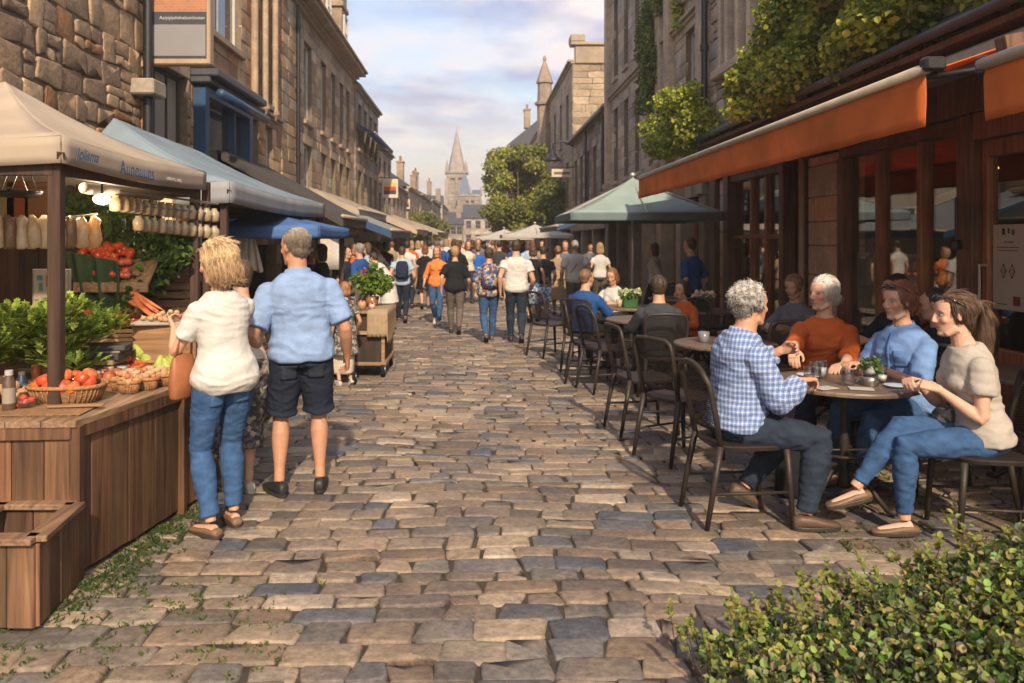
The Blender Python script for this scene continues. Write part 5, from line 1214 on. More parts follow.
def wall_awning(label, name, X0, Z0, X1, Z1, y0, y1, mat, drop=.22, bar=True, vmat=None, group=None, sides=False):
    o = empty(name, (X0, (y0+y1)/2, Z0), 0, label, 'awning', group); o.location = (0, 0, 0)
    mb = MB(); sag_sheet(mb, (X0, y0, Z0), (X0, y1, Z0), (X1, y1, Z1), (X1, y0, Z1), 24, 10, .03, .01, y0); mb.build('canvas', mat, o, True, solid=.006)
    mb = MB(); valance(mb, (X1, y0, Z1), (X1, y1, Z1), drop, sd=y0, outw=V((1 if X1 > X0 else -1, 0, 0))); mb.build('valance', vmat or mat, o, True, solid=.005)
    if sides:
        mb = MB(); mb.add([(X0, y0, Z0), (X1, y0, Z1), (X1, y0, Z1-drop), (X0, y0, Z0-drop*1.0)], [(0, 1, 2, 3)]); mb.build('side_valance', vmat or mat, o, solid=.005)
    if bar:
        mb = MB(); mb.tube([(X1, y0-.02, Z1+.02), (X1, y1+.02, Z1+.02)], .032, 12); mb.build('front_bar', CREAMBAR, o, True)
        for yy in (y0+.05, y1-.05): mb = MB(); mb.tube([(X0, yy, Z0-.25), ((X0+X1)/2, yy, (Z0+Z1)/2-.16), (X1, yy, Z1-.02)], .02, 8); mb.build('folding_arm', IRON, o, True)
    return o
if 'env' in BUILD:
    K = bld('cafe_building', 'stone cafe building with brown timber shopfront and mullioned upper window at the near right')
    hk = [(10.75, 13.3, 4.42, 6.1)]
    wallpiece(K, 'R', -1.0, 9.4, 3.15, 4.35, [], GREYS+PALE, .27, .28, .62, h=.03, gap=.016, X=FR, rnd=.035, jit=.02, hv=.010); wallpiece(K, 'R', 9.4, 13.88, 3.15, 6.6, hk, GREYS+PALE, .27, .28, .62, h=.03, gap=.016, X=FR, rnd=.035, jit=.02, split=.25, hv=.010)
    core(K, 'R', 9.45, 13.88, 2.7, 6.55, 4, X=FR, back=-.4); core(K, 'R', -1, 9.4, 2.75, 4.3, 4, X=FR, back=-.3); wallpiece(K, 'C', FR, FR+4, 4.3, 6.6, [], GREYS, .3, .35, .8, Y=9.42, name='end_wall')
    mp = mapper('R', FR); mb = MB()
    for a in (10.75, 11.28, 11.80, 12.33, 12.85, 13.2): pbox(mb, mp, a, a+.12, 4.42, 6.1, -.2, .07, .02, (.54, .45, .35))
    pbox(mb, mp, 10.6, 13.45, 4.25, 4.418, -.1, .16, .03, (.54, .45, .35)); pbox(mb, mp, 10.6, 13.45, 6.102, 6.3, -.1, .14, .03, (.54, .45, .35))
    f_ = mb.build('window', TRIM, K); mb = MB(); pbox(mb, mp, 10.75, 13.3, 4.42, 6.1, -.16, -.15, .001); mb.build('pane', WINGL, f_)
    # room behind the glass
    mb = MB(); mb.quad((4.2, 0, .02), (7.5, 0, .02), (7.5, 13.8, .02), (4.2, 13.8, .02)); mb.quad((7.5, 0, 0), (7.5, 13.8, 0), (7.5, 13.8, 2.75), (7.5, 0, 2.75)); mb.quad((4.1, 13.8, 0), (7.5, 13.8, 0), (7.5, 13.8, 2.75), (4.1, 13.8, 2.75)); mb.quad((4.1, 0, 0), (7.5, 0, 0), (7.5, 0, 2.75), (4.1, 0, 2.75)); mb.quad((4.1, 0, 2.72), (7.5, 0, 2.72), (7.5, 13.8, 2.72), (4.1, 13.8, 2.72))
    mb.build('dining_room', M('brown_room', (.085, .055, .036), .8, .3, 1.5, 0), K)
    # timber shopfront
    mb = MB()
    for a, b, c, d, w0, w1 in ((0, 13.88, 2.62, 3.12, -.1, .14), (6.68, 8.85, 0, .42, -.1, .06), (10.55, 12.7, 0, .42, -.1, .06), (6.68, 8.85, 2.50, 2.618, -.06, .08), (10.55, 12.7, 2.50, 2.618, -.06, .08), (6.44, 6.66, 0, 2.62, -.1, .10), (8.74, 8.90, 0, 2.5, -.1, .08), (10.45, 10.6, 0, 2.62, -.1, .08), (12.62, 12.85, 0, 2.62, -.1, .12), (13.3, 13.6, 0, 2.62, -.1, .12)): pbox(mb, mp, a, b, c, d, w0, w1, .012)
    for a in (6.95, 7.7): pbox(mb, mp, a, a+.55, .1, .34, .061, .075, .006)
    sf = mb.build('shopfront', DKW, K)
    for a in (7.26, 8.02, 11.12, 11.72):
        mb = MB(); pbox(mb, mp, a, a+.085, .42, 2.5, -.06, .05, .008); mb.build('mullion', ORW, sf)
    for a, b in ((6.66, 7.26), (7.345, 8.02), (8.105, 8.74), (10.6, 11.12), (11.205, 11.72), (11.805, 12.62)):
        mb = MB(); pbox(mb, mp, a, b, .42, 2.5, -.02, -.01, .001); mb.build('pane', SHOPGL, sf)
    for a, b in ((10.6, 11.12), (11.205, 11.72), (11.805, 12.62)):
        mb = MB(); pbox(mb, mp, a, b, 1.62, 1.68, -.05, .03, .005); mb.build('transom', ORW, sf)
    # stone piers; the last is a recess with its shade put into the colour
    for a, b, cc in ((8.92, 9.75, (.72, .55, .40)), (12.87, 13.28, (.72, .62, .5)), (9.78, 10.44, (.10, .075, .055))):
        mb = MB(); z = 0
        while z < 2.6:
            t_ = min(R.uniform(.28, .42), 2.6-z); pbox(mb, mp, a, b, z, z+t_-.006, -.25, .04 if cc[0] > .2 else -.1, .012, tuple(q*R.uniform(.85, 1.15) for q in cc)); z += t_
        mb.build('pier', TRIM, K)
    mb = MB(); mb.tube([(FR-.09, 9.82, 0), (FR-.09, 9.82, 2.6)], .04, 8); mb.build('wall_pipe', M('tan_pipe', (.32, .24, .16), .5, .1), K)
    # door: frame, glazed leaf, poster, handle
    mb = MB()
    for a, b, c, d in ((6.35, 6.43, 0, 2.4), (5.10, 5.24, 0, 2.4), (5.24, 6.35, 2.26, 2.4), (5.24, 6.35, 0, .75), (5.24, 6.28, 1.16, 1.24)):
        if (c, d) == (1.16, 1.24): continue
        pbox(mb, mp, a, b, c, d, -.06, .03, .01)
    pbox(mb, mp, 5.0, 6.44, 2.402, 2.62, -.1, .10, .01)
    dr = mb.build('door', ORW, K); mb = MB(); pbox(mb, mp, 5.24, 6.35, .75, 2.26, -.02, -.01, .001); mb.build('pane', SHOPGL, dr)
    mb = MB(); mb.tube([(FR-.05, 6.33, 1.05), (FR-.11, 6.33, 1.05), (FR-.11, 6.33, 1.4), (FR-.05, 6.33, 1.4)], .012, 8); mb.build('handle', ALU, dr)
    mb = MB(); mb.bx(FR-.16, FR-.10, 6.56, 6.62, 1.52, 1.60, .01); mb.tube([(FR-.13, 6.6, 1.56), (FR-.13, 6.6, 1.95)], .012, 8); mb.build('door_closer', IRON, K)
    # poster in the door: two columns of tiny marks and two coloured emblems
    ps = MB(); pbox(ps, mp, 5.97, 6.33, 1.06, 1.72, -.006, .002, .001, (.80, .76, .72))
    po = tag(ps.build('poster', PAPER), 'white paper poster with small emblems taped inside the brown cafe door', 'poster')
    ps = MB()
    for y_, z, wd_, hh, c in ((6.20, 1.64, .03, .05, (.03, .03, .03)), (6.14, 1.65, .02, .04, (.05, .05, .05)), (6.09, 1.64, .03, .04, (.25, .12, .05)), (6.14, 1.58, .11, .008, (.1, .1, .1)), (6.15, 1.54, .26, .007, (.15, .15, .15)), (6.15, 1.515, .22, .006, (.15, .15, .15)), (6.05, 1.10, .08, .07, (.30, .09, .03)), (6.22, 1.10, .12, .006, (.1, .1, .1))): pbox(ps, mp, y_-wd_/2, y_+wd_/2, z, z+hh, .0035, .0045, .0003, c)
    for y_, c in ((6.20, (.20, .13, .08)), (6.10, (.05, .13, .22))):
        ps.loft([(V((FR-.0045, y_, 1.36)), V((0, .036, 0)), V((0, 0, .06))), (V((FR-.0055, y_, 1.36)), V((0, .036, 0)), V((0, 0, .06)))], 4, 2, c)
        ps.loft([(V((FR-.0058, y_, 1.36)), V((0, .022, 0)), V((0, 0, .04))), (V((FR-.0066, y_, 1.36)), V((0, .022, 0)), V((0, 0, .04)))], 12, 2, (.6, .55, .45))
    ps.build('print', PAPER, po)
    for i, (y_, z, wd_, hh, lb) in enumerate(((8.45, .85, .45, .62, 'pale notice sheet in the lower left pane of the big cafe window'), (7.75, .85, .5, .62, 'pale notice sheet in the middle pane of the big cafe window'), (7.62, .55, .28, .34, 'small framed menu card behind the middle pane of the cafe window'))):
        ps = MB(); pbox(ps, mp, y_-wd_/2, y_+wd_/2, z, z+hh, -.05, -.045, .001, (.55, .55, .52)); tag(ps.build('notice', PAPER), lb, 'notice')
    ps = MB(); pbox(ps, mp, 12.0, 12.22, 1.98, 2.36, -.006, .004, .001, (.08, .08, .09)); for_ = tag(ps.build('window_sign', PAPER), 'small dark sign with white marks in the further cafe window', 'sign')
    ps = MB(); pbox(ps, mp, 12.06, 12.16, 2.05, 2.12, .0045, .006, .0005); pbox(ps, mp, 12.06, 12.16, 2.17, 2.20, .0045, .006, .0005); pbox(ps, mp, 12.06, 12.09, 2.23, 2.30, .0045, .006, .0005); ps.build('mark', PAPER, for_)
    # warm ceiling lamps inside
    for i, (x, y_) in enumerate(((5.0, 7.9), (4.9, 6.0), (5.3, 11.4))):
        mb = MB(); mb.lathe((x, y_, 2.30), [(.15, 0), (.13, .05), (.05, .12), (.02, .15)], 16); l_ = tag(mb.build('pendant_lamp', M('lit_shade', (.8, .6, .35), .5, .05, emit=(1, .62, .28, 3.0)), None, True), ('round lit ceiling lamp inside the cafe behind the big window', 'round lit ceiling lamp inside the cafe behind the door', 'round lit ceiling lamp inside the cafe behind the further window')[i], 'lamp')
        mb = MB(); mb.tube([(x, y_, 2.45), (x, y_, 2.72)], .008, 6); mb.build('cord', IRON, l_)
    for ya, yb_ in ((.1, 1.6), (1.75, 3.3), (3.45, 4.95)):
        mb = MB()
        for a, b, c, d in ((ya, ya+.1, 0, 2.6), (yb_-.1, yb_, 0, 2.6), (ya+.1, yb_-.1, 0, .5), (ya+.1, yb_-.1, 2.45, 2.6), ((ya+yb_)/2-.03, (ya+yb_)/2+.03, .5, 2.45)): pbox(mb, mp, a, b, c, d, -.08, .04, .008)
        wf = mb.build('window', ORW, K); mb = MB(); pbox(mb, mp, ya+.1, yb_-.1, .5, 2.45, -.02, -.01, .001); mb.build('pane', SHOPGL, wf)
        mb = MB(); pbox(mb, mp, yb_, yb_+.15, 0, 2.6, -.2, .06, .01, (.6, .48, .36)); mb.build('pier', TRIM, K)
    # eave (small tiled lean-to) with gutter
    mb = MB(); mb.add([(FR+.0, -.2, 3.52), (FR, 13.85, 3.52), (3.70, 13.85, 3.27), (3.70, -.2, 3.27)], [(0, 1, 2, 3)]); e_ = mb.build('eave_roof', SLATE, K, solid=.05)
    mb = MB(); mb.tube([(3.68, -.2, 3.26), (3.68, 13.86, 3.26)], .045, 8); mb.build('gutter', LEAD, e_, True)
    mb = MB(); mb.bx(3.74, FR, -.2, 13.84, 3.14, 3.2, .01); mb.build('soffit', DKW, e_)
    a1 = wall_awning('long orange canvas awning with pale front bar over the cafe tables', 'orange_awning', 3.93, 3.02, 2.50, 2.53, 4.44, 12.2, ORC, .30)
    mb = MB(); mb.bx(3.78, 3.99, 4.4, 12.25, 2.92, 3.08, .02); mb.build('cassette', ALU, a1)
    mb = MB(); mb.box((2.53, 4.42, 2.57), (.12, .08, .08), None, .015); mb.build('end_cap', IRON, a1)
    a2 = wall_awning('second orange awning of the cafe, cut off by the right edge of the view', 'orange_awning', 3.93, 2.95, 2.50, 2.445, 3.05, 3.93, ORC, .26)
    mb = MB(); mb.box((2.53, 3.95, 2.46), (.10, .06, .10), None, .015); mb.build('end_cap', IRON, a2)
    mb = MB(); mb.bar((FR-.02, 4.18, 2.86), (2.75, 4.18, 2.60), .09, .12); tag(mb.build('awning_beam', DKW), 'dark wooden beam between the two orange awnings', 'beam')
    # ivy
    def ivy(label, blobs, n, size, cols, vine=None, seed=1, name='ivy', shell=.4, light=.3):
        o = empty(name, (0, 0, 0), 0, label, 'ivy'); mb = MB(); foliage(mb, blobs, n, size, cols, random.Random(seed), shell, .6, .48, light); mb.build('foliage', LEAF, o)
        if vine:
            s_ = MB()
            for pts in vine: s_.tube(pts, [.018]*(len(pts)-1)+[.006], 6)
            s_.build('stem', BARK, o)
        return o
    YG = [(.32, .38, .045), (.42, .45, .055), (.22, .30, .035), (.12, .18, .025), (.50, .50, .07)]
    rv = random.Random(4); bl = []
    for i in range(70):
        y_ = rv.uniform(4.4, 10.4); top_ = 5.0-max(0, y_-9)*.25-max(0, 7-y_)*.3; z = rv.uniform(3.42, top_); bl.append(((FR-.12-rv.uniform(.0, .42)*(1-(z-3.4)/3), y_, z), (rv.uniform(.14, .3), rv.uniform(.3, .6), rv.uniform(.18, .34))))
    for i in range(12): bl.append(((3.55+rv.uniform(-.1, .2), rv.uniform(9.0, 10.9), rv.uniform(3.3, 3.75)), (.2, .3, .16)))
    ivy('large bright green climber spilling over the gutter above the cafe awning', bl, 40000, .060, YG, [[(FR-.05, yy, 3.5), (FR-.12, yy+.2, 4.2), (FR-.08, yy-.1, 5.2)] for yy in (6, 7.5, 9, 10.2)], 2)
    bl = [((3.72+rv.uniform(-.3, .2), rv.uniform(12.9, 15.9), rv.uniform(3.35, 4.05)), (.3, .5, .28)) for _ in range(16)]+[((3.5, 15.0, 3.4), (.35, .6, .25)), ((3.8, 14.0, 4.2), (.25, .35, .2))]
    ivy('bushy yellow-green plant on the ledge beside the black drainpipe', bl, 10000, .06, YG, [[(FR-.1, 14.2, 3.1), (FR-.25, 14.3, 3.6), (FR-.3, 14.2, 4.0)]], 3)
    bl = [((FR-.18, 18.1+rv.uniform(-.55, .7)*(1-k/60), 4.75+2.2*k/22+rv.uniform(-.1, .1)), (.2, .42 if k < 16 else .25, .25)) for k in range(22)]+[((FR-.15, 17.2-.03*k, 6.6+.2*k), (.15, .2, .2)) for k in range(14)]
    ivy('dark hanging ivy column on the upper wall of the tall right building', bl, 9000, .06, [(.10, .16, .03), (.16, .22, .035), (.06, .10, .02), (.28, .31, .05)], [[(FR-.05, 18, 4.6), (FR-.1, 18.1, 6), (FR-.08, 17.5, 9)]], 5)
    bl = [((FR-.12, 15.7, 5.9+.2*k), (.1, .15, .15)) for k in range(10)]
    ivy('thin strand of ivy high on the pilaster of the tall right building', bl, 500, .08, YG, [[(FR-.05, 15.7, 5.8), (FR-.05, 15.7, 8)]], 6)
    # parasols
    def parasol(label, x, y_, top, eave, half, pole_r, mat, under, z0=0, name='parasol', group=None, vd=.12):
        o = empty(name, (x, y_, 0), rad(0), label, 'parasol', group); mb = MB()
        cs = [(-half, -half), (half, -half), (half, half), (-half, half)]
        for i in range(4):
            a = cs[i]; b = cs[(i+1) % 4]
            def f(u, v, a=a, b=b):
                ex = a[0]+(b[0]-a[0])*u; ey = a[1]+(b[1]-a[1])*u; z = eave+(top-eave)*(1-v)-.10*math.sin(math.pi*u)*v*half*.2-.05*math.sin(math.pi*v)
                return (ex*v, ey*v, z)
            mb.grid(f, 14, 10)
        mb.build('canopy', mat, o, 'auto', solid=.004)
        mb = MB()
        for i in range(4):
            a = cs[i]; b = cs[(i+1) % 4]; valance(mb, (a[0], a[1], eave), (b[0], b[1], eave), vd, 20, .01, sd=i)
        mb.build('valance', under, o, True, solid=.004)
        mb = MB(); mb.tube([(0, 0, 0), (0, 0, top+.06)], pole_r, 12); mb.lathe((0, 0, top+.02), [(.05, 0), (.05, .04), (.015, .07)], 12); mb.build('pole', ALU, o, True)
        for c in cs+[(0, -half), (half, 0), (0, half), (-half, 0)]:
            mb = MB(); mb.tube([(0, 0, top-.04), (c[0]*.98, c[1]*.98, eave+.0)], .010, 6); mb.tube([(0, 0, eave-.12), (c[0]*.5, c[1]*.5, (top+eave)/2-.03)], .008, 6); mb.build('rib', ALU, o)
        mb = MB(); mb.bx(-.28, .28, -.28, .28, 0, .07, .02); mb.build('base', IRON, o)
        return o
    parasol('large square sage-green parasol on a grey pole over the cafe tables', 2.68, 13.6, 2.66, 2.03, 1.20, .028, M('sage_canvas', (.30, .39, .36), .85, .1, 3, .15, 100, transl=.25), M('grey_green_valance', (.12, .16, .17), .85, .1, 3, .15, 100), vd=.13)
    WC = M('white_canvas', (.58, .55, .50), .85, .06, 3, .15, 100, transl=.3)
    parasol('white parasol half hidden behind the blue-edged awning', 2.1, 28, 2.15, 1.78, 1.2, .025, WC, WC, name='parasol'); parasol('further white parasol at the foot of the big tree', 1.2, 33, 2.05, 1.72, 1.2, .025, WC, WC, name='parasol')
    wall_awning('grey sloping awning with blue front edge beyond the parasol', 'shop_awning', 4.0, 2.62, 1.95, 1.92, 19, 24, GREYC, .10, vmat=BLUEP, sides=True)
    # lamp and sign on the right
    o = empty('wall_lamp', (0, 0, 0), 0, 'black bell-shaped street lamp on a wall bracket beside the big tree', 'lamp')
    mb = MB(); mb.tube([(4.1, 33.2, 5.5), (3.6, 33.2, 5.7), (3.25, 33.2, 5.6), (3.22, 33.2, 5.35)], .035, 8); mb.build('bracket', IRON, o, True)
    mb = MB(); mb.lathe((3.22, 33.2, 4.88), [(.36, 0), (.34, .06), (.2, .22), (.08, .36), (.06, .5)], 16); mb.build('shade', IRON, o, True)
    mb = MB(); mb.ell((3.22, 33.2, 4.84), .14, .14, .10); mb.build('globe', M('frosted_globe', (.7, .66, .58), .3, .05), o, True)
    o = empty('hanging_sign', (0, 0, 0), 0, 'long narrow beige name board sticking out under the bell lamp', 'sign')
    mb = MB(); mb.bx(3.15, 4.0, 32.9, 33.0, 4.18, 4.52, .02); mb.build('board', M('beige_board', (.54, .45, .35), .6, .1, 3), o)
    mb = MB(); mb.bx(3.25, 3.9, 32.89, 32.898, 4.30, 4.40, .002); mb.build('lettering', M('faded_brown', (.16, .10, .06), .7, .2, 20), o)
    mb = MB(); mb.tube([(4.15, 32.95, 4.60), (3.1, 32.95, 4.60)], .02, 6); mb.build('bracket', IRON, o)

# ---------------------------------------------------------------- cafe furniture
CHM = M('dark_bronze_metal', (.026, .019, .015), .5, .25, 20, .12, 70, spec=.35); 
def weave_mat():
    m = bpy.data.materials.new('woven_cane'); t, N, L = nt(m); out = N.new('ShaderNodeOutputMaterial'); b = N.new('ShaderNodeBsdfPrincipled'); tc = N.new('ShaderNodeTexCoord')
    mp = N.new('ShaderNodeMapping'); mp.inputs['Scale'].default_value = (110, 110, 110); mp.inputs['Rotation'].default_value = (0.0, .78, .0); L.new(tc.outputs['Object'], mp.inputs[0])
    c = N.new('ShaderNodeTexChecker'); c.inputs['Scale'].default_value = 1; c.inputs[1].default_value = (.045, .034, .026, 1); c.inputs[2].default_value = (.008, .006, .005, 1); L.new(mp.outputs[0], c.inputs[0])
    L.new(c.outputs[0], b.inputs[0]); b.inputs['Roughness'].default_value = .7; b.inputs['Specular IOR Level'].default_value = .2; bp = N.new('ShaderNodeBump'); bp.inputs['Distance'].default_value = .004; L.new(c.outputs[1], bp.inputs['Height']); L.new(bp.outputs[0], b.inputs['Normal'])
    tr = N.new('ShaderNodeBsdfTransparent'); ms = N.new('ShaderNodeMixShader'); mu = N.new('ShaderNodeMath'); mu.operation = 'MULTIPLY'; mu.inputs[1].default_value = .75; L.new(c.outputs[1], mu.inputs[0]); L.new(mu.outputs[0], ms.inputs[0]); L.new(b.outputs[0], ms.inputs[1]); L.new(tr.outputs[0], ms.inputs[2]); L.new(ms.outputs[0], out.inputs[0]); return m
WEAVE = weave_mat()
def make_chair(kind=0):
    """faces +Y; back at -Y"""
    o = empty('cafe_chair', (0, 0, 0)); 
    mb = MB(); 
    mb.loft([(V((0, .0, z)), V((a, 0, 0)), V((0, b, 0))) for z, a, b in ((.432, .20, .20), (.436, .215, .212), (.455, .22, .217), (.462, .212, .21))], 28, 3.4); mb.build('seat', CHM, o, 'auto')
    H = .90; yb = -.205
    for s in (-1, 1):
        mb = MB(); mb.tube([(s*.19, .185, .44), (s*.198, .20, .25), (s*.205, .215, 0)], [.020, .018, .014], 8); mb.build('leg', CHM, o, True)
        mb = MB(); mb.tube([(s*.185, yb+.01, .46), (s*.195, yb-.03, .25), (s*.20, yb-.075, 0)], [.021, .018, .014], 8); mb.build('leg', CHM, o, True)
    fr = MB(); pts = [(-.185, yb+.01, .45), (-.195, yb-.02, .62), (-.20, yb-.06, .80)]
    arc = [(-.19*math.cos(a), yb-.075-.02*math.sin(a), .82+.085*math.sin(a)) for a in [math.pi*i/10 for i in range(1, 10)]]
    if kind == 1: arc = [(-.19, yb-.07, .86), (-.15, yb-.078, .885), (0, yb-.09, .892), (.15, yb-.078, .885), (.19, yb-.07, .86)]
    pts = pts+arc+[(.20, yb-.06, .80), (.195, yb-.02, .62), (.185, yb+.01, .45)]
    fr.tube(pts, .018, 8); fr.build('back_frame', CHM, o, True)
    bk = MB()
    def f(u, v):
        x = -.178+.356*u; z = .54+(.33-.07*(abs(2*u-1)**3 if kind == 0 else 0))*v; return (x, yb-.02-.19*(z-.54)-.022*math.sin(math.pi*u), z)
    bk.grid(f, 10, 10); bk.build('backrest', WEAVE, o, True)
    for pts in ([(-.192, yb+.0, .54), (0, yb-.03, .54), (.192, yb+.0, .54)], [(-.2, yb-.04, .2), (-.2, .2, .2)], [(.2, yb-.04, .2), (.2, .2, .2)]): st = MB(); st.tube(pts, .009, 6); st.build('stretcher', CHM, o, True)
    return o
def make_table(r_=.42, H=.74):
    o = empty('cafe_table'); mb = MB(); mb.lathe((0, 0, H-.03), [(r_-.012, 0), (r_, .004), (r_+.002, .018), (r_-.004, .028), (r_-.012, .030)], 48); mb.build('tabletop', TTOP, o, 'auto')
    mb = MB(); mb.lathe((0, 0, 0), [(.045, .10), (.03, .14), (.024, .3), (.034, .36), (.024, .42), (.024, .62), (.05, .68), (.06, .71)], 16); mb.build('column', CHM, o, True)
    for i in range(4):
        a = i*math.pi/2+.5; c, s = math.cos(a), math.sin(a); mb = MB(); mb.tube([(c*.03, s*.03, .22), (c*.12, s*.12, .20), (c*.22, s*.22, .09), (c*.29, s*.29, .03), (c*.34, s*.34, .035)], [.018, .018, .017, .016, .020], 8); mb.build('leg', CHM, o, True)
    mb = MB(); mb.tube([(.2*math.cos(t), .2*math.sin(t), .32) for t in [i*math.pi/12 for i in range(25)]], .010, 6); mb.tube([(-.2, 0, .32), (.2, 0, .32)], .008, 6); mb.tube([(0, -.2, .32), (0, .2, .32)], .008, 6); mb.build('foot_ring', CHM, o, True)
    return o
TTOP = wood_mat('dark_table_top', (.10, .07, .05), (.20, .145, .105), axis=0, rough=.42, attr=False)
GLS = glass_mat('clear_glass', tint=(.93, .95, .95), refl=1.0, rough=.02); WAT = M('tea_coloured_drink', (.25, .12, .05), .2, .1, 5, 0)
if 'furn' in BUILD:
    c0 = make_chair(0); c1 = make_chair(1); used = [0, 0]
    CG = 'dark metal cafe chairs'
    def chair(x, y_, face, label, kind=0):
        p = (c0, c1)[kind]
        if not used[kind]: used[kind] = 1; p.location = (x, y_, 0); p.rotation_euler = (0, 0, rad(face)); tag(p, label, 'chair', CG); return p
        return dup(p, (x, y_, 0), rad(face), label, CG)
    S = lambda s: 'bronze cafe chair '+s
    chair(1.53, 4.62, -84, S('under the man in the checked shirt')); chair(2.76, 4.33, 82, S('under the young woman with the ponytail'), 1)
    chair(2.54, 5.78, 158, S('under the white-haired woman in rust orange')); chair(2.86, 5.24, 112, S('under the woman in the cornflower blouse'), 1)
    chair(1.52, 5.90, -62, S('empty behind the checked man, nearest of the empty ones'), 1); chair(1.42, 6.72, -80, S('standing empty just beyond the nearest empty one'), 1)
    chair(1.42, 8.55, -70, S('empty, third back along the street edge')); chair(1.30, 9.05, -96, S('with its back square to the street, beside the charcoal jacket'), 1)
    chair(1.85, 7.92, -4, S('under the person in the charcoal jacket'), 1); chair(1.36, 9.8, -35, S('under the man in the royal blue jumper'), 1)
    chair(1.05, 11.0, -60, S('empty, furthest along the street edge'), 1); chair(1.98, 11.4, 150, S('under the woman in the white blouse')); chair(2.45, 9.4, 130, S('under the person in the orange jumper'))
    chair(3.25, 8.05, 128, S('under the woman in the grey cardigan')); chair(3.42, 5.80, 60, S('under the person with striped sleeves')); chair(3.60, 6.72, 95, S('under the person in navy by the window'))
    chair(2.65, 7.25, 20, S('empty between the second table and the cafe window'), 1); chair(3.45, 4.55, 110, S('empty at the right edge behind the ponytailed woman')); chair(3.2, 10.6, 100, S('empty against the further cafe window'), 1)
    chair(2.9, 12.6, 120, S('empty beside the parasol pole')); chair(2.3, 12.4, -120, S('empty just left of the parasol pole'), 1)
    t0 = make_table(); tl = [(2.25, 4.88, 'dark round cafe table shared by the four people in front'), (2.10, 6.72, 'dark round cafe table with a cup and a glass behind the checked man'), (2.75, 9.9, 'dark round cafe table carrying the white flower pot'), (2.02, 10.35, 'dark round cafe table carrying the green planter'), (3.35, 7.2, 'dark round cafe table in front of the woman in grey'), (3.0, 11.9, 'dark round cafe table below the parasol'), (1.85, 8.75, 'dark round cafe table in front of the charcoal jacket'), (3.65, 5.1, 'dark round cafe table at the right edge of the view')]
    for i, (x, y_, lb) in enumerate(tl):
        if i == 0: t0.location = (x, y_, 0); tag(t0, lb, 'table', 'round cafe tables')
        else: dup(t0, (x, y_, 0), i*.7, lb, 'round cafe tables')
    TH = .742
    def tumbler(x, y_, label, z=TH, r_=.032, h=.11, fill=.0, fcol=None, name='glass'):
        mb = MB(); mb.lathe((x, y_, z), [(r_*.82, 0), (r_*.85, .002), (r_*.95, h*.5), (r_, h), (r_-.003, h), (r_*.88, h*.5), (r_*.78, .012), (.002, .012)], 20, cap=False)
        o = tag(mb.build(name, GLS, None, True), label, 'glass')
        if fill:
            q = MB(); q.lathe((x, y_, z+.014), [(r_*.76, 0), (r_*.9, h*fill), (.001, h*fill+.0005)], 16); q.build('drink', fcol or WAT, o, True)
        return o
    tumbler(1.98, 4.74, 'clear tumbler of amber drink nearest the checked man\'s hand', fill=.4); tumbler(2.07, 4.86, 'empty clear tumbler in the middle of the near table', h=.12, r_=.034); tumbler(2.15, 4.96, 'clear tumbler of water at the rust jumper woman\'s side', fill=.5, fcol=M('water', (.4, .42, .42), .1, .05))
    tumbler(2.44, 4.80, 'clear tumbler in front of the woman in blue, right of the condiment pot', h=.115, fill=.3, fcol=M('milky', (.5, .48, .45), .3)); tumbler(2.02, 6.55, 'amber glass on the second table', fill=.6)
    # handled mug
    mb = MB(); mb.lathe((2.20, 4.72, TH), [(.034, 0), (.036, .004), (.037, .1), (.034, .1), (.032, .01), (.002, .01)], 20, cap=False); mg = tag(mb.build('glass_mug', GLS, None, True), 'clear glass mug with handle in the middle of the near table', 'mug')
    mb = MB(); mb.tube([(2.235, 4.72, TH+.085), (2.262, 4.72, TH+.08), (2.268, 4.72, TH+.05), (2.255, 4.72, TH+.025), (2.236, 4.72, TH+.02)], .006, 8); mb.build('handle', GLS, mg, True)
    # condiment pot: glass jar with leafy sprigs and white blossom above a metal collar
    o = empty('condiment_pot', (2.33, 4.72, TH), 0, 'glass pot with metal base holding green sprigs and a white napkin on the near table', 'pot')
    mb = MB(); mb.lathe((0, 0, 0), [(.045, 0), (.047, .003), (.047, .03), (.045, .055), (.041, .055), (.041, .006), (.001, .006)], 24, cap=False); mb.build('base', M('brushed_steel', (.35, .30, .26), .3, .1, 5, 0, metal=.9), o, True)
    mb = MB(); mb.lathe((0, 0, .05), [(.044, 0), (.045, .002), (.048, .10), (.046, .10), (.042, .004)], 24, cap=False); mb.build('jar', GLS, o, True)
    mb = MB(); foliage(mb, [((.02, 0, .13), (.035, .03, .03)), ((-.02, .01, .12), (.025, .03, .03)), ((.03, -.02, .10), (.02, .02, .03))], 170, .028, [(.08, .14, .03), (.12, .2, .04)], random.Random(2)); mb.build('sprigs', LEAF, o)
    mb = MB(); mb.ell((-.005, -.01, .085), .032, .032, .022, None, 12, (.8, .78, .74)); mb.ell((.0, .0, .105), .024, .024, .018, None, 12, (.8, .76, .7)); mb.build('napkin', PAPER, o, True)
    # saucers, plates, phone, spoons
    def plate(x, y_, z, r_, label, col=(.6, .6, .6), name='plate'):
        mb = MB(); mb.lathe((x, y_, z), [(r_*.55, 0), (r_*.6, .003), (r_, .014), (r_-.004, .016), (r_*.55, .006), (.001, .006)], 28, col); return tag(mb.build(name, PORC, None, True), label, 'plate')
    PORC = M('porcelain', (1, 1, 1), .25, .04, 5, 0, attr=True, spec=.6)
    plate(2.45, 4.66, TH, .065, 'small white saucer with blue rim at the right edge of the near table', (.42, .50, .62)); plate(2.10, 5.02, TH, .08, 'white plate with cutlery before the rust jumper woman'); plate(1.98, 6.42, TH, .07, 'white saucer on the second table', (.5, .52, .58))
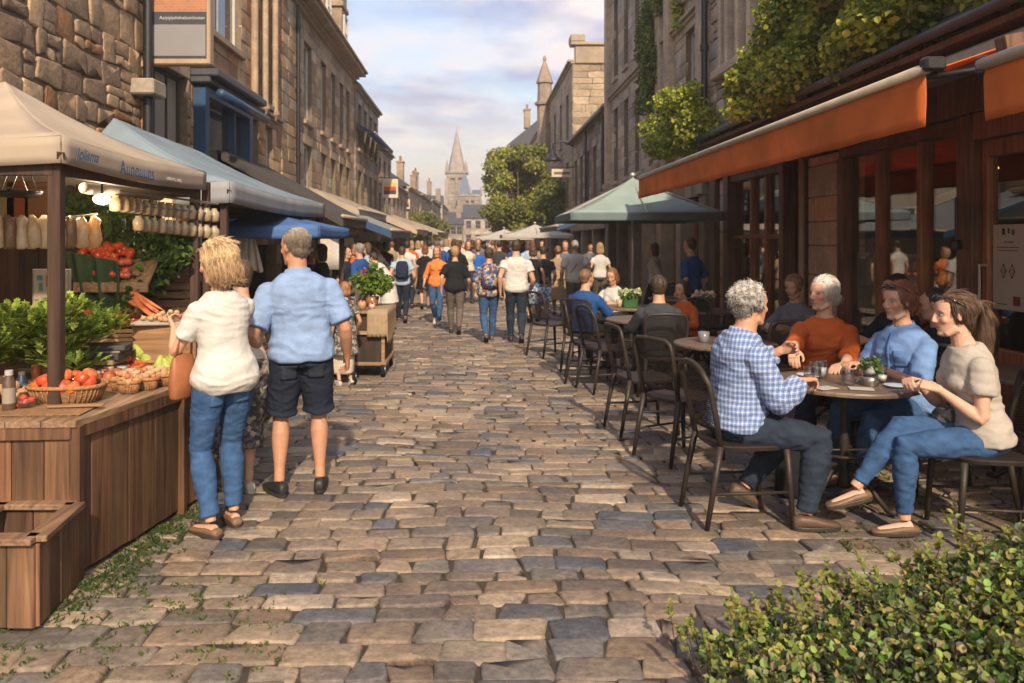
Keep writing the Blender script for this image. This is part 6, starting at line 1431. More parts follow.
    for x, y_, a, lb in ((2.02, 4.62, .4, 'folded white paper napkin by the checked man\'s hand'), (2.22, 4.60, -.3, 'open white menu leaflet at the front of the near table')):
        mb = MB(); mb.box((x, y_, TH+.004), (.13, .09, .004), Matrix.Rotation(a, 3, 'Z'), .001, (.7, .7, .72)); tag(mb.build('napkin', PAPER), lb, 'napkin')
    mb = MB(); mb.lathe((1.93, 6.75, TH), [(.04, 0), (.044, .004), (.048, .085), (.045, .085), (.04, .01), (.001, .01)], 20, (.16, .16, .17)); tag(mb.build('cup', PORC, None, True), 'grey stoneware cup on the second table', 'cup')
    # flower pots
    def flowerpot(x, y_, label, w_, potc, flc, n, seed, square=True, hgt=.12):
        o = empty('flower_pot', (x, y_, TH), 0, label, 'flower pot'); mb = MB()
        mb.loft([(V((0, 0, z)), V((w_*a, 0, 0)), V((0, w_*a*.8, 0))) for z, a in ((0, .8), (.004, .86), (hgt, 1), (hgt, .92), (hgt-.02, .9))], 24, 5 if square else 2); mb.build('pot', M('pot_glaze', potc, .4, .1, 8, .05), o, 'auto')
        mb = MB(); foliage(mb, [((0, 0, hgt+.03), (w_*1.1, w_, .05))], n, .045, [(.07, .14, .03), (.12, .2, .05)], random.Random(seed)); mb.build('leaves', LEAF, o)
        mb = MB(); foliage(mb, [((w_*q, 0, hgt+.07), (w_*.7, w_*.8, .035)) for q in (-.7, 0, .7)], int(n*1.4), .03, flc, random.Random(seed+1), .2, 0, .6); mb.build('blossom', LEAF, o)
    flowerpot(2.78, 9.75, 'green pot of cream white blossoms on the table beside the cafe pier', .10, (.06, .11, .03), [(.75, .65, .5), (.7, .5, .4)], 260, 4); flowerpot(1.98, 10.25, 'rectangular green planter with pale green flowers on the third table', .11, (.03, .10, .03), [(.55, .65, .3), (.6, .6, .4)], 260, 8)
    mb = MB(); mb.lathe((2.60, 9.72, TH), [(.03, 0), (.04, .11), (.036, .11), (.028, .01), (.001, .01)], 16, (.45, .28, .17)); tag(mb.build('paper_cup', PORC, None, True), 'brown paper cup left of the white flower pot', 'cup')
    mb = MB(); mb.lathe((1.84, 10.2, TH), [(.03, 0), (.04, .10), (.036, .10), (.028, .01), (.001, .01)], 16, (.45, .30, .2)); tag(mb.build('paper_cup', PORC, None, True), 'brown paper cup left of the green planter', 'cup')
    o = empty('salad_bowl', (3.22, 7.05, TH), 0, 'bowl of green leaves in front of the woman in the grey cardigan', 'bowl'); mb = MB(); mb.lathe((0, 0, 0), [(.05, 0), (.1, .05), (.095, .05), (.05, .008), (.001, .008)], 20, (.3, .3, .3), cap=False); mb.build('bowl', PORC, o, True)
    mb = MB(); foliage(mb, [((0, 0, .05), (.09, .09, .03))], 160, .05, [(.12, .2, .03)], random.Random(3)); mb.build('salad', LEAF, o)
    # shoulder bags resting on the ground / on lap
    mb = MB(); mb.loft([(V((2.62, 4.40, .60+z)), V((.10*a, 0, 0)), V((0, .055*a, 0))) for z, a in ((0, .8), (.01, 1), (.05, 1), (.075, .8), (.085, .5))], 20, 2.6); b_ = tag(mb.build('handbag', C_PATT, None, True), 'small dark patterned handbag on the lap of the ponytailed woman', 'handbag')
    mb = MB(); mb.loft([(V((2.02, 5.02, z)), V((.13*a, 0, 0)), V((0, .08*a, 0))) for z, a in ((.0, .9), (.02, 1.05), (.15, 1), (.26, .8), (.30, .5))], 20, 2.6); tag(mb.build('tote_bag', C_BLACK, None, True), 'black bag standing on the cobbles under the near table', 'bag')
# ---------------------------------------------------------------- market stalls on the left
PLK = wood_mat('weathered_planks', (.07, .033, .017), (.235, .12, .06), axis=2); PLKH = wood_mat('counter_boards', (.12, .07, .04), (.32, .20, .12), axis=1); DPLK = wood_mat('dark_post', (.03, .014, .008), (.085, .04, .022), axis=2)
CRW = wood_mat('crate_wood', (.22, .13, .07), (.46, .30, .17), axis=0)
CREAMC = M('cream_canvas', (.54, .46, .37), .85, .17, 1.7, .2, 120, spec=.15, transl=.42, bd=.002); BLUEG = M('faded_blue_canvas', (.20, .26, .30), .85, .15, 2, .2, 120, spec=.15, transl=.1, bd=.002)
BLUEC = M('blue_canvas', (.075, .16, .36), .8, .15, 2, .2, 120, spec=.15, transl=.2, bd=.002); DKC = M('dark_canvas', (.05, .043, .04), .85, .15, 2, .1); GRNC = M('green_cloth', (.02, .042, .02), .9, .2, 4, .3, 80)
WICK = M('wicker', (.24, .13, .06), .7, .35, 60, .9, 90, stretch=(1, 1, 2.5), bd=.008, attr=True); PRO = M('produce', (1, 1, 1), .36, .10, 25, .1, 60, attr=True, spec=.5, coat=.15)
VEG = M('rough_produce', (1, 1, 1), .8, .2, 40, .3, 90, attr=True); TIN = M('tin', (.38, .37, .35), .35, .08, 8, 0, metal=.8); BLK = M('blue_ink', (.05, .11, .20), .7, .1, 10, 0)
PLAST = M('clear_film', (.60, .50, .37), .25, .12, 20, .5, 30, spec=.6, transl=.25, bd=.01, attr=True)
def quadprism(mb, pts, z0, z1, col=(1, 1, 1)):
    n = len(pts); vs = [(x, y_, z0) for x, y_ in pts]+[(x, y_, z1) for x, y_ in pts]
    ar = sum(pts[i][0]*pts[(i+1) % n][1]-pts[(i+1) % n][0]*pts[i][1] for i in range(n))
    fs = [tuple(range(n))[::-1], tuple(range(n, 2*n))]+[(i, (i+1) % n, n+(i+1) % n, n+i) for i in range(n)]
    if ar < 0: fs = [f[::-1] for f in fs]
    mb.add(vs, fs, col)
def planks(mb, a, b, z0, z1, wd=.12, thick=.022, r=R, gap=.004, out=None):
    a = V((*a, 0)); b = V((*b, 0)); d = (b-a); Ln = d.length; d.normalize(); nrm = V((d.y, -d.x, 0)) if out is None else V(out); u = 0
    while u < Ln-.01:
        w_ = min(wd*r.uniform(.8, 1.25), Ln-u); 
        if Ln-u-w_ < wd*.4: w_ = Ln-u
        t = r.uniform(.55, 1.2); c = (t*r.uniform(.9, 1.1), t, t*r.uniform(.85, 1.05)); mid = a+d*(u+w_/2)+nrm*r.uniform(-.003, .003)+V((0, 0, (z0+z1)/2))
        m_ = Matrix((d, nrm, V((0, 0, 1)))).transposed(); mb.box(mid, (w_-gap, thick, z1-z0+r.uniform(-.006, 0)), m_, .003, c); u += w_
def counter(label, C1, C2, C3, C4, zt=.76, name='market_counter'):
    """C1 near street corner, C2 far street corner, C3 far inner, C4 near inner"""
    o = empty(name, (0, 0, 0), 0, label, 'market counter'); r = random.Random(int(C1[1]*100))
    mb = MB(); planks(mb, C1, C2, .03, zt-.075, .125, r=r); planks(mb, C4, C1, .03, zt-.075, .16, r=r); mb.build('front_panel', PLK, o)
    mb = MB(); planks(mb, C2, C3, .03, zt-.075, .14, r=r); mb.build('side_panel', PLK, o)
    mb = MB(); ex = .03
    cen = ((C1[0]+C3[0])/2, (C1[1]+C3[1])/2); q = [tuple(V(c)+(V(c)-V(cen)).normalized()*.045) for c in (C1, C2, C3, C4)]
    n = 7
    for i in range(n):                                                    # top boards run along the street
        t0, t1 = i/n, (i+1)/n-.004
        L_ = lambda A, B, t: (A[0]+(B[0]-A[0])*t, A[1]+(B[1]-A[1])*t); tt = r.uniform(.8, 1.15)
        quadprism(mb, [L_(q[0], q[3], t0), L_(q[1], q[2], t0), L_(q[1], q[2], t1), L_(q[0], q[3], t1)], zt-.03, zt+r.uniform(-.001, .001), (tt, tt, tt*.97))
    mb.build('counter_top', PLKH, o)
    mb = MB()
    for A, B in ((C1, C2), (C4, C1), (C2, C3)):
        a = V((*A, zt-.055)); b = V((*B, zt-.055)); d = (b-a).normalized(); nr_ = V((d.y, -d.x, 0)); mb.bar(a+nr_*.018, b+nr_*.018, .026, .07, col=(.8, .75, .7))
    mb.build('apron_rail', PLK, o)
    mb = MB(); mid = ((C1[0]*.27+C2[0]*.73), (C1[1]*.27+C2[1]*.73))
    for A in (C1, C2, mid): mb = MB(); mb.bar((A[0]+.012, A[1], .0), (A[0]+.012, A[1], zt-.03), .05, .05, col=(.75, .7, .65)); mb.build('corner_post', PLK, o)
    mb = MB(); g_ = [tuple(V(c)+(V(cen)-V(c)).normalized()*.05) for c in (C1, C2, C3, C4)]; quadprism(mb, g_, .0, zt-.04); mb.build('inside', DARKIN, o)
    return o
def pyramid_canopy(label, x0, x1, y0, y1, ze, apex, mat, val=.13, ridge=None, posts=None, name='market_canopy', under=None, vmat=None, sag=.05, beam=True):
    o = empty(name, (0, 0, 0), 0, label, 'canopy'); mb = MB(); A = V(apex); B = V(ridge) if ridge else A
    c = [V((x0, y0, ze)), V((x1, y0, ze)), V((x1, y1, ze)), V((x0, y1, ze))]
    sides = [(c[0], c[1], A, A), (c[1], c[2], B, A), (c[2], c[3], B, B), (c[3], c[0], A, B)]
    for p, q, s, t_ in sides:
        def f(u, v, p=p, q=q, s=s, t_=t_):
            a = (p*(1-u)+q*u)*(1-v)+(t_*(1-u)+s*u)*v; a = a+V((0, 0, -sag*math.sin(math.pi*v)-sag*.6*math.sin(math.pi*u)*(1-v)+.008*noise.noise(a*3))); return a
        mb.grid(f, 16, 8)
    mb.build('canopy_cover', mat, o, 'auto', solid=.005)
    mb = MB()
    for i in range(4):
        p, q = c[i], c[(i+1) % 4]; d = (q-p).normalized(); n = 24
        def f(u, v, p=p, q=q, d=d):
            a = p*(1-u)+q*u; x = u*(q-p).length; return a+V((0, 0, -sag*.6*math.sin(math.pi*u)-val*v))+V((d.y, -d.x, 0))*(.004+.010*v*noise.noise(V((x*6, v*2, i*3))))
        mb.grid(f, n, 3)
    mb.build('valance', vmat or mat, o, True, solid=.004)
    if posts:
        for x, y_ in posts: mb = MB(); mb.bar((x, y_, 0), (x, y_, ze-.02), .065, .065, ch=.006); mb.build('post', DPLK, o)
    if beam:
        mb = MB(); i_ = .06
        for a, b in (((x0+i_, y0+i_), (x1-i_, y0+i_)), ((x1-i_, y0+i_), (x1-i_, y1-i_)), ((x1-i_, y1-i_), (x0+i_, y1-i_)), ((x0+i_, y1-i_), (x0+i_, y0+i_))): mb.bar((*a, ze-.10-val*.4), (*b, ze-.10-val*.4), .05, .08)
        for q in c: mb.bar(q+V((0, 0, -.10)), A+V((0, 0, -.16)) if (q-A).length < (q-B).length else B+V((0, 0, -.16)), .035, .04)
        mb.build('frame', DPLK, o)
    return o
def text_obj(s, size, mat, parent, loc, rot, name='lettering', ext=.001, shear=0, xs=1.0):
    cu = bpy.data.curves.new('t', 'FONT'); cu.body = s; cu.size = size; cu.extrude = ext; cu.shear = shear; ob = bpy.data.objects.new('t', cu); COL.objects.link(ob); bpy.context.view_layer.update()
    me = bpy.data.meshes.new_from_object(ob.evaluated_get(bpy.context.evaluated_depsgraph_get())); bpy.data.objects.remove(ob)
    o = link(name, me, mat, parent); o.matrix_world = Matrix.Translation(loc) @ rot @ Matrix.Diagonal((xs, 1, 1, 1)); return o
if 'stall' in BUILD:
    counter('near wooden plank market counter loaded with tomatoes, greens and jars', (-1.88, 3.75), (-1.665, 5.0), (-2.95, 5.2), (-2.95, 3.68))
    counter('second plank counter just behind the blonde shopper and the man in shorts', (-1.68, 5.06), (-1.76, 6.35), (-2.9, 6.35), (-2.9, 5.3))
    counter('third plank counter beyond the man in shorts', (-1.86, 6.85), (-1.80, 8.3), (-2.9, 8.3), (-2.9, 6.85), .74)
    # open planter box in front
    o = empty('wooden_planter', (0, 0, 0), 0, 'open-topped wooden planter box standing before the near counter', 'planter'); r = random.Random(5)
    X1, Y0, Y1, X0, H = -1.80, 3.28, 3.71, -2.75, .385
    mb = MB(); planks(mb, (X0, Y0), (X1, Y0), .01, H-.03, .17, r=r); planks(mb, (X1, Y0), (X1-.05, Y1), .01, H-.03, .12, r=r); planks(mb, (X1-.05, Y1), (X0, Y1), .01, H-.03, .17, r=r); planks(mb, (X0, Y1), (X0, Y0), .01, H-.03, .17, r=r); mb.build('side_boards', PLK, o)
    mb = MB(); e_ = .035
    for a, b in (((X0, Y0), (X1, Y0)), ((X1, Y0), (X1-.05, Y1)), ((X1-.05, Y1), (X0, Y1)), ((X0+.55, Y0), (X0+.55, Y1))): mb.bar((*a, H-.012), (*b, H-.012), .085, .026, col=(1.1, 1.05, 1))
    mb.build('rim', PLKH, o); mb = MB(); mb.quad((X0, Y0, .22), (X1-.03, Y0, .22), (X1-.06, Y1, .22), (X0, Y1, .22)); mb.build('earth', SOIL, o)
    # canopies
    c1_ = pyramid_canopy('cream canvas canopy with blue lettering over the near stall', -3.9, -2.07, 4.0, 6.15, 2.12, (-2.98, 5.07, 2.60), CREAMC, .135, posts=[(-2.13, 4.07), (-2.13, 6.09), (-3.83, 4.07), (-3.83, 6.09)])
    rt_ = Matrix.Rotation(rad(90), 4, 'Z') @ Matrix.Rotation(rad(90), 4, 'X')
    text_obj('Jolisma', .085, BLK, c1_, V((-2.052, 4.12, 2.02)), rt_, shear=.3); text_obj('Aunouuns', .115, BLK, c1_, V((-2.050, 4.62, 1.985)), rt_, xs=1.05)
    text_obj('auuonea ouas', .05, M('faded_print', (.46, .40, .33), .9, .05), c1_, V((-2.050, 5.32, 2.0)), rt_, name='small_print')
    pyramid_canopy('long faded blue-grey canopy behind the cream one', -3.95, -2.24, 7.3, 11.9, 2.14, (-3.75, 8.3, 2.86), BLUEG, .20, ridge=(-3.75, 11.0, 2.80), posts=[(-2.32, 7.4), (-2.32, 11.8), (-3.88, 7.4)], vmat=GREYC, sag=.07)
    pyramid_canopy('bright blue canopy tucked under the blue-grey one', -2.88, -1.76, 9.0, 11.2, 1.76, (-2.75, 10.2, 2.04), BLUEC, .13, posts=[(-2.8, 9.08), (-1.85, 11.1)], beam=False, sag=.03)
    # awnings down the left side
    def LA(label, y0, y1, X1, Z1, Z0=2.95, mat=GREYC, vm=None, drop=.16): return wall_awning(label, 'shop_awning', FL+.08, Z0, X1, Z1, y0, y1, mat, drop, vmat=vm, sides=True, group=None)
    LA('dark brown canvas awning just beyond the blue canopy', 13.3, 16.2, -2.2, 1.98, 3.1, DKC); LA('grey awning with navy valance panels in the middle of the left row', 17, 22, -1.78, 1.80, 2.75, GREYC, BLUEP)
    LA('cream retractable awning high above the left row of stalls', 20.3, 26.5, -2.95, 2.38, 2.95, CREAMC); LA('beige striped awning further along the left shops', 26.8, 33, -1.95, 1.95, 2.9, M('beige_canvas', (.42, .34, .26), .85, .12, 3))
    LA('dark grey awning past the beige one', 34, 39, -2.1, 1.95, 2.7, DKC); LA('pale distant awning on the left among the crowd', 41, 49, -1.9, 2.0, 2.9, CREAMC); LA('farthest beige awning on the left of the street', 51, 60, -2.0, 2.1, 2.9, M('sand_canvas', (.40, .34, .28), .85, .12, 3))
    wall_awning('small blue awning high on the dark stone house', 'window_awning', FL+.12, 5.75, FL+.75, 5.40, 28.3, 34.5, BLUEC, .10)
    # hanging sign board at the top left
    sg = empty('hanging_sign', (0, 0, 0), 0, 'large framed sign board with brick picture, dark band and blank grey panel', 'sign')
    a = P(150, 65, 10.3); b = P(211, -14, 10.3)
    mb = MB(); x0, x1, z0, z1 = a.x, b.x, a.z, b.z
    mb.bx(x0, x1, 10.26, 10.42, z0, z1, .015); mb.build('frame', M('tan_frame', (.36, .26, .17), .6, .1), sg)
    def pan(nm, u0, u1, v0, v1, mat, w_=.006): m_ = MB(); m_.bx(x0+(x1-x0)*u0, x0+(x1-x0)*u1, 10.26-w_, 10.262, z0+(z1-z0)*v0, z0+(z1-z0)*v1, .001); return m_.build(nm, mat, sg)
    pan('dark_border', .05, .945, .075, .95, M('slate_paint', (.035, .04, .055), .5, .1)); pan('grey_panel', .065, .93, .105, .50, M('blank_grey', (.21, .205, .21), .5, .05, 3), .009)
    bm = bpy.data.materials.new('brick_picture'); t_, N_, L_ = nt(bm); oo = N_.new('ShaderNodeOutputMaterial'); bb = N_.new('ShaderNodeBsdfPrincipled'); br = N_.new('ShaderNodeTexBrick'); tcc = N_.new('ShaderNodeTexCoord'); mm = N_.new('ShaderNodeMapping'); mm.inputs['Rotation'].default_value = (rad(90), 0, 0); L_.new(tcc.outputs['Object'], mm.inputs[0]); L_.new(mm.outputs[0], br.inputs[0])
    br.inputs['Scale'].default_value = 7; br.inputs['Color1'].default_value = (.42, .15, .06, 1); br.inputs['Color2'].default_value = (.32, .11, .05, 1); br.inputs['Mortar'].default_value = (.30, .2, .13, 1); br.inputs['Mortar Size'].default_value = .03; L_.new(br.outputs[0], bb.inputs[0]); L_.new(bb.outputs[0], oo.inputs[0])
    pan('brick_picture', .05, .945, .66, .95, bm, .008)
    text_obj('Aaiyiylydnlnalsonlnotan', .062, M('cream_ink', (.5, .46, .38), .6, .05), sg, V((x0+.14, 10.248, z0+(z1-z0)*.565)), Matrix.Rotation(rad(90), 4, 'X'))
    mb = MB(); mb.bar((FL, 10.34, z1+.05), (x1, 10.34, z1+.05), .03, .05); mb.bar((FL, 10.34, z0+.5), (x0+.02, 10.34, z0+.5), .03, .05); mb.build('bracket', IRON, sg)
    # small coloured projecting signs
    for i, (Y, px0, px1, py0, py1, lb) in enumerate(((36, 382, 398, 179, 198, 'white projecting sign with yellow, red and black bands on the left row'), (50, 402, 410, 199, 209, 'smaller projecting sign with coloured bands further up the left row'), (60, 413, 418, 203, 210, 'tiny farthest projecting sign with a yellow band on the left row'))):
        a = P(px0, py1, Y); b = P(px1, py0, Y); o = empty('projecting_sign', (0, 0, 0), 0, lb, 'sign'); mb = MB(); mb.bx(a.x, b.x, Y, Y+.08, a.z, b.z, .01); mb.build('board', WHITEP, o)
        for k, c in enumerate(((.03, .03, .03), (.45, .06, .04), (.65, .42, .05))):
            mb = MB(); dz = (b.z-a.z)*.2; mb.bx(a.x+(b.x-a.x)*.12, b.x-(b.x-a.x)*.12, Y-.008, Y+.001, a.z+(b.z-a.z)*.2+dz*k, a.z+(b.z-a.z)*.2+dz*(k+1)-.005, .001); mb.build('colour_band', M('band', c, .5, .05), o)
        mb = MB(); mb.bar((FL-.1, Y+.04, b.z+.06), (b.x, Y+.04, b.z+.06), .03, .04); mb.build('bracket', IRON, o)
    # ---- produce
    TZ = .762; rp_ = random.Random(17)
    def proto_fruit(name, prof, col, mat, stem=None, cat='tomato', leaf=None, squash=1):
        mb = MB(); mb.lathe((0, 0, 0), prof, 14, col)
        if leaf:
            for k in range(5): a_ = k*1.256; mb.leaf(V((0, 0, prof[-1][1]-.001)), V((math.cos(a_), math.sin(a_), .15)), V((0, 0, 1)), leaf, leaf*.18, (.06, .13, .03), .1)
        return mb.mesh(name)
    tomp = lambda r_: [(r_*.25, 0), (r_*.65, r_*.12), (r_*.95, r_*.5), (r_, r_*.85), (r_*.92, r_*1.3), (r_*.6, r_*1.62), (r_*.2, r_*1.62)]
    FM = {}
    for k, (c, r_, lf) in dict(tomato=((.50, .065, .02), .034, .022), plum=((.42, .05, .02), .028, .016), orange_tomato=((.60, .13, .035), .036, .02), pear=((.32, .38, .07), .038, 0), onion=((.42, .24, .12), .032, 0), potato=((.40, .27, .15), .03, 0), radish=((.50, .10, .07), .028, .02), shallot=((.48, .16, .08), .022, 0)).items():
        pr = tomp(r_)
        if k == 'pear': pr = [(r_*.3, 0), (r_*.9, r_*.35), (r_, r_*.9), (r_*.75, r_*1.6), (r_*.45, r_*2.2), (r_*.3, r_*2.6), (r_*.1, r_*2.7)]
        if k == 'onion': pr = [(r_*.2, 0), (r_*.8, r_*.3), (r_, r_*.8), (r_*.8, r_*1.3), (r_*.3, r_*1.6), (r_*.1, r_*2.1)]
        FM[k] = (proto_fruit(k, pr, c, PRO, leaf=lf), r_, PRO if k not in ('potato', 'onion') else VEG)
    def fruit(kind, p, label, group, s=1.0, tilt=.6, cat=None):
        me, r_, mt_ = FM[kind]; nm = {'plum': 'tomato', 'orange_tomato': 'tomato'}.get(kind, kind); o = link(nm, me, mt_); o.location = p; o.scale = (s*rp_.uniform(.95, 1.08), s, s*rp_.uniform(.88, 1.0)); o.rotation_euler = (rp_.uniform(-tilt, tilt), rp_.uniform(-tilt, tilt), rp_.uniform(0, 6.28))
        tag(o, label, cat or nm, group); return o
    def heap(kinds, c, rx, ry, z, h, n, label, group, s=1.0, rot=0, slope=(0, 0)):
        """fruit heaped over an ellipse, built up without big overlaps"""
        pts = []; tries = 0
        while len(pts) < n and tries < n*60:
            tries += 1; a = rp_.uniform(0, 6.283); q = rp_.random()**.5; x = math.cos(a)*q*rx; y_ = math.sin(a)*q*ry; kd = rp_.choice(kinds); r_ = FM[kd][1]*s
            hh = h*(1-q*q)*rp_.random()**.45
            if all((x-p[0])**2+(y_-p[1])**2+((hh-p[2])*1.1)**2 > (r_+p[3])**2*.62 for p in pts): pts.append((x, y_, hh, r_, kd))
        for x, y_, hh, r_, kd in pts:
            X = x*math.cos(rot)-y_*math.sin(rot); Y = x*math.sin(rot)+y_*math.cos(rot)
            fruit(kd, (c[0]+X, c[1]+Y, z+hh+X*slope[0]+Y*slope[1]), label, group, s)
    def basket(x, y_, rx, ry, h, rot, label, name='basket', mat=None, handle=False):
        o = empty(name, (x, y_, TZ), rot, label, 'basket'); mb = MB()
        mb.loft([(V((0, 0, 0)), V((rx*.78, 0, 0)), V((0, ry*.78, 0))), (V((0, 0, h*.5)), V((rx*.92, 0, 0)), V((0, ry*.92, 0))), (V((0, 0, h)), V((rx, 0, 0)), V((0, ry, 0))), (V((0, 0, h)), V((rx*.93, 0, 0)), V((0, ry*.93, 0))), (V((0, 0, h*.45)), V((rx*.85, 0, 0)), V((0, ry*.85, 0)))], 36, 2.8); mb.build('body', mat or WICK, o, 'auto')
        mb = MB(); n = 36
        for k in range(n):                                              # upright canes
            a_ = 2*math.pi*k/n; f = lambda s_, z: V((math.copysign(abs(math.cos(a_))**.714, math.cos(a_))*rx*s_, math.copysign(abs(math.sin(a_))**.714, math.sin(a_))*ry*s_, z)); mb.tube([f(.79, 0), f(.93, h*.5), f(1.01, h)], .0042, 5, col=(1.3, 1.2, 1.1))
        mb.build('canes', WICK, o, True)
        mb = MB(); mb.tube([V((math.copysign(abs(math.cos(a_))**.714, math.cos(a_))*rx, math.copysign(abs(math.sin(a_))**.714, math.sin(a_))*ry, h)) for a_ in [2*math.pi*k/40 for k in range(41)]], .011, 7, col=(1.35, 1.2, 1.0)); mb.build('rim', WICK, o, True); return o
    basket(-2.12, 4.17, .185, .13, .085, .1, 'wicker basket heaped with orange tomatoes at the corner of the near counter')
    heap(['orange_tomato', 'orange_tomato', 'tomato'], (-2.12, 4.17), .15, .10, TZ+.05, .085, 30, 'plump orange-red tomato in the wicker basket at the counter corner', 'tomatoes in the wicker basket', 1.12)
    # glass bowl with cherry tomatoes
    gb = P(26, 410, 3.98); mb = MB(); mb.lathe((gb.x, gb.y, TZ), [(.03, 0), (.045, .01), (.058, .05), (.055, .05), (.04, .012), (.001, .01)], 20, cap=False); tag(mb.build('glass_bowl', GLS, None, True), 'small glass bowl of sliced tomatoes at the very front of the counter', 'bowl')
    heap(['plum'], (gb.x, gb.y), .035, .035, TZ+.012, .05, 9, 'small red tomato in the glass bowl at the front of the counter', 'tomatoes in the glass bowl', .7)
    # woven mat and wooden spoon
    mb = MB(); mb.box((-2.2, 3.93, TZ+.004), (.62, .26, .006), Matrix.Rotation(.05, 3, 'Z'), .002, (1, 1, 1)); rr_ = random.Random(1)
    for k in range(90): x = -2.5+.62*k/90; mb.tube([(x, 3.80+.02*math.sin(k), TZ+.004), (x+rr_.uniform(-.01, .01), 3.77+rr_.uniform(-.01, .01), TZ+.001)], .0015, 4)
    tag(mb.build('table_mat', WICK), 'fringed brown woven mat along the front edge of the counter', 'mat')
    mb = MB(); mb.box((-1.98, 3.97, TZ+.016), (.26, .045, .008), Matrix.Rotation(.12, 3, 'Z'), .003, (.9, .8, .7)); tag(mb.build('wooden_board', CRW), 'narrow wooden serving board below the tomato basket', 'board')
    def jar(x, y_, z, r_, h, col, lidc, label, name='jar', cat='jar', neck=.8, band=None):
        o = empty(name, (x, y_, z), rp_.uniform(0, 6), label, cat); mb = MB(); mb.lathe((0, 0, 0), [(r_*.9, 0), (r_, .006), (r_, h*.72), (r_*neck, h*.86), (r_*neck, h*.9)], 16, col); mb.build('body', PRO, o, 'auto')
        mb = MB(); mb.lathe((0, 0, h*.88), [(r_*neck*1.06, 0), (r_*neck*1.06, h*.12), (r_*neck*.9, h*.125)], 16, lidc); mb.build('lid', PORC, o, 'auto')
        if band: mb = MB(); mb.lathe((0, 0, h*.2), [(r_*1.012, 0), (r_*1.012, h*.38)], 16, band, cap=False); mb.build('label_band', PAPER, o)
        return o
    for i, (px, py, r_, h, c, l_, bd_, lb) in enumerate(((9, 411, .030, .20, (.10, .06, .04), (.4, .38, .35), (.5, .45, .38), 'tall dark bottle with pale label at the left edge of the counter'), (-8, 405, .035, .22, (.3, .16, .06), (.3, .3, .3), (.5, .45, .38), 'tall amber bottle cut by the left edge of the view'), (22, 398, .028, .14, (.02, .03, .06), (.1, .1, .12), (.06, .18, .35), 'small dark jar with blue band beside the pale-labelled bottle'), (37, 380, .03, .12, (.4, .12, .05), (.4, .3, .2), None, 'squat jar of red preserve behind the small dark jar'))):
        Y = FP*(EYE-TZ)/(py-HZ); jar((px-VX)/FP*Y, Y, TZ, r_, h, c, l_, lb, 'bottle' if 'bottle' in lb else 'jar', 'bottle' if 'bottle' in lb else 'jar', .6 if 'bottle' in lb else .85, bd_)
    k = 0
    for j in range(3):
        for i in range(5): jar(-2.18+i*.078+rp_.uniform(-.008, .008), 4.60+j*.085, TZ, .034, .085, rp_.choice([(.42, .12, .05), (.36, .18, .07), (.45, .2, .1)]), rp_.choice([(.55, .4, .25), (.4, .12, .06), (.5, .45, .4)]), 'small jar of red preserve among the jars behind the wicker basket').__setitem__('group', 'preserve jars behind the wicker basket')
    for i, (x, y_) in enumerate(((-1.90, 4.40), (-1.84, 4.50), (-1.80, 4.62), (-1.90, 4.62), (-1.98, 4.48))):
        b_ = basket(x, y_, .055, .045, .06, .2, 'small round punnet basket in the cluster right of the preserve jars', 'punnet'); b_['group'] = 'punnets on the near counter'
        heap(['onion', 'potato', 'shallot'], (x, y_), .038, .03, TZ+.04, .04, 7, 'small brown onion or potato in the punnets on the near counter', 'onions in the punnets', .72)
    # tin bowl with pears and melons
    mb = MB(); mb.lathe((-1.87, 4.93, TZ), [(.075, 0), (.085, .004), (.125, .055), (.130, .058), (.120, .055), (.08, .01), (.001, .008)], 28, cap=False); tag(mb.build('metal_bowl', TIN, None, 'auto'), 'wide metal bowl of green pears at the far end of the near counter', 'bowl')
    heap(['pear'], (-1.87, 4.93), .085, .085, TZ+.025, .09, 14, 'green pear in the wide metal bowl', 'pears in the metal bowl', 1.0)
    heap(['onion', 'potato'], (-1.76, 4.90), .03, .06, TZ+.03, .05, 6, 'brown onion at the right of the green pears', 'onions beside the pears', .9)
    basket(-2.10, 5.12, .12, .09, .07, 0, 'low wicker tray of pale green gourds behind the metal bowl'); heap(['pear'], (-2.10, 5.12), .09, .07, TZ+.05, .07, 12, 'pale green gourd in the low wicker tray behind the metal bowl', 'gourds in the wicker tray', 1.05)
    heap(['potato', 'onion'], (-2.52, 4.12), .2, .10, TZ, .11, 36, 'brown potato in the loose pile at the left end of the near counter', 'loose potatoes', 1.15)
    # stepped rear display: crates with tomatoes
    def crate(x, y_, z, lx, ly, h, rot, label, name='crate', slats=3, mat=None):
        o = empty(name, (x, y_, z), rot, label, 'crate'); mb = MB()
        for k in range(slats):
            z0 = h*(k+.08)/slats; z1 = h*(k+.88)/slats
            for sx in (-1, 1): mb.bx(sx*lx/2-.006, sx*lx/2+.006, -ly/2, ly/2, z0, z1, .002)
            for sy in (-1, 1): mb.bx(-lx/2, lx/2, sy*ly/2-.006, sy*ly/2+.006, z0+.001, z1-.001, .002)
        mb.build('slats', mat or CRW, o); mb = MB()
        for sx in (-1, 1):
            for sy in (-1, 1): mb = MB(); mb.bx(sx*(lx/2-.015)-.012, sx*(lx/2-.015)+.012, sy*(ly/2-.018)-.01, sy*(ly/2-.018)+.01, 0, h+.01, .002); mb.build('corner_batten', mat or CRW, o)
        mb = MB(); mb.bx(-lx/2+.01, lx/2-.01, -ly/2+.01, ly/2-.01, .0, .012, .002); mb.build('bottom', mat or CRW, o); return o
    sh_ = empty('display_shelf', (0, 0, 0), 0, 'raised dark wooden shelf at the back of the near counter', 'shelf'); mb = MB(); mb.bx(-2.95, -2.12, 5.25, 5.85, .88, .91, .004, (.6, .55, .5)); mb.build('board', PLKH, sh_)
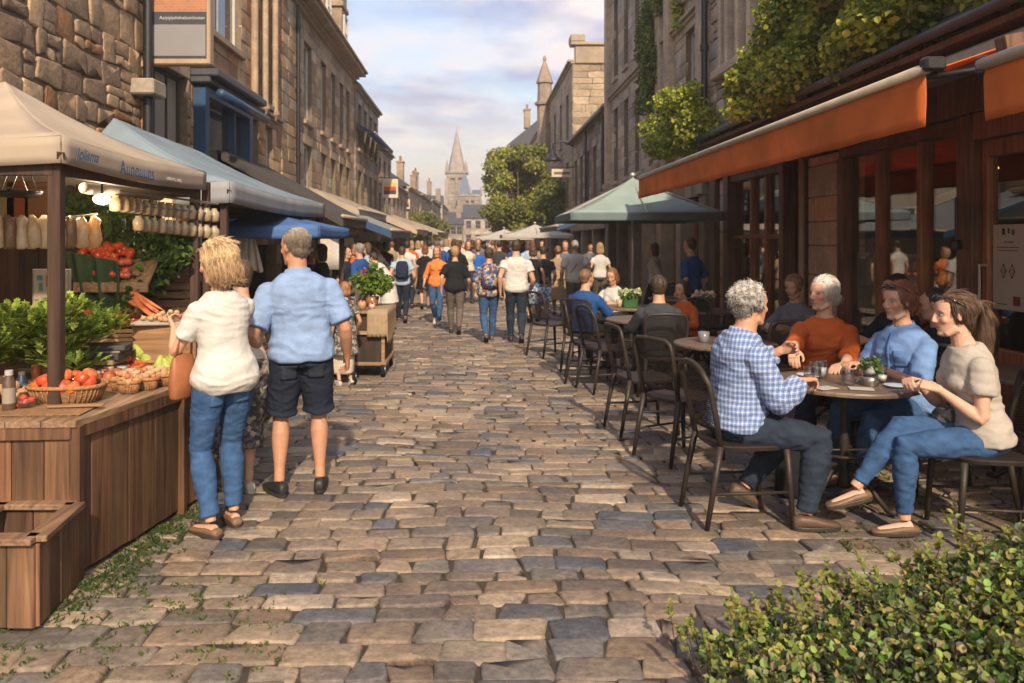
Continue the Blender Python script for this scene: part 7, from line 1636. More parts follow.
    for x, y_ in ((-2.9, 5.3), (-2.18, 5.3), (-2.18, 5.8), (-2.9, 5.8)): mb = MB(); mb.bx(x-.02, x+.02, y_-.02, y_+.02, 0, .88, .003); mb.build('leg', PLK, sh_)
    crate(-2.42, 5.52, .912, .44, .30, .09, .15, 'shallow crate of red tomatoes on the raised shelf'); heap(['tomato', 'plum', 'orange_tomato'], (-2.42, 5.52), .19, .12, .99, .08, 60, 'red tomato in the shallow crate on the raised shelf', 'tomatoes on the raised shelf', 1.0)
    crate(-2.82, 5.60, .912, .30, .28, .16, -.1, 'deeper crate of tomatoes left on the raised shelf'); heap(['tomato', 'plum'], (-2.82, 5.60), .13, .11, 1.06, .09, 30, 'red tomato in the deeper crate on the raised shelf', 'tomatoes in the deeper crate', .95)
    heap(['tomato', 'plum'], (-2.24, 5.0), .16, .07, TZ+.02, .10, 36, 'red tomato in the row spilling towards the blonde shopper', 'tomatoes in the spilling row', .95)
    # newspapers / boxes stack
    mb = MB(); zz_ = TZ
    for i, (c, t_) in enumerate((((.12, .09, .07), .09), ((.50, .38, .22), .03), ((.10, .10, .11), .04), ((.4, .36, .3), .015), ((.13, .12, .12), .03))):
        q = MB(); q.box((-2.28+.01*i, 4.86, zz_+t_/2), (.26-.02*(i % 2), .18, t_-.002), Matrix.Rotation(.12*(i-2)*.6, 3, 'Z'), .004, c); zz_ += t_
        tag(q.build('box' if t_ > .035 else 'book', PAPER), ('dark carton at the bottom of the stack behind the jars', 'tan book above the dark carton behind the jars', 'black box in the middle of the stack behind the jars', 'pale pamphlet near the top of the stack behind the jars', 'grey book lying on top of the stack behind the jars')[i], 'box' if t_ > .035 else 'book')
    # carrots bunch
    o = empty('carrot_bunch', (-2.16, 5.42, 1.0), 0, 'bunch of reddish carrots fanned out above the tomato crate', 'carrots')
    for i in range(14):
        a_ = rp_.uniform(-.35, .35); z = rp_.uniform(.02, .10); b0 = V((-.17+rp_.uniform(-.02, .02), .03*i/7, z+.14)); d = V((math.cos(a_), math.sin(a_)-.3, -.55)).normalized(); mb = MB(); mb.tube([b0, b0+d*.08, b0+d*.19, b0+d*.24], [.016, .015, .009, .002], 8, col=(.45*rp_.uniform(.8, 1.2), .13, .05)); mb.build('carrot', VEG, o, True)
    mb = MB(); foliage(mb, [((-.2, .05, .2), (.06, .06, .05))], 60, .05, [(.08, .13, .03)], random.Random(1)); mb.build('tops', LEAF, o)
    # big pile of salad greens
    bl = [((-2.62+rp_.uniform(-.36, .36), 4.72+rp_.uniform(-.28, .25), TZ+.08+rp_.uniform(0, .36)), (rp_.uniform(.10, .18), rp_.uniform(.1, .17), rp_.uniform(.08, .14))) for _ in range(34)]
    bl = [b for b in bl if (b[0][2]-TZ) < .50-((b[0][0]+2.62)/.5)**2*.26]
    o = empty('salad_greens', (0, 0, 0), 0, 'large bushy heap of bright green leafy herbs on the left of the near counter', 'greens'); mb = MB(); rr_ = random.Random(6)
    for b, q in bl:
        for _ in range(70):
            d = rnd_dir(rr_); d.z = abs(d.z)*.7+.05; p = V(b)+V((d.x*q[0], d.y*q[1], d.z*q[2]))*rr_.uniform(.2, 1.0); dd = (d+V((0, 0, .35))+rnd_dir(rr_)*.5).normalized(); tone = rr_.uniform(.7, 1.35); L_ = rr_.uniform(.05, .09); c = tuple(v*tone for v in rr_.choice([(.24, .34, .05), (.18, .27, .04), (.34, .42, .09), (.12, .18, .03)]))
            side = dd.cross(V((0, 0, 1))).normalized() if abs(dd.z) < .95 else V((1, 0, 0)); n_ = side.cross(dd)
            mb.leaf(p, dd, n_, L_, L_*.18, c, .2)
            for s_ in (-1, 1):                                          # toothed side lobes
                for k in (.25, .5, .72): mb.leaf(p+dd*L_*k, (dd*.5+side*s_), n_, L_*.42*(1-k*.5), L_*.10, c, .2)
    mb.build('leaves', LEAF, o)
    # framed card (poster) standing in the greens
    o = empty('price_card', (0, 0, 0), 0, 'upright framed card with coloured sketches standing behind the greens', 'card'); a = P(32, 308, 4.95); b = P(70, 269, 4.95)
    mb = MB(); mb.bx(a.x, b.x, 4.95, 4.97, a.z-.12, b.z, .004); mb.build('frame', M('grey_frame', (.16, .14, .12), .5, .1), o); mb = MB(); mb.bx(a.x+.015, b.x-.015, 4.944, 4.951, a.z-.1, b.z-.015, .001, (.50, .42, .32)); s_ = mb.build('sheet', PAPER, o)
    mb = MB(); rr_ = random.Random(3)
    for k, (u, v, du, dv_, c) in enumerate(((.15, .72, .15, .12, (.1, .2, .35)), (.38, .55, .2, .3, (.35, .14, .06)), (.68, .6, .16, .25, (.4, .12, .06)), (.2, .45, .1, .2, (.12, .25, .3)), (.5, .2, .3, .12, (.1, .09, .08)))): mb.bx(a.x+(b.x-a.x)*u, a.x+(b.x-a.x)*(u+du), 4.941, 4.943, a.z+(b.z-a.z)*v, a.z+(b.z-a.z)*(v+dv_), .0005, c)
    mb.build('sketches', PAPER, s_)
    # ---- hanging goods under the canopy
    def rope(label, a, b, r_=.006, mat=None): mb = MB(); mb.tube([a, (V(a)+V(b))/2+V((0, 0, -.03)), b], r_, 6); return tag(mb.build('rail', mat or TIN, None, True), label, 'rail')
    rope('thin metal rail holding the row of wrapped bread bags', P(-12, 216, 4.6), P(98, 214, 4.9)); 
    for i in range(9):                                                  # film-wrapped loaves
        t_ = i/8; c = P(-4+t_*98, 232, 4.6+t_*.3); mb = MB(); rr_ = random.Random(i)
        mb.loft([(c+V((rr_.uniform(-.01, .01), 0, z)), V((a_, 0, 0)), V((0, a_*.55, 0))) for z, a_ in ((.10, .012), (.07, .035), (.03, .042), (-.04, .048), (-.085, .045), (-.10, .02))], 12, 2.5, rr_.choice([(1.1, 1.0, .85), (.8, .62, .42), (1.15, 1.1, 1.0), (.45, .33, .24), (.95, .75, .5)]))
        for v in range(len(mb.v)): mb.v[v] = tuple(V(mb.v[v])+V(mb.v[v]).normalized()*.016*noise.noise(V(mb.v[v])*22))
        tag(mb.build('bread_bag', PLAST, None, True), 'film-wrapped pale loaf hanging in the row above the greens', 'bag', 'wrapped loaves hanging above the greens')
    rail_ = empty('jar_rack', (0, 0, 0), 0, 'white tubular rack carrying the hanging glass jars under the canopy', 'rack'); mb = MB(); mb.tube([P(84, 188, 4.9), P(160, 196, 5.9)], .035, 12, col=(1, 1, 1)); mb.build('tube', M('dusty_white', (.45, .42, .38), .5, .12, 8), rail_, True)
    mb = MB(); mb.tube([P(112, 190, 5.2), P(218, 204, 6.3)], .008, 6); mb.tube([P(112, 203, 5.2), P(218, 214, 6.3)], .006, 6); mb.build('wires', TIN, rail_)
    JM = None
    for row in range(2):
        for i in range(14 if row == 0 else 11):
            t_ = (i+.5)/14 if row == 0 else (i+3.5)/14; Y = 5.2+1.1*t_; c = P(112+106*t_, 196+14*t_+row*17, Y)
            if JM is None:
                mb = MB(); mb.lathe((0, 0, -.10), [(.018, 0), (.036, .008), (.040, .05), (.038, .075), (.022, .092), (.022, .10), (.026, .105)], 14, (.75, .7, .62)); JM = mb.mesh('jar'); JM.shade_smooth()
            o = link('glass_jar', JM, PLAST); o.location = c; o.rotation_euler = (rp_.uniform(-.1, .1), rp_.uniform(-.1, .1), 0); tag(o, 'small cloudy glass jar hanging from the rack in the %s row under the cream canopy' % ('upper' if row == 0 else 'lower'), 'jar', 'hanging glass jars, %s row' % ('upper' if row == 0 else 'lower'))
    mb = MB(); c = P(102, 199, 5.0); mb.ell(c, .055, .055, .035, None, 16); l_ = tag(mb.build('ceiling_lamp', M('lamp_glow', (.8, .75, .6), .5, .02, emit=(1, .85, .6, 1.0)), None, True), 'round white lamp glowing below the jar rack', 'lamp'); mb = MB(); mb.tube([c, c+V((0, 0, .12))], .006, 6); mb.build('stem', IRON, l_)
    for x_, y_, z_ in ((c.x, c.y-.02, c.z-.10), (P(44, 168, 4.8).x, 4.8, P(44, 168, 4.8).z-.08)):
        pl = bpy.data.lights.new('bulb', 'POINT'); pl.energy = 8; pl.color = (1, .78, .5); pl.shadow_soft_size = .05; po_ = bpy.data.objects.new('bulb', pl); COL.objects.link(po_); po_.location = (x_, y_, z_)
    c = P(44, 168, 4.8); mb = MB(); mb.lathe(c, [(.10, 0), (.09, .03), (.04, .06), (.02, .07)], 18); l_ = tag(mb.build('ceiling_lamp', M('lamp_glow_warm', (.8, .75, .6), .5, .02, emit=(1, .8, .5, 2)), None, True), 'small warm lamp lit under the front of the cream canopy', 'lamp'); mb = MB(); mb.tube([c+V((0, 0, .07)), c+V((0, 0, .2))], .006, 6); mb.build('stem', IRON, l_)
    # tomatoes + herbs hanging display
    o = empty('hanging_herbs', (0, 0, 0), 0, 'large hanging bunch of dark curly parsley beside the wooden post', 'herbs'); mb = MB(); rr_ = random.Random(8)
    bl = [(P(rr_.uniform(146, 176), rr_.uniform(232, 282), 6.0+rr_.uniform(-.1, .1)), (.10, .10, .09)) for _ in range(16)]+[(P(rr_.uniform(112, 150), rr_.uniform(205, 262), 6.1), (.10, .1, .09)) for _ in range(14)]+[(P(rr_.uniform(62, 100), rr_.uniform(196, 222), 6.1), (.09, .1, .08)) for _ in range(5)]
    foliage(mb, bl, 3600, .055, [(.07, .13, .025), (.10, .17, .03), (.045, .09, .02)], rr_, .3, .5, .4); mb.build('leaves', LEAF, o); mb = MB()
    for _ in range(12): a = P(rr_.uniform(120, 170), 205, 6.05); mb.tube([a, a+V((rr_.uniform(-.05, .05), 0, -.3)), a+V((rr_.uniform(-.1, .1), 0, -.55))], .005, 5)
    mb.build('stalks', LEAF, o)
    hb = empty('display_tray', (0, 0, 0), 0, 'tilted tray holding the upper bank of tomatoes under the canopy', 'tray'); a = P(78, 283, 5.75); b = P(150, 283, 5.75); mb = MB(); mb.bar((a.x, 5.7, a.z-.03), (b.x, 5.7, b.z-.03), .02, .06); mb.add([(a.x, 5.7, a.z-.03), (b.x, 5.7, b.z-.03), (b.x, 6.0, b.z+.22), (a.x, 6.0, a.z+.22)], [(0, 1, 2, 3)]); mb.build('tray', PLKH, hb, solid=.015)
    for i, (pu, pv) in enumerate([(82+rr_.uniform(0, 50), 248+rr_.uniform(0, 30)) for _ in range(58)]):
        Y = 5.98-(pv-248)/30*.24; fruit(rp_.choice(['tomato', 'radish', 'plum']), P(pu, pv, Y), 'red tomato in the upper bank below the hanging parsley', 'tomatoes in the upper bank', 1.05)
    mb = MB(); foliage(mb, [(P(x, y_, 5.78), (.05, .04, .03)) for x, y_ in ((85, 262), (95, 280), (110, 284), (104, 270), (128, 280), (140, 282))], 260, .045, [(.08, .15, .03), (.12, .2, .04)], rr_); tag(mb.build('herb_sprigs', LEAF), 'green sprigs tucked between the tomatoes of the upper bank', 'herbs')
    # green cloth
    def gc(u, v): a = P(62+58*u, 250+12*u, 5.72); b = P(84+40*u, 322, 5.70); q = a*(1-v)+b*v; return q+V((0, .03*math.sin(u*17+v*2), -.06*math.sin(math.pi*u)*(v)))
    mb = MB(); mb.grid(gc, 40, 20); tag(mb.build('draped_cloth', GRNC, None, True, solid=.004), 'dark green cloth draped below the upper bank of tomatoes', 'cloth')
    # back of the stall: planks, crates and posts
    mb = MB(); 
    for x, y_, lb in ((P(118, 0, 6.4).x, 6.4, 'brown back post of the stall behind the hanging parsley'), (P(166, 0, 6.7).x, 6.7, 'light wooden post right of the hanging parsley'), (P(205, 0, 6.2).x, 6.2, 'slim post at the end of the glass jar row')):
        q = MB(); wd_ = .10 if 'light' in lb else .055; q.bx(x-wd_/2, x+wd_/2, y_, y_+wd_, 0, 2.05, .006, (2.2, 2.2, 2.2) if 'light' in lb else (1.2, 1.2, 1.2)); tag(q.build('wooden_post', CRW if 'light' in lb else DPLK), lb, 'post')
    q = MB(); planks(q, (-4.05, 6.5), (-3.05, 6.5), 0, 2.0, .16, out=(0, -1, 0)); tag(q.build('plank_screen', DPLK), 'dark plank screen closing the back of the near stall', 'screen')
    for i, (px, py, Y, lx, h, lb) in enumerate(((172, 306, 6.45, .34, .20, 'brown wooden crate at the back right of the near stall, lower one'), (180, 282, 6.5, .30, .17, 'brown wooden crate on top of the lower back crate'), (146, 306, 6.45, .3, .18, 'brown wooden crate left of the light post'), (118, 300, 6.6, .3, .2, 'dark crate behind the carrots'))):
        c = P(px, py, Y); crate(c.x, c.y, c.z, lx, .3, h, 0, lb, mat=DPLK if 'dark' in lb else None)
    for i, (px, py, cc, lb) in enumerate(((18, 205, (.42, .11, .05), 'terracotta-red box on the back shelf of the stall'), (4, 206, (.48, .36, .22), 'tan box on the back shelf of the stall'), (36, 206, (.36, .16, .07), 'orange-brown box behind the front post'), (-10, 206, (.5, .42, .3), 'pale box at the far left of the back shelf'))):
        c = P(px, py, 6.0); q = MB(); q.bx(c.x-.09, c.x+.08, 6.0, 6.15, c.z-.12, c.z+.18, .006, cc); q.bx(c.x-.095, c.x+.085, 5.996, 6.154, c.z+.13, c.z+.14, .002, tuple(v*.6 for v in cc)); tag(q.build('storage_box', PAPER), lb, 'box')
    q = MB(); c = P(10, 222, 6.0); q.bx(-3.9, c.x+.35, 5.95, 6.2, c.z-.035, c.z-.005, .004); tag(q.build('back_shelf', PLKH), 'high shelf carrying coloured boxes at the back of the near stall', 'shelf')
    for i, (px, lb) in enumerate(((14, 'black hanging pan nearest the left edge'), (24, 'black hanging ladle beside the pan'))):
        c = P(px, 170, 4.7); q = MB(); q.lathe(c+V((0, 0, -.16)), [(.07, 0), (.10, .02), (.10, .035), (.07, .01)], 16); o_h = tag(q.build('hanging_pan', IRON, None, True), lb, 'pan'); q = MB(); q.tube([c+V((0, 0, .1)), c+V((-.03, 0, 0)), c+V((-.08, 0, -.13))], .004, 5); q.tube([c+V((0, 0, .1)), c+V((.03, 0, 0)), c+V((.08, 0, -.13))], .004, 5); q.build('hanger', IRON, o_h)
    # tray with shellfish/mushrooms by the shopper's hand
    c = P(170, 322, 5.15); q = MB(); q.box((c.x, c.y, c.z), (.42, .26, .018), Matrix.Rotation(.15, 3, 'Z'), .004, (.55, .53, .5)); tag(q.build('serving_tray', PAPER), 'white tray of small mushrooms next to the blonde shopper\'s hand', 'tray')
    heap(['potato', 'onion', 'shallot'], (c.x, c.y), .18, .10, c.z+.01, .045, 34, 'small pale mushroom on the white tray by the shopper\'s hand', 'mushrooms on the white tray', .62)
    q = MB(); q.bx(c.x-.2, c.x+.2, c.y-.1, c.y+.12, TZ, c.z-.01, .005, (.8, .7, .6)); tag(q.build('wooden_box', CRW), 'wooden box supporting the white tray of mushrooms', 'box')
    # goods on counters two and three
    for i, (x, y_, kd, lb) in enumerate(((-2.05, 5.9, ['onion', 'potato'], 'brown onion on the second counter'), (-2.2, 7.2, ['tomato', 'orange_tomato'], 'red tomato in the third counter\'s first crate'), (-2.15, 7.8, ['pear', 'onion'], 'green pear in the third counter\'s last crate'))):
        crate(x, y_, TZ-.0, .34, .26, .08, 0, ('shallow crate of onions on the second counter', 'shallow crate of tomatoes on the third counter', 'shallow crate of pears on the third counter')[i]); heap(kd, (x, y_), .14, .1, TZ+.06, .06, 22, lb, lb.replace('red ', '').replace('green ', ''), 1.0)
    # hanging white aprons
    for i, (px, wd_, lb) in enumerate(((238, .17, 'cream cloth apron hanging on the left under the blue canopy'), (249, .19, 'larger white cloth hanging right of the cream apron'))):
        c = P(px, 231, 9.2)
        def hf2(u, v, c=c, wd_=wd_): return c+V(((u-.5)*(.05+wd_*1.5*v**.7), .025*math.sin(u*19)*v, -.46*v-.02*math.sin(u*9)*v))
        q = MB(); q.grid(hf2, 24, 14); tag(q.build('hanging_cloth', C_CREAM, None, True, solid=.004), lb, 'apron')
    c = P(333, 226, 13.8)
    for i, (dx, cc, lb) in enumerate(((-.12, C_CREAM, 'cream coat on a hanger below the brown awning'), (.06, C_WHITE, 'white coat on a hanger below the brown awning'))):
        q = MB(); cc_ = c+V((dx, 0, 0)); q.loft([(cc_+V((0, 0, z)), V((a_, 0, 0)), V((0, .05, 0))) for z, a_ in ((0, .03), (-.05, .11), (-.12, .13), (-.5, .12), (-.75, .15))], 14, 2.6); tag(q.build('hanging_coat', cc, None, True), lb, 'coat')
    # ---- wheeled cart
    o = empty('market_cart', (0, 0, 0), 0, 'wheeled wooden cart with a tan cloth corner, glass bowls and a flowering plant', 'cart'); x0, x1, y0, y1 = -1.66, -1.05, 9.3, 10.3
    q = MB(); q.bx(x0-.03, x1+.03, y0-.03, y1+.03, .745, .775, .004); q.build('top_board', PLKH, o)
    q = MB(); q.bx(x0+.02, x1-.02, y0+.03, y1-.03, .12, .74, .003, (.6, .55, .5)); q.build('cabinet', DPLK, o)
    for x in (x0+.02, x1-.02):
        for y_ in (y0+.02, y1-.02): q = MB(); q.bx(x-.02, x+.02, y_-.02, y_+.02, .08, .745, .003); q.build('leg', CRW, o)
    q = MB(); q.bar((x0, y0, .52), (x1, y0, .52), .03, .04); q.bar((x0, y0, .16), (x1, y0, .16), .03, .04); q.bar((x1, y0, .16), (x1, y1, .16), .03, .04); q.build('rails', CRW, o)
    for x, y_ in ((x1-.02, y0+.05), (x1-.02, y1-.1), (x0+.04, y0+.05), (x0+.04, y1-.1)):
        q = MB(); q.tube([(x-.02, y_, .09), (x+.02, y_, .09)], .09, 18); w_ = q.build('wheel', C_BLACK, o, 'auto'); q = MB(); q.tube([(x-.025, y_, .09), (x+.025, y_, .09)], .045, 14); q.build('hub', TIN, w_, 'auto')
    q = MB()
    def cl(u, v): return V((x1+.035+.012*math.sin(u*30)*v, y0-.05+1.08*u, .777-.36*v-.05*math.sin(u*5)*v))
    q.grid(cl, 40, 8); q.grid(lambda u, v: V((x1-.2+.235*u, y0-.045+1.07*v, .780)), 4, 4); q.grid(lambda u, v: V((x1-.2+.235*u, y0-.045+.010*math.sin(u*30)*v, .778-.30*v)), 12, 6); tag(q.build('cart_cloth', C_KHAKI, None, True, solid=.003), 'tan cloth hanging over the street corner of the wheeled cart', 'cloth')
    for i, (px, py, r_, h, c, lb) in enumerate(((349, 306, .085, .07, (.5, .35, .22), 'glass bowl of nuts at the front left of the cart'), (362, 308, .05, .09, (.42, .25, .14), 'squat glass jar in the middle of the cart'), (372, 306, .04, .06, (.5, .42, .32), 'small bowl at the right of the cart'), (346, 297, .10, .08, (.5, .3, .2), 'larger bowl at the back of the cart'))):
        Y = 9.45+.35*(308-py)/11; c3 = P(px, py, Y); q = MB(); q.lathe((c3.x, Y, .778), [(r_*.7, 0), (r_, h*.6), (r_*.95, h), (r_*.85, h), (r_*.6, h*.5)], 18, c); tag(q.build('bowl', PRO, None, True), lb, 'bowl')
        heap(['shallot'], (c3.x, Y), r_*.6, r_*.6, .778+h*.75, .03, 8, 'small snack piece in the bowls on the wheeled cart', 'snacks in the cart bowls', .8)
    o = empty('potted_plant', (-1.28, 9.95, .778), 0, 'leafy plant with red blossoms standing on the wheeled cart', 'plant'); q = MB(); q.lathe((0, 0, 0), [(.07, 0), (.09, .12), (.08, .12)], 18, (.25, .12, .06)); q.build('pot', PORC, o, True)
    q = MB(); foliage(q, [((rp_.uniform(-.16, .16), rp_.uniform(-.12, .12), .2+rp_.uniform(0, .24)), (.1, .1, .09)) for _ in range(14)], 1500, .055, [(.13, .22, .03), (.19, .26, .05), (.09, .15, .02)], random.Random(2), .3, 0, .34); q.build('leaves', LEAF, o)
    q = MB(); foliage(q, [((-.08, 0, .42), (.07, .06, .05)), ((.05, -.05, .36), (.05, .05, .04))], 60, .04, [(.5, .08, .04), (.55, .15, .06)], random.Random(3), .3); q.build('blossom', LEAF, o)
    # trolley with pale bag near the child
    o = empty('shopping_trolley', (0, 0, 0), 0, 'two-wheeled shopping trolley beside the small child', 'trolley'); g = G(343, 384)
    q = MB(); q.tube([(g.x-.12, g.y+.1, .95), (g.x-.1, g.y+.05, .5), (g.x-.05, g.y, .07)], .012, 6); q.tube([(g.x+.12, g.y+.1, .95), (g.x+.1, g.y+.05, .5), (g.x+.05, g.y, .07)], .012, 6); q.tube([(g.x-.12, g.y+.1, .95), (g.x+.12, g.y+.1, .95)], .014, 6); q.build('frame', TIN, o)
    for s_ in (-1, 1):
        q = MB(); q.tube([(g.x+s_*.13-.015, g.y, .085), (g.x+s_*.13+.015, g.y, .085)], .085, 18); w_ = q.build('wheel', C_BLACK, o, 'auto'); q = MB(); q.tube([(g.x+s_*.13-.02, g.y, .085), (g.x+s_*.13+.02, g.y, .085)], .035, 12); q.build('hub', TIN, w_, 'auto')
    q = MB(); q.loft([(V((g.x, g.y-.02, z)), V((.13*a_, 0, 0)), V((0, .09*a_, 0))) for z, a_ in ((.12, .8), (.15, 1), (.45, 1.05), (.62, .9))], 16, 3.2); tag(q.build('trolley_bag', C_CREAM, None, True), 'pale cloth bag carried on the shopping trolley', 'bag')
    # far stall tables with goods along the left so the row does not stop
    for i, (x, y_, lb) in enumerate(((-2.5, 12.6, 'covered market table under the brown awning'), (-2.3, 18.6, 'covered market table under the grey awning'), (-2.4, 24, 'covered market table further along the left row'))):
        o = empty('market_table', (0, 0, 0), 0, lb, 'table'); q = MB(); q.bx(x-.5, x+.5, y_-.9, y_+.9, .72, .76, .005); q.build('top', PLKH, o); q = MB(); q.bx(x-.48, x+.48, y_-.88, y_+.88, .02, .715, .01); q.build('cloth', (C_ROYAL, C_CREAM, C_DGREY)[i], o)
        heap(['tomato', 'onion', 'orange_tomato'], (x+.15, y_), .3, .7, .77, .12, 16, 'vegetable on the '+lb, 'vegetables on the '+lb, 1.5)
# ---------------------------------------------------------------- planting
if 'green' in BUILD:
    # clipped shrub in the near right corner
    def hz(x, y_):     # top of the shrub
        t = min(1, max(0, (x-.74)/1.25)); return (.12+.52*t**1.15)*(1-.35*max(0, (y_-2.75))/.4)+.05*noise.noise(V((x*4, y_*4, 2)))
    r_ = random.Random(9); mb = MB(); cols = [(.17, .22, .05), (.26, .31, .08), (.07, .11, .03), (.36, .37, .11), (.04, .065, .02), (.26, .29, .15)]
    cl = [(r_.uniform(.60, 2.55), r_.uniform(1.75, 3.05), r_.uniform(.8, 1.25)) for _ in range(420)]
    for _ in range(30000):
        cx_, cy_, tone = r_.choice(cl); x = cx_+r_.gauss(0, .045); y_ = cy_+r_.gauss(0, .045)
        if y_ > 2.98+.10*noise.noise(V((x*3, 0, 0))) or x < .72+.28*max(0, y_-2.5)+.1*noise.noise(V((0, y_*5, 0))): continue
        H_ = hz(x, y_); z = H_*(1-abs(r_.gauss(0, .22))); 
        if z < .01: continue
        c = tuple(q*tone*r_.uniform(.75, 1.3) for q in r_.choice(cols)); L_ = r_.uniform(.020, .036)
        mb.leaf(V((x, y_, z)), rnd_dir(r_)+V((0, 0, .5)), (rnd_dir(r_)+V((0, 0, 1.2))).normalized(), L_, L_*.40, c, .2)
    sh = empty('shrub', (0, 0, 0), 0, 'low leafy green shrub filling the near right corner in front of the cafe table', 'shrub')
    mb.build('foliage', LEAF, sh)
    mb = MB()
    for i in range(420):
        x = r_.uniform(.8, 2.5); y_ = r_.uniform(1.8, 2.9); H_ = hz(x, y_)
        q = V((x+r_.gauss(0, .05), y_+r_.gauss(0, .05), H_*r_.uniform(.8, 1.12))); mb.tube([V((x, y_, 0)), (V((x, y_, 0))+q)/2+rnd_dir(r_)*.02, q], [.004, .003, .0012], 4, cap=False)
    mb.build('twigs', BARK, sh)
    # outer sprigs reaching over the cobbles
    mb = MB(); tw = MB()
    for i in range(70):
        x = r_.uniform(.75, 2.4); y_ = r_.uniform(2.8, 3.02); b_ = V((x, y_, hz(x, 2.8)*.8)); d = V((r_.uniform(-.5, .2), r_.uniform(0, .6), r_.uniform(.4, 1))).normalized(); L_ = r_.uniform(.06, .15)
        tw.tube([b_, b_+d*L_*.5+rnd_dir(r_)*.01, b_+d*L_], [.0022, .002, .001], 4, cap=False)
        for k in range(14):
            p = b_+d*L_*r_.uniform(.3, 1.05); c = tuple(q*r_.uniform(.9, 1.4) for q in r_.choice([(.19, .21, .05), (.15, .19, .04), (.24, .24, .07)])); l2 = r_.uniform(.018, .032)
            mb.leaf(p, rnd_dir(r_)+V((0, 0, .4)), V((0, -.3, 1)), l2, l2*.42, c, .2)
    mb.build('sprigs', LEAF, sh); tw.build('sprig_stems', BARK, sh)
    mb = MB(); mb.grid(lambda u, v: (.75+1.9*u, 1.4+1.45*v, .008+.03*math.sin(math.pi*u)*math.sin(math.pi*v)+.012*noise.noise(V((u*9, v*9, 0)))), 24, 16); tag(mb.build('soil_bed', SOIL, None, True), kind='structure')
    # street tree
    def tree(label, x, y_, trunk_h, blobs, n, size, cols, seed, tr=.16, name='tree'):
        o = empty(name, (0, 0, 0), 0, label, 'tree'); rr = random.Random(seed); mb = MB(); foliage(mb, blobs, n, size, cols, rr, .35, .2, .5, .34); mb.build('crown', LEAF, o)
        mb = MB(); mb.tube([(x, y_, 0), (x+.03, y_, trunk_h*.5), (x, y_, trunk_h), (x+.1, y_, trunk_h*1.9)], [tr*1.3, tr, tr*.9, tr*.35], 10); mb.build('trunk', BARK, o, True)
        lm = MB()
        for b, rr_ in blobs[::2]: c = V(b); lm.tube([(x, y_, trunk_h*.9), (V((x, y_, trunk_h*1.2))+c)/2, c], [tr*.5, tr*.3, .02], 6)
        lm.build('limbs', BARK, o); return o
    rt = random.Random(12); bl = []
    for i in range(64):
        a = rt.uniform(0, 6.28); q = rt.random()**.5; z = rt.uniform(1.9, 5.9); rmax = 1.75*math.sin(math.pi*min(1, max(.05, (z-1.0)/5.7)))**.7
        bl.append(((2.1+math.cos(a)*rmax*q, 38+math.sin(a)*rmax*q, z), (rt.uniform(.4, .72), rt.uniform(.4, .7), rt.uniform(.3, .5))))
    tree('big round leafy green tree standing in the street on the right before the church', 2.1, 38, 1.7, bl, 30000, .11, [(.22, .26, .05), (.30, .31, .06), (.14, .19, .035), (.36, .33, .08)], 5)
    bl = [((3.6+rt.uniform(-.5, .4), 36.5+rt.uniform(-.6, .6), rt.uniform(2.2, 4.0)), (.4, .4, .35)) for _ in range(14)]
    tree('small loose tree between the big tree and the right shopfronts', 3.6, 36.5, 1.8, bl, 3000, .13, [(.13, .17, .04), (.17, .18, .05)], 6, .07)
    for i, (px, Y, hh, lb) in enumerate(((410, 52, 2.6, 'tiny round street tree far up the left side, nearer one'), (427, 60, 2.9, 'tiny round street tree far up the left side, further one'), (440, 70, 2.6, 'tiny yellowish street tree in the middle of the far crowd'))):
        x = (px-VX)/FP*Y; bl = [((x+rt.uniform(-.5, .5), Y+rt.uniform(-.5, .5), hh+rt.uniform(-.6, .5)), (.5, .5, .45)) for _ in range(7)]; tree(lb, x, Y, 1.6, bl, 900, .2, [(.16, .19, .04), (.2, .2, .06)], 20+i, .06)
# ---------------------------------------------------------------- light, air, camera
SUN_EL, SUN_AZ = 36, 172
sun = bpy.data.lights.new('sun', 'SUN'); sun.energy = 4.0; sun.angle = rad(1.6); sun.color = (1, .80, .58)
so = bpy.data.objects.new('sun', sun); COL.objects.link(so); so.rotation_euler = (rad(90-SUN_EL), 0, rad(180-SUN_AZ))
wd = bpy.data.worlds.new('World'); SC.world = wd; wd.use_nodes = True; t = wd.node_tree; N = t.nodes; L = t.links; N.clear()
o_ = N.new('ShaderNodeOutputWorld'); bg = N.new('ShaderNodeBackground'); bg.inputs[1].default_value = .15
sk = N.new('ShaderNodeTexSky'); sk.sky_type = 'NISHITA'; sk.sun_disc = False; sk.sun_elevation = rad(SUN_EL); sk.sun_rotation = rad(SUN_AZ); sk.dust_density = 2.5; sk.air_density = 1.2
tc = N.new('ShaderNodeTexCoord'); sp = N.new('ShaderNodeSeparateXYZ'); L.new(tc.outputs['Generated'], sp.inputs[0])
zz = N.new('ShaderNodeMath'); zz.operation = 'MAXIMUM'; zz.inputs[1].default_value = .0; L.new(sp.outputs[2], zz.inputs[0])
za = N.new('ShaderNodeMath'); za.operation = 'ADD'; za.inputs[1].default_value = .16; L.new(zz.outputs[0], za.inputs[0])
dv = []
for k in (0, 1):
    d_ = N.new('ShaderNodeMath'); d_.operation = 'DIVIDE'; L.new(sp.outputs[k], d_.inputs[0]); L.new(za.outputs[0], d_.inputs[1]); dv.append(d_)
cb_ = N.new('ShaderNodeCombineXYZ'); L.new(dv[0].outputs[0], cb_.inputs[0]); L.new(dv[1].outputs[0], cb_.inputs[1]); cb_.inputs[2].default_value = 7.3
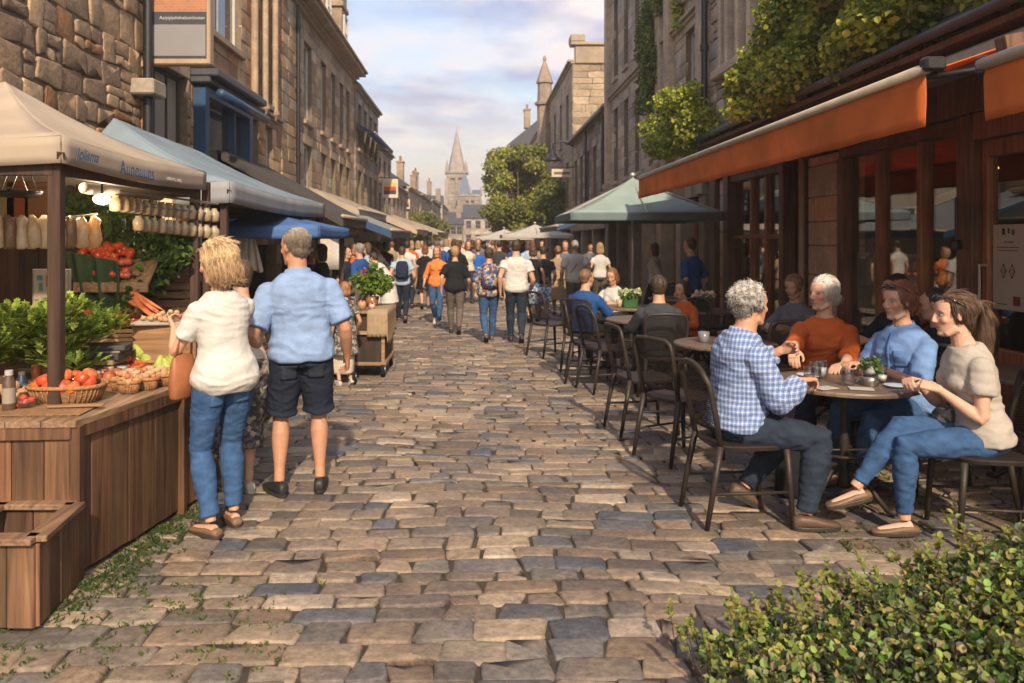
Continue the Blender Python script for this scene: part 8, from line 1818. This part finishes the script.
n1 = N.new('ShaderNodeTexNoise'); n1.inputs['Scale'].default_value = 1.25; n1.inputs['Detail'].default_value = 9; n1.inputs['Roughness'].default_value = .58; n1.inputs['Distortion'].default_value = .35; L.new(cb_.outputs[0], n1.inputs[0])
r1_ = N.new('ShaderNodeValToRGB'); r1_.color_ramp.elements[0].position = .36; r1_.color_ramp.elements[1].position = .58; L.new(n1.outputs[0], r1_.inputs[0])
n2 = N.new('ShaderNodeTexNoise'); n2.inputs['Scale'].default_value = 2.6; n2.inputs['Detail'].default_value = 6; L.new(cb_.outputs[0], n2.inputs[0])
r2_ = N.new('ShaderNodeValToRGB'); r2_.color_ramp.elements[0].position = .42; r2_.color_ramp.elements[1].position = .6
r2_.color_ramp.elements[0].color = (2.2, 2.35, 3.5, 1); r2_.color_ramp.elements[1].color = (4.9, 4.4, 4.3, 1); L.new(n2.outputs[0], r2_.inputs[0])
cm_ = mix_rgb(N, L, r1_.outputs[0], sk.outputs[0], r2_.outputs[0])
hz = N.new('ShaderNodeMapRange'); hz.inputs['From Min'].default_value = .02; hz.inputs['From Max'].default_value = .20; hz.inputs['To Min'].default_value = .85; hz.inputs['To Max'].default_value = 0; L.new(sp.outputs[2], hz.inputs[0])
c2_ = mix_rgb(N, L, hz.outputs[0], cm_, (6.3, 5.3, 4.2))
L.new(c2_, bg.inputs[0]); L.new(bg.outputs[0], o_.inputs[0])
if HAZE:
    hz_ = MB(); hz_.bx(-60, 60, -8, 340, -1.05, 30, .001); ho = hz_.build('haze', None)
    m = bpy.data.materials.new('haze'); t, N, L = nt(m); o2 = N.new('ShaderNodeOutputMaterial'); pv = N.new('ShaderNodeVolumePrincipled')
    pv.inputs['Color'].default_value = (.95, .90, .84, 1); pv.inputs['Density'].default_value = HAZE; pv.inputs['Anisotropy'].default_value = .4; L.new(pv.outputs[0], o2.inputs[1])
    ho.data.materials.clear(); ho.data.materials.append(m); tag(ho, kind='stuff')
cam = bpy.data.cameras.new('camera'); co = bpy.data.objects.new('camera', cam); COL.objects.link(co); SC.camera = co
co.location = (0, 0, EYE); co.rotation_euler = (rad(90), 0, 0); cam.lens = FP/1024*36; cam.sensor_width = 36; cam.clip_end = 2000
cam.shift_x = (512-VX)/1024; cam.shift_y = -(341.5-HZ)/1024
cam.dof.use_dof = True; cam.dof.focus_distance = 5.2; cam.dof.aperture_fstop = 4.0
SC.view_settings.view_transform = 'Standard'; SC.view_settings.look = 'None'; SC.view_settings.exposure = EXPO; SC.view_settings.gamma = 1
SC.cycles.volume_max_steps = 64
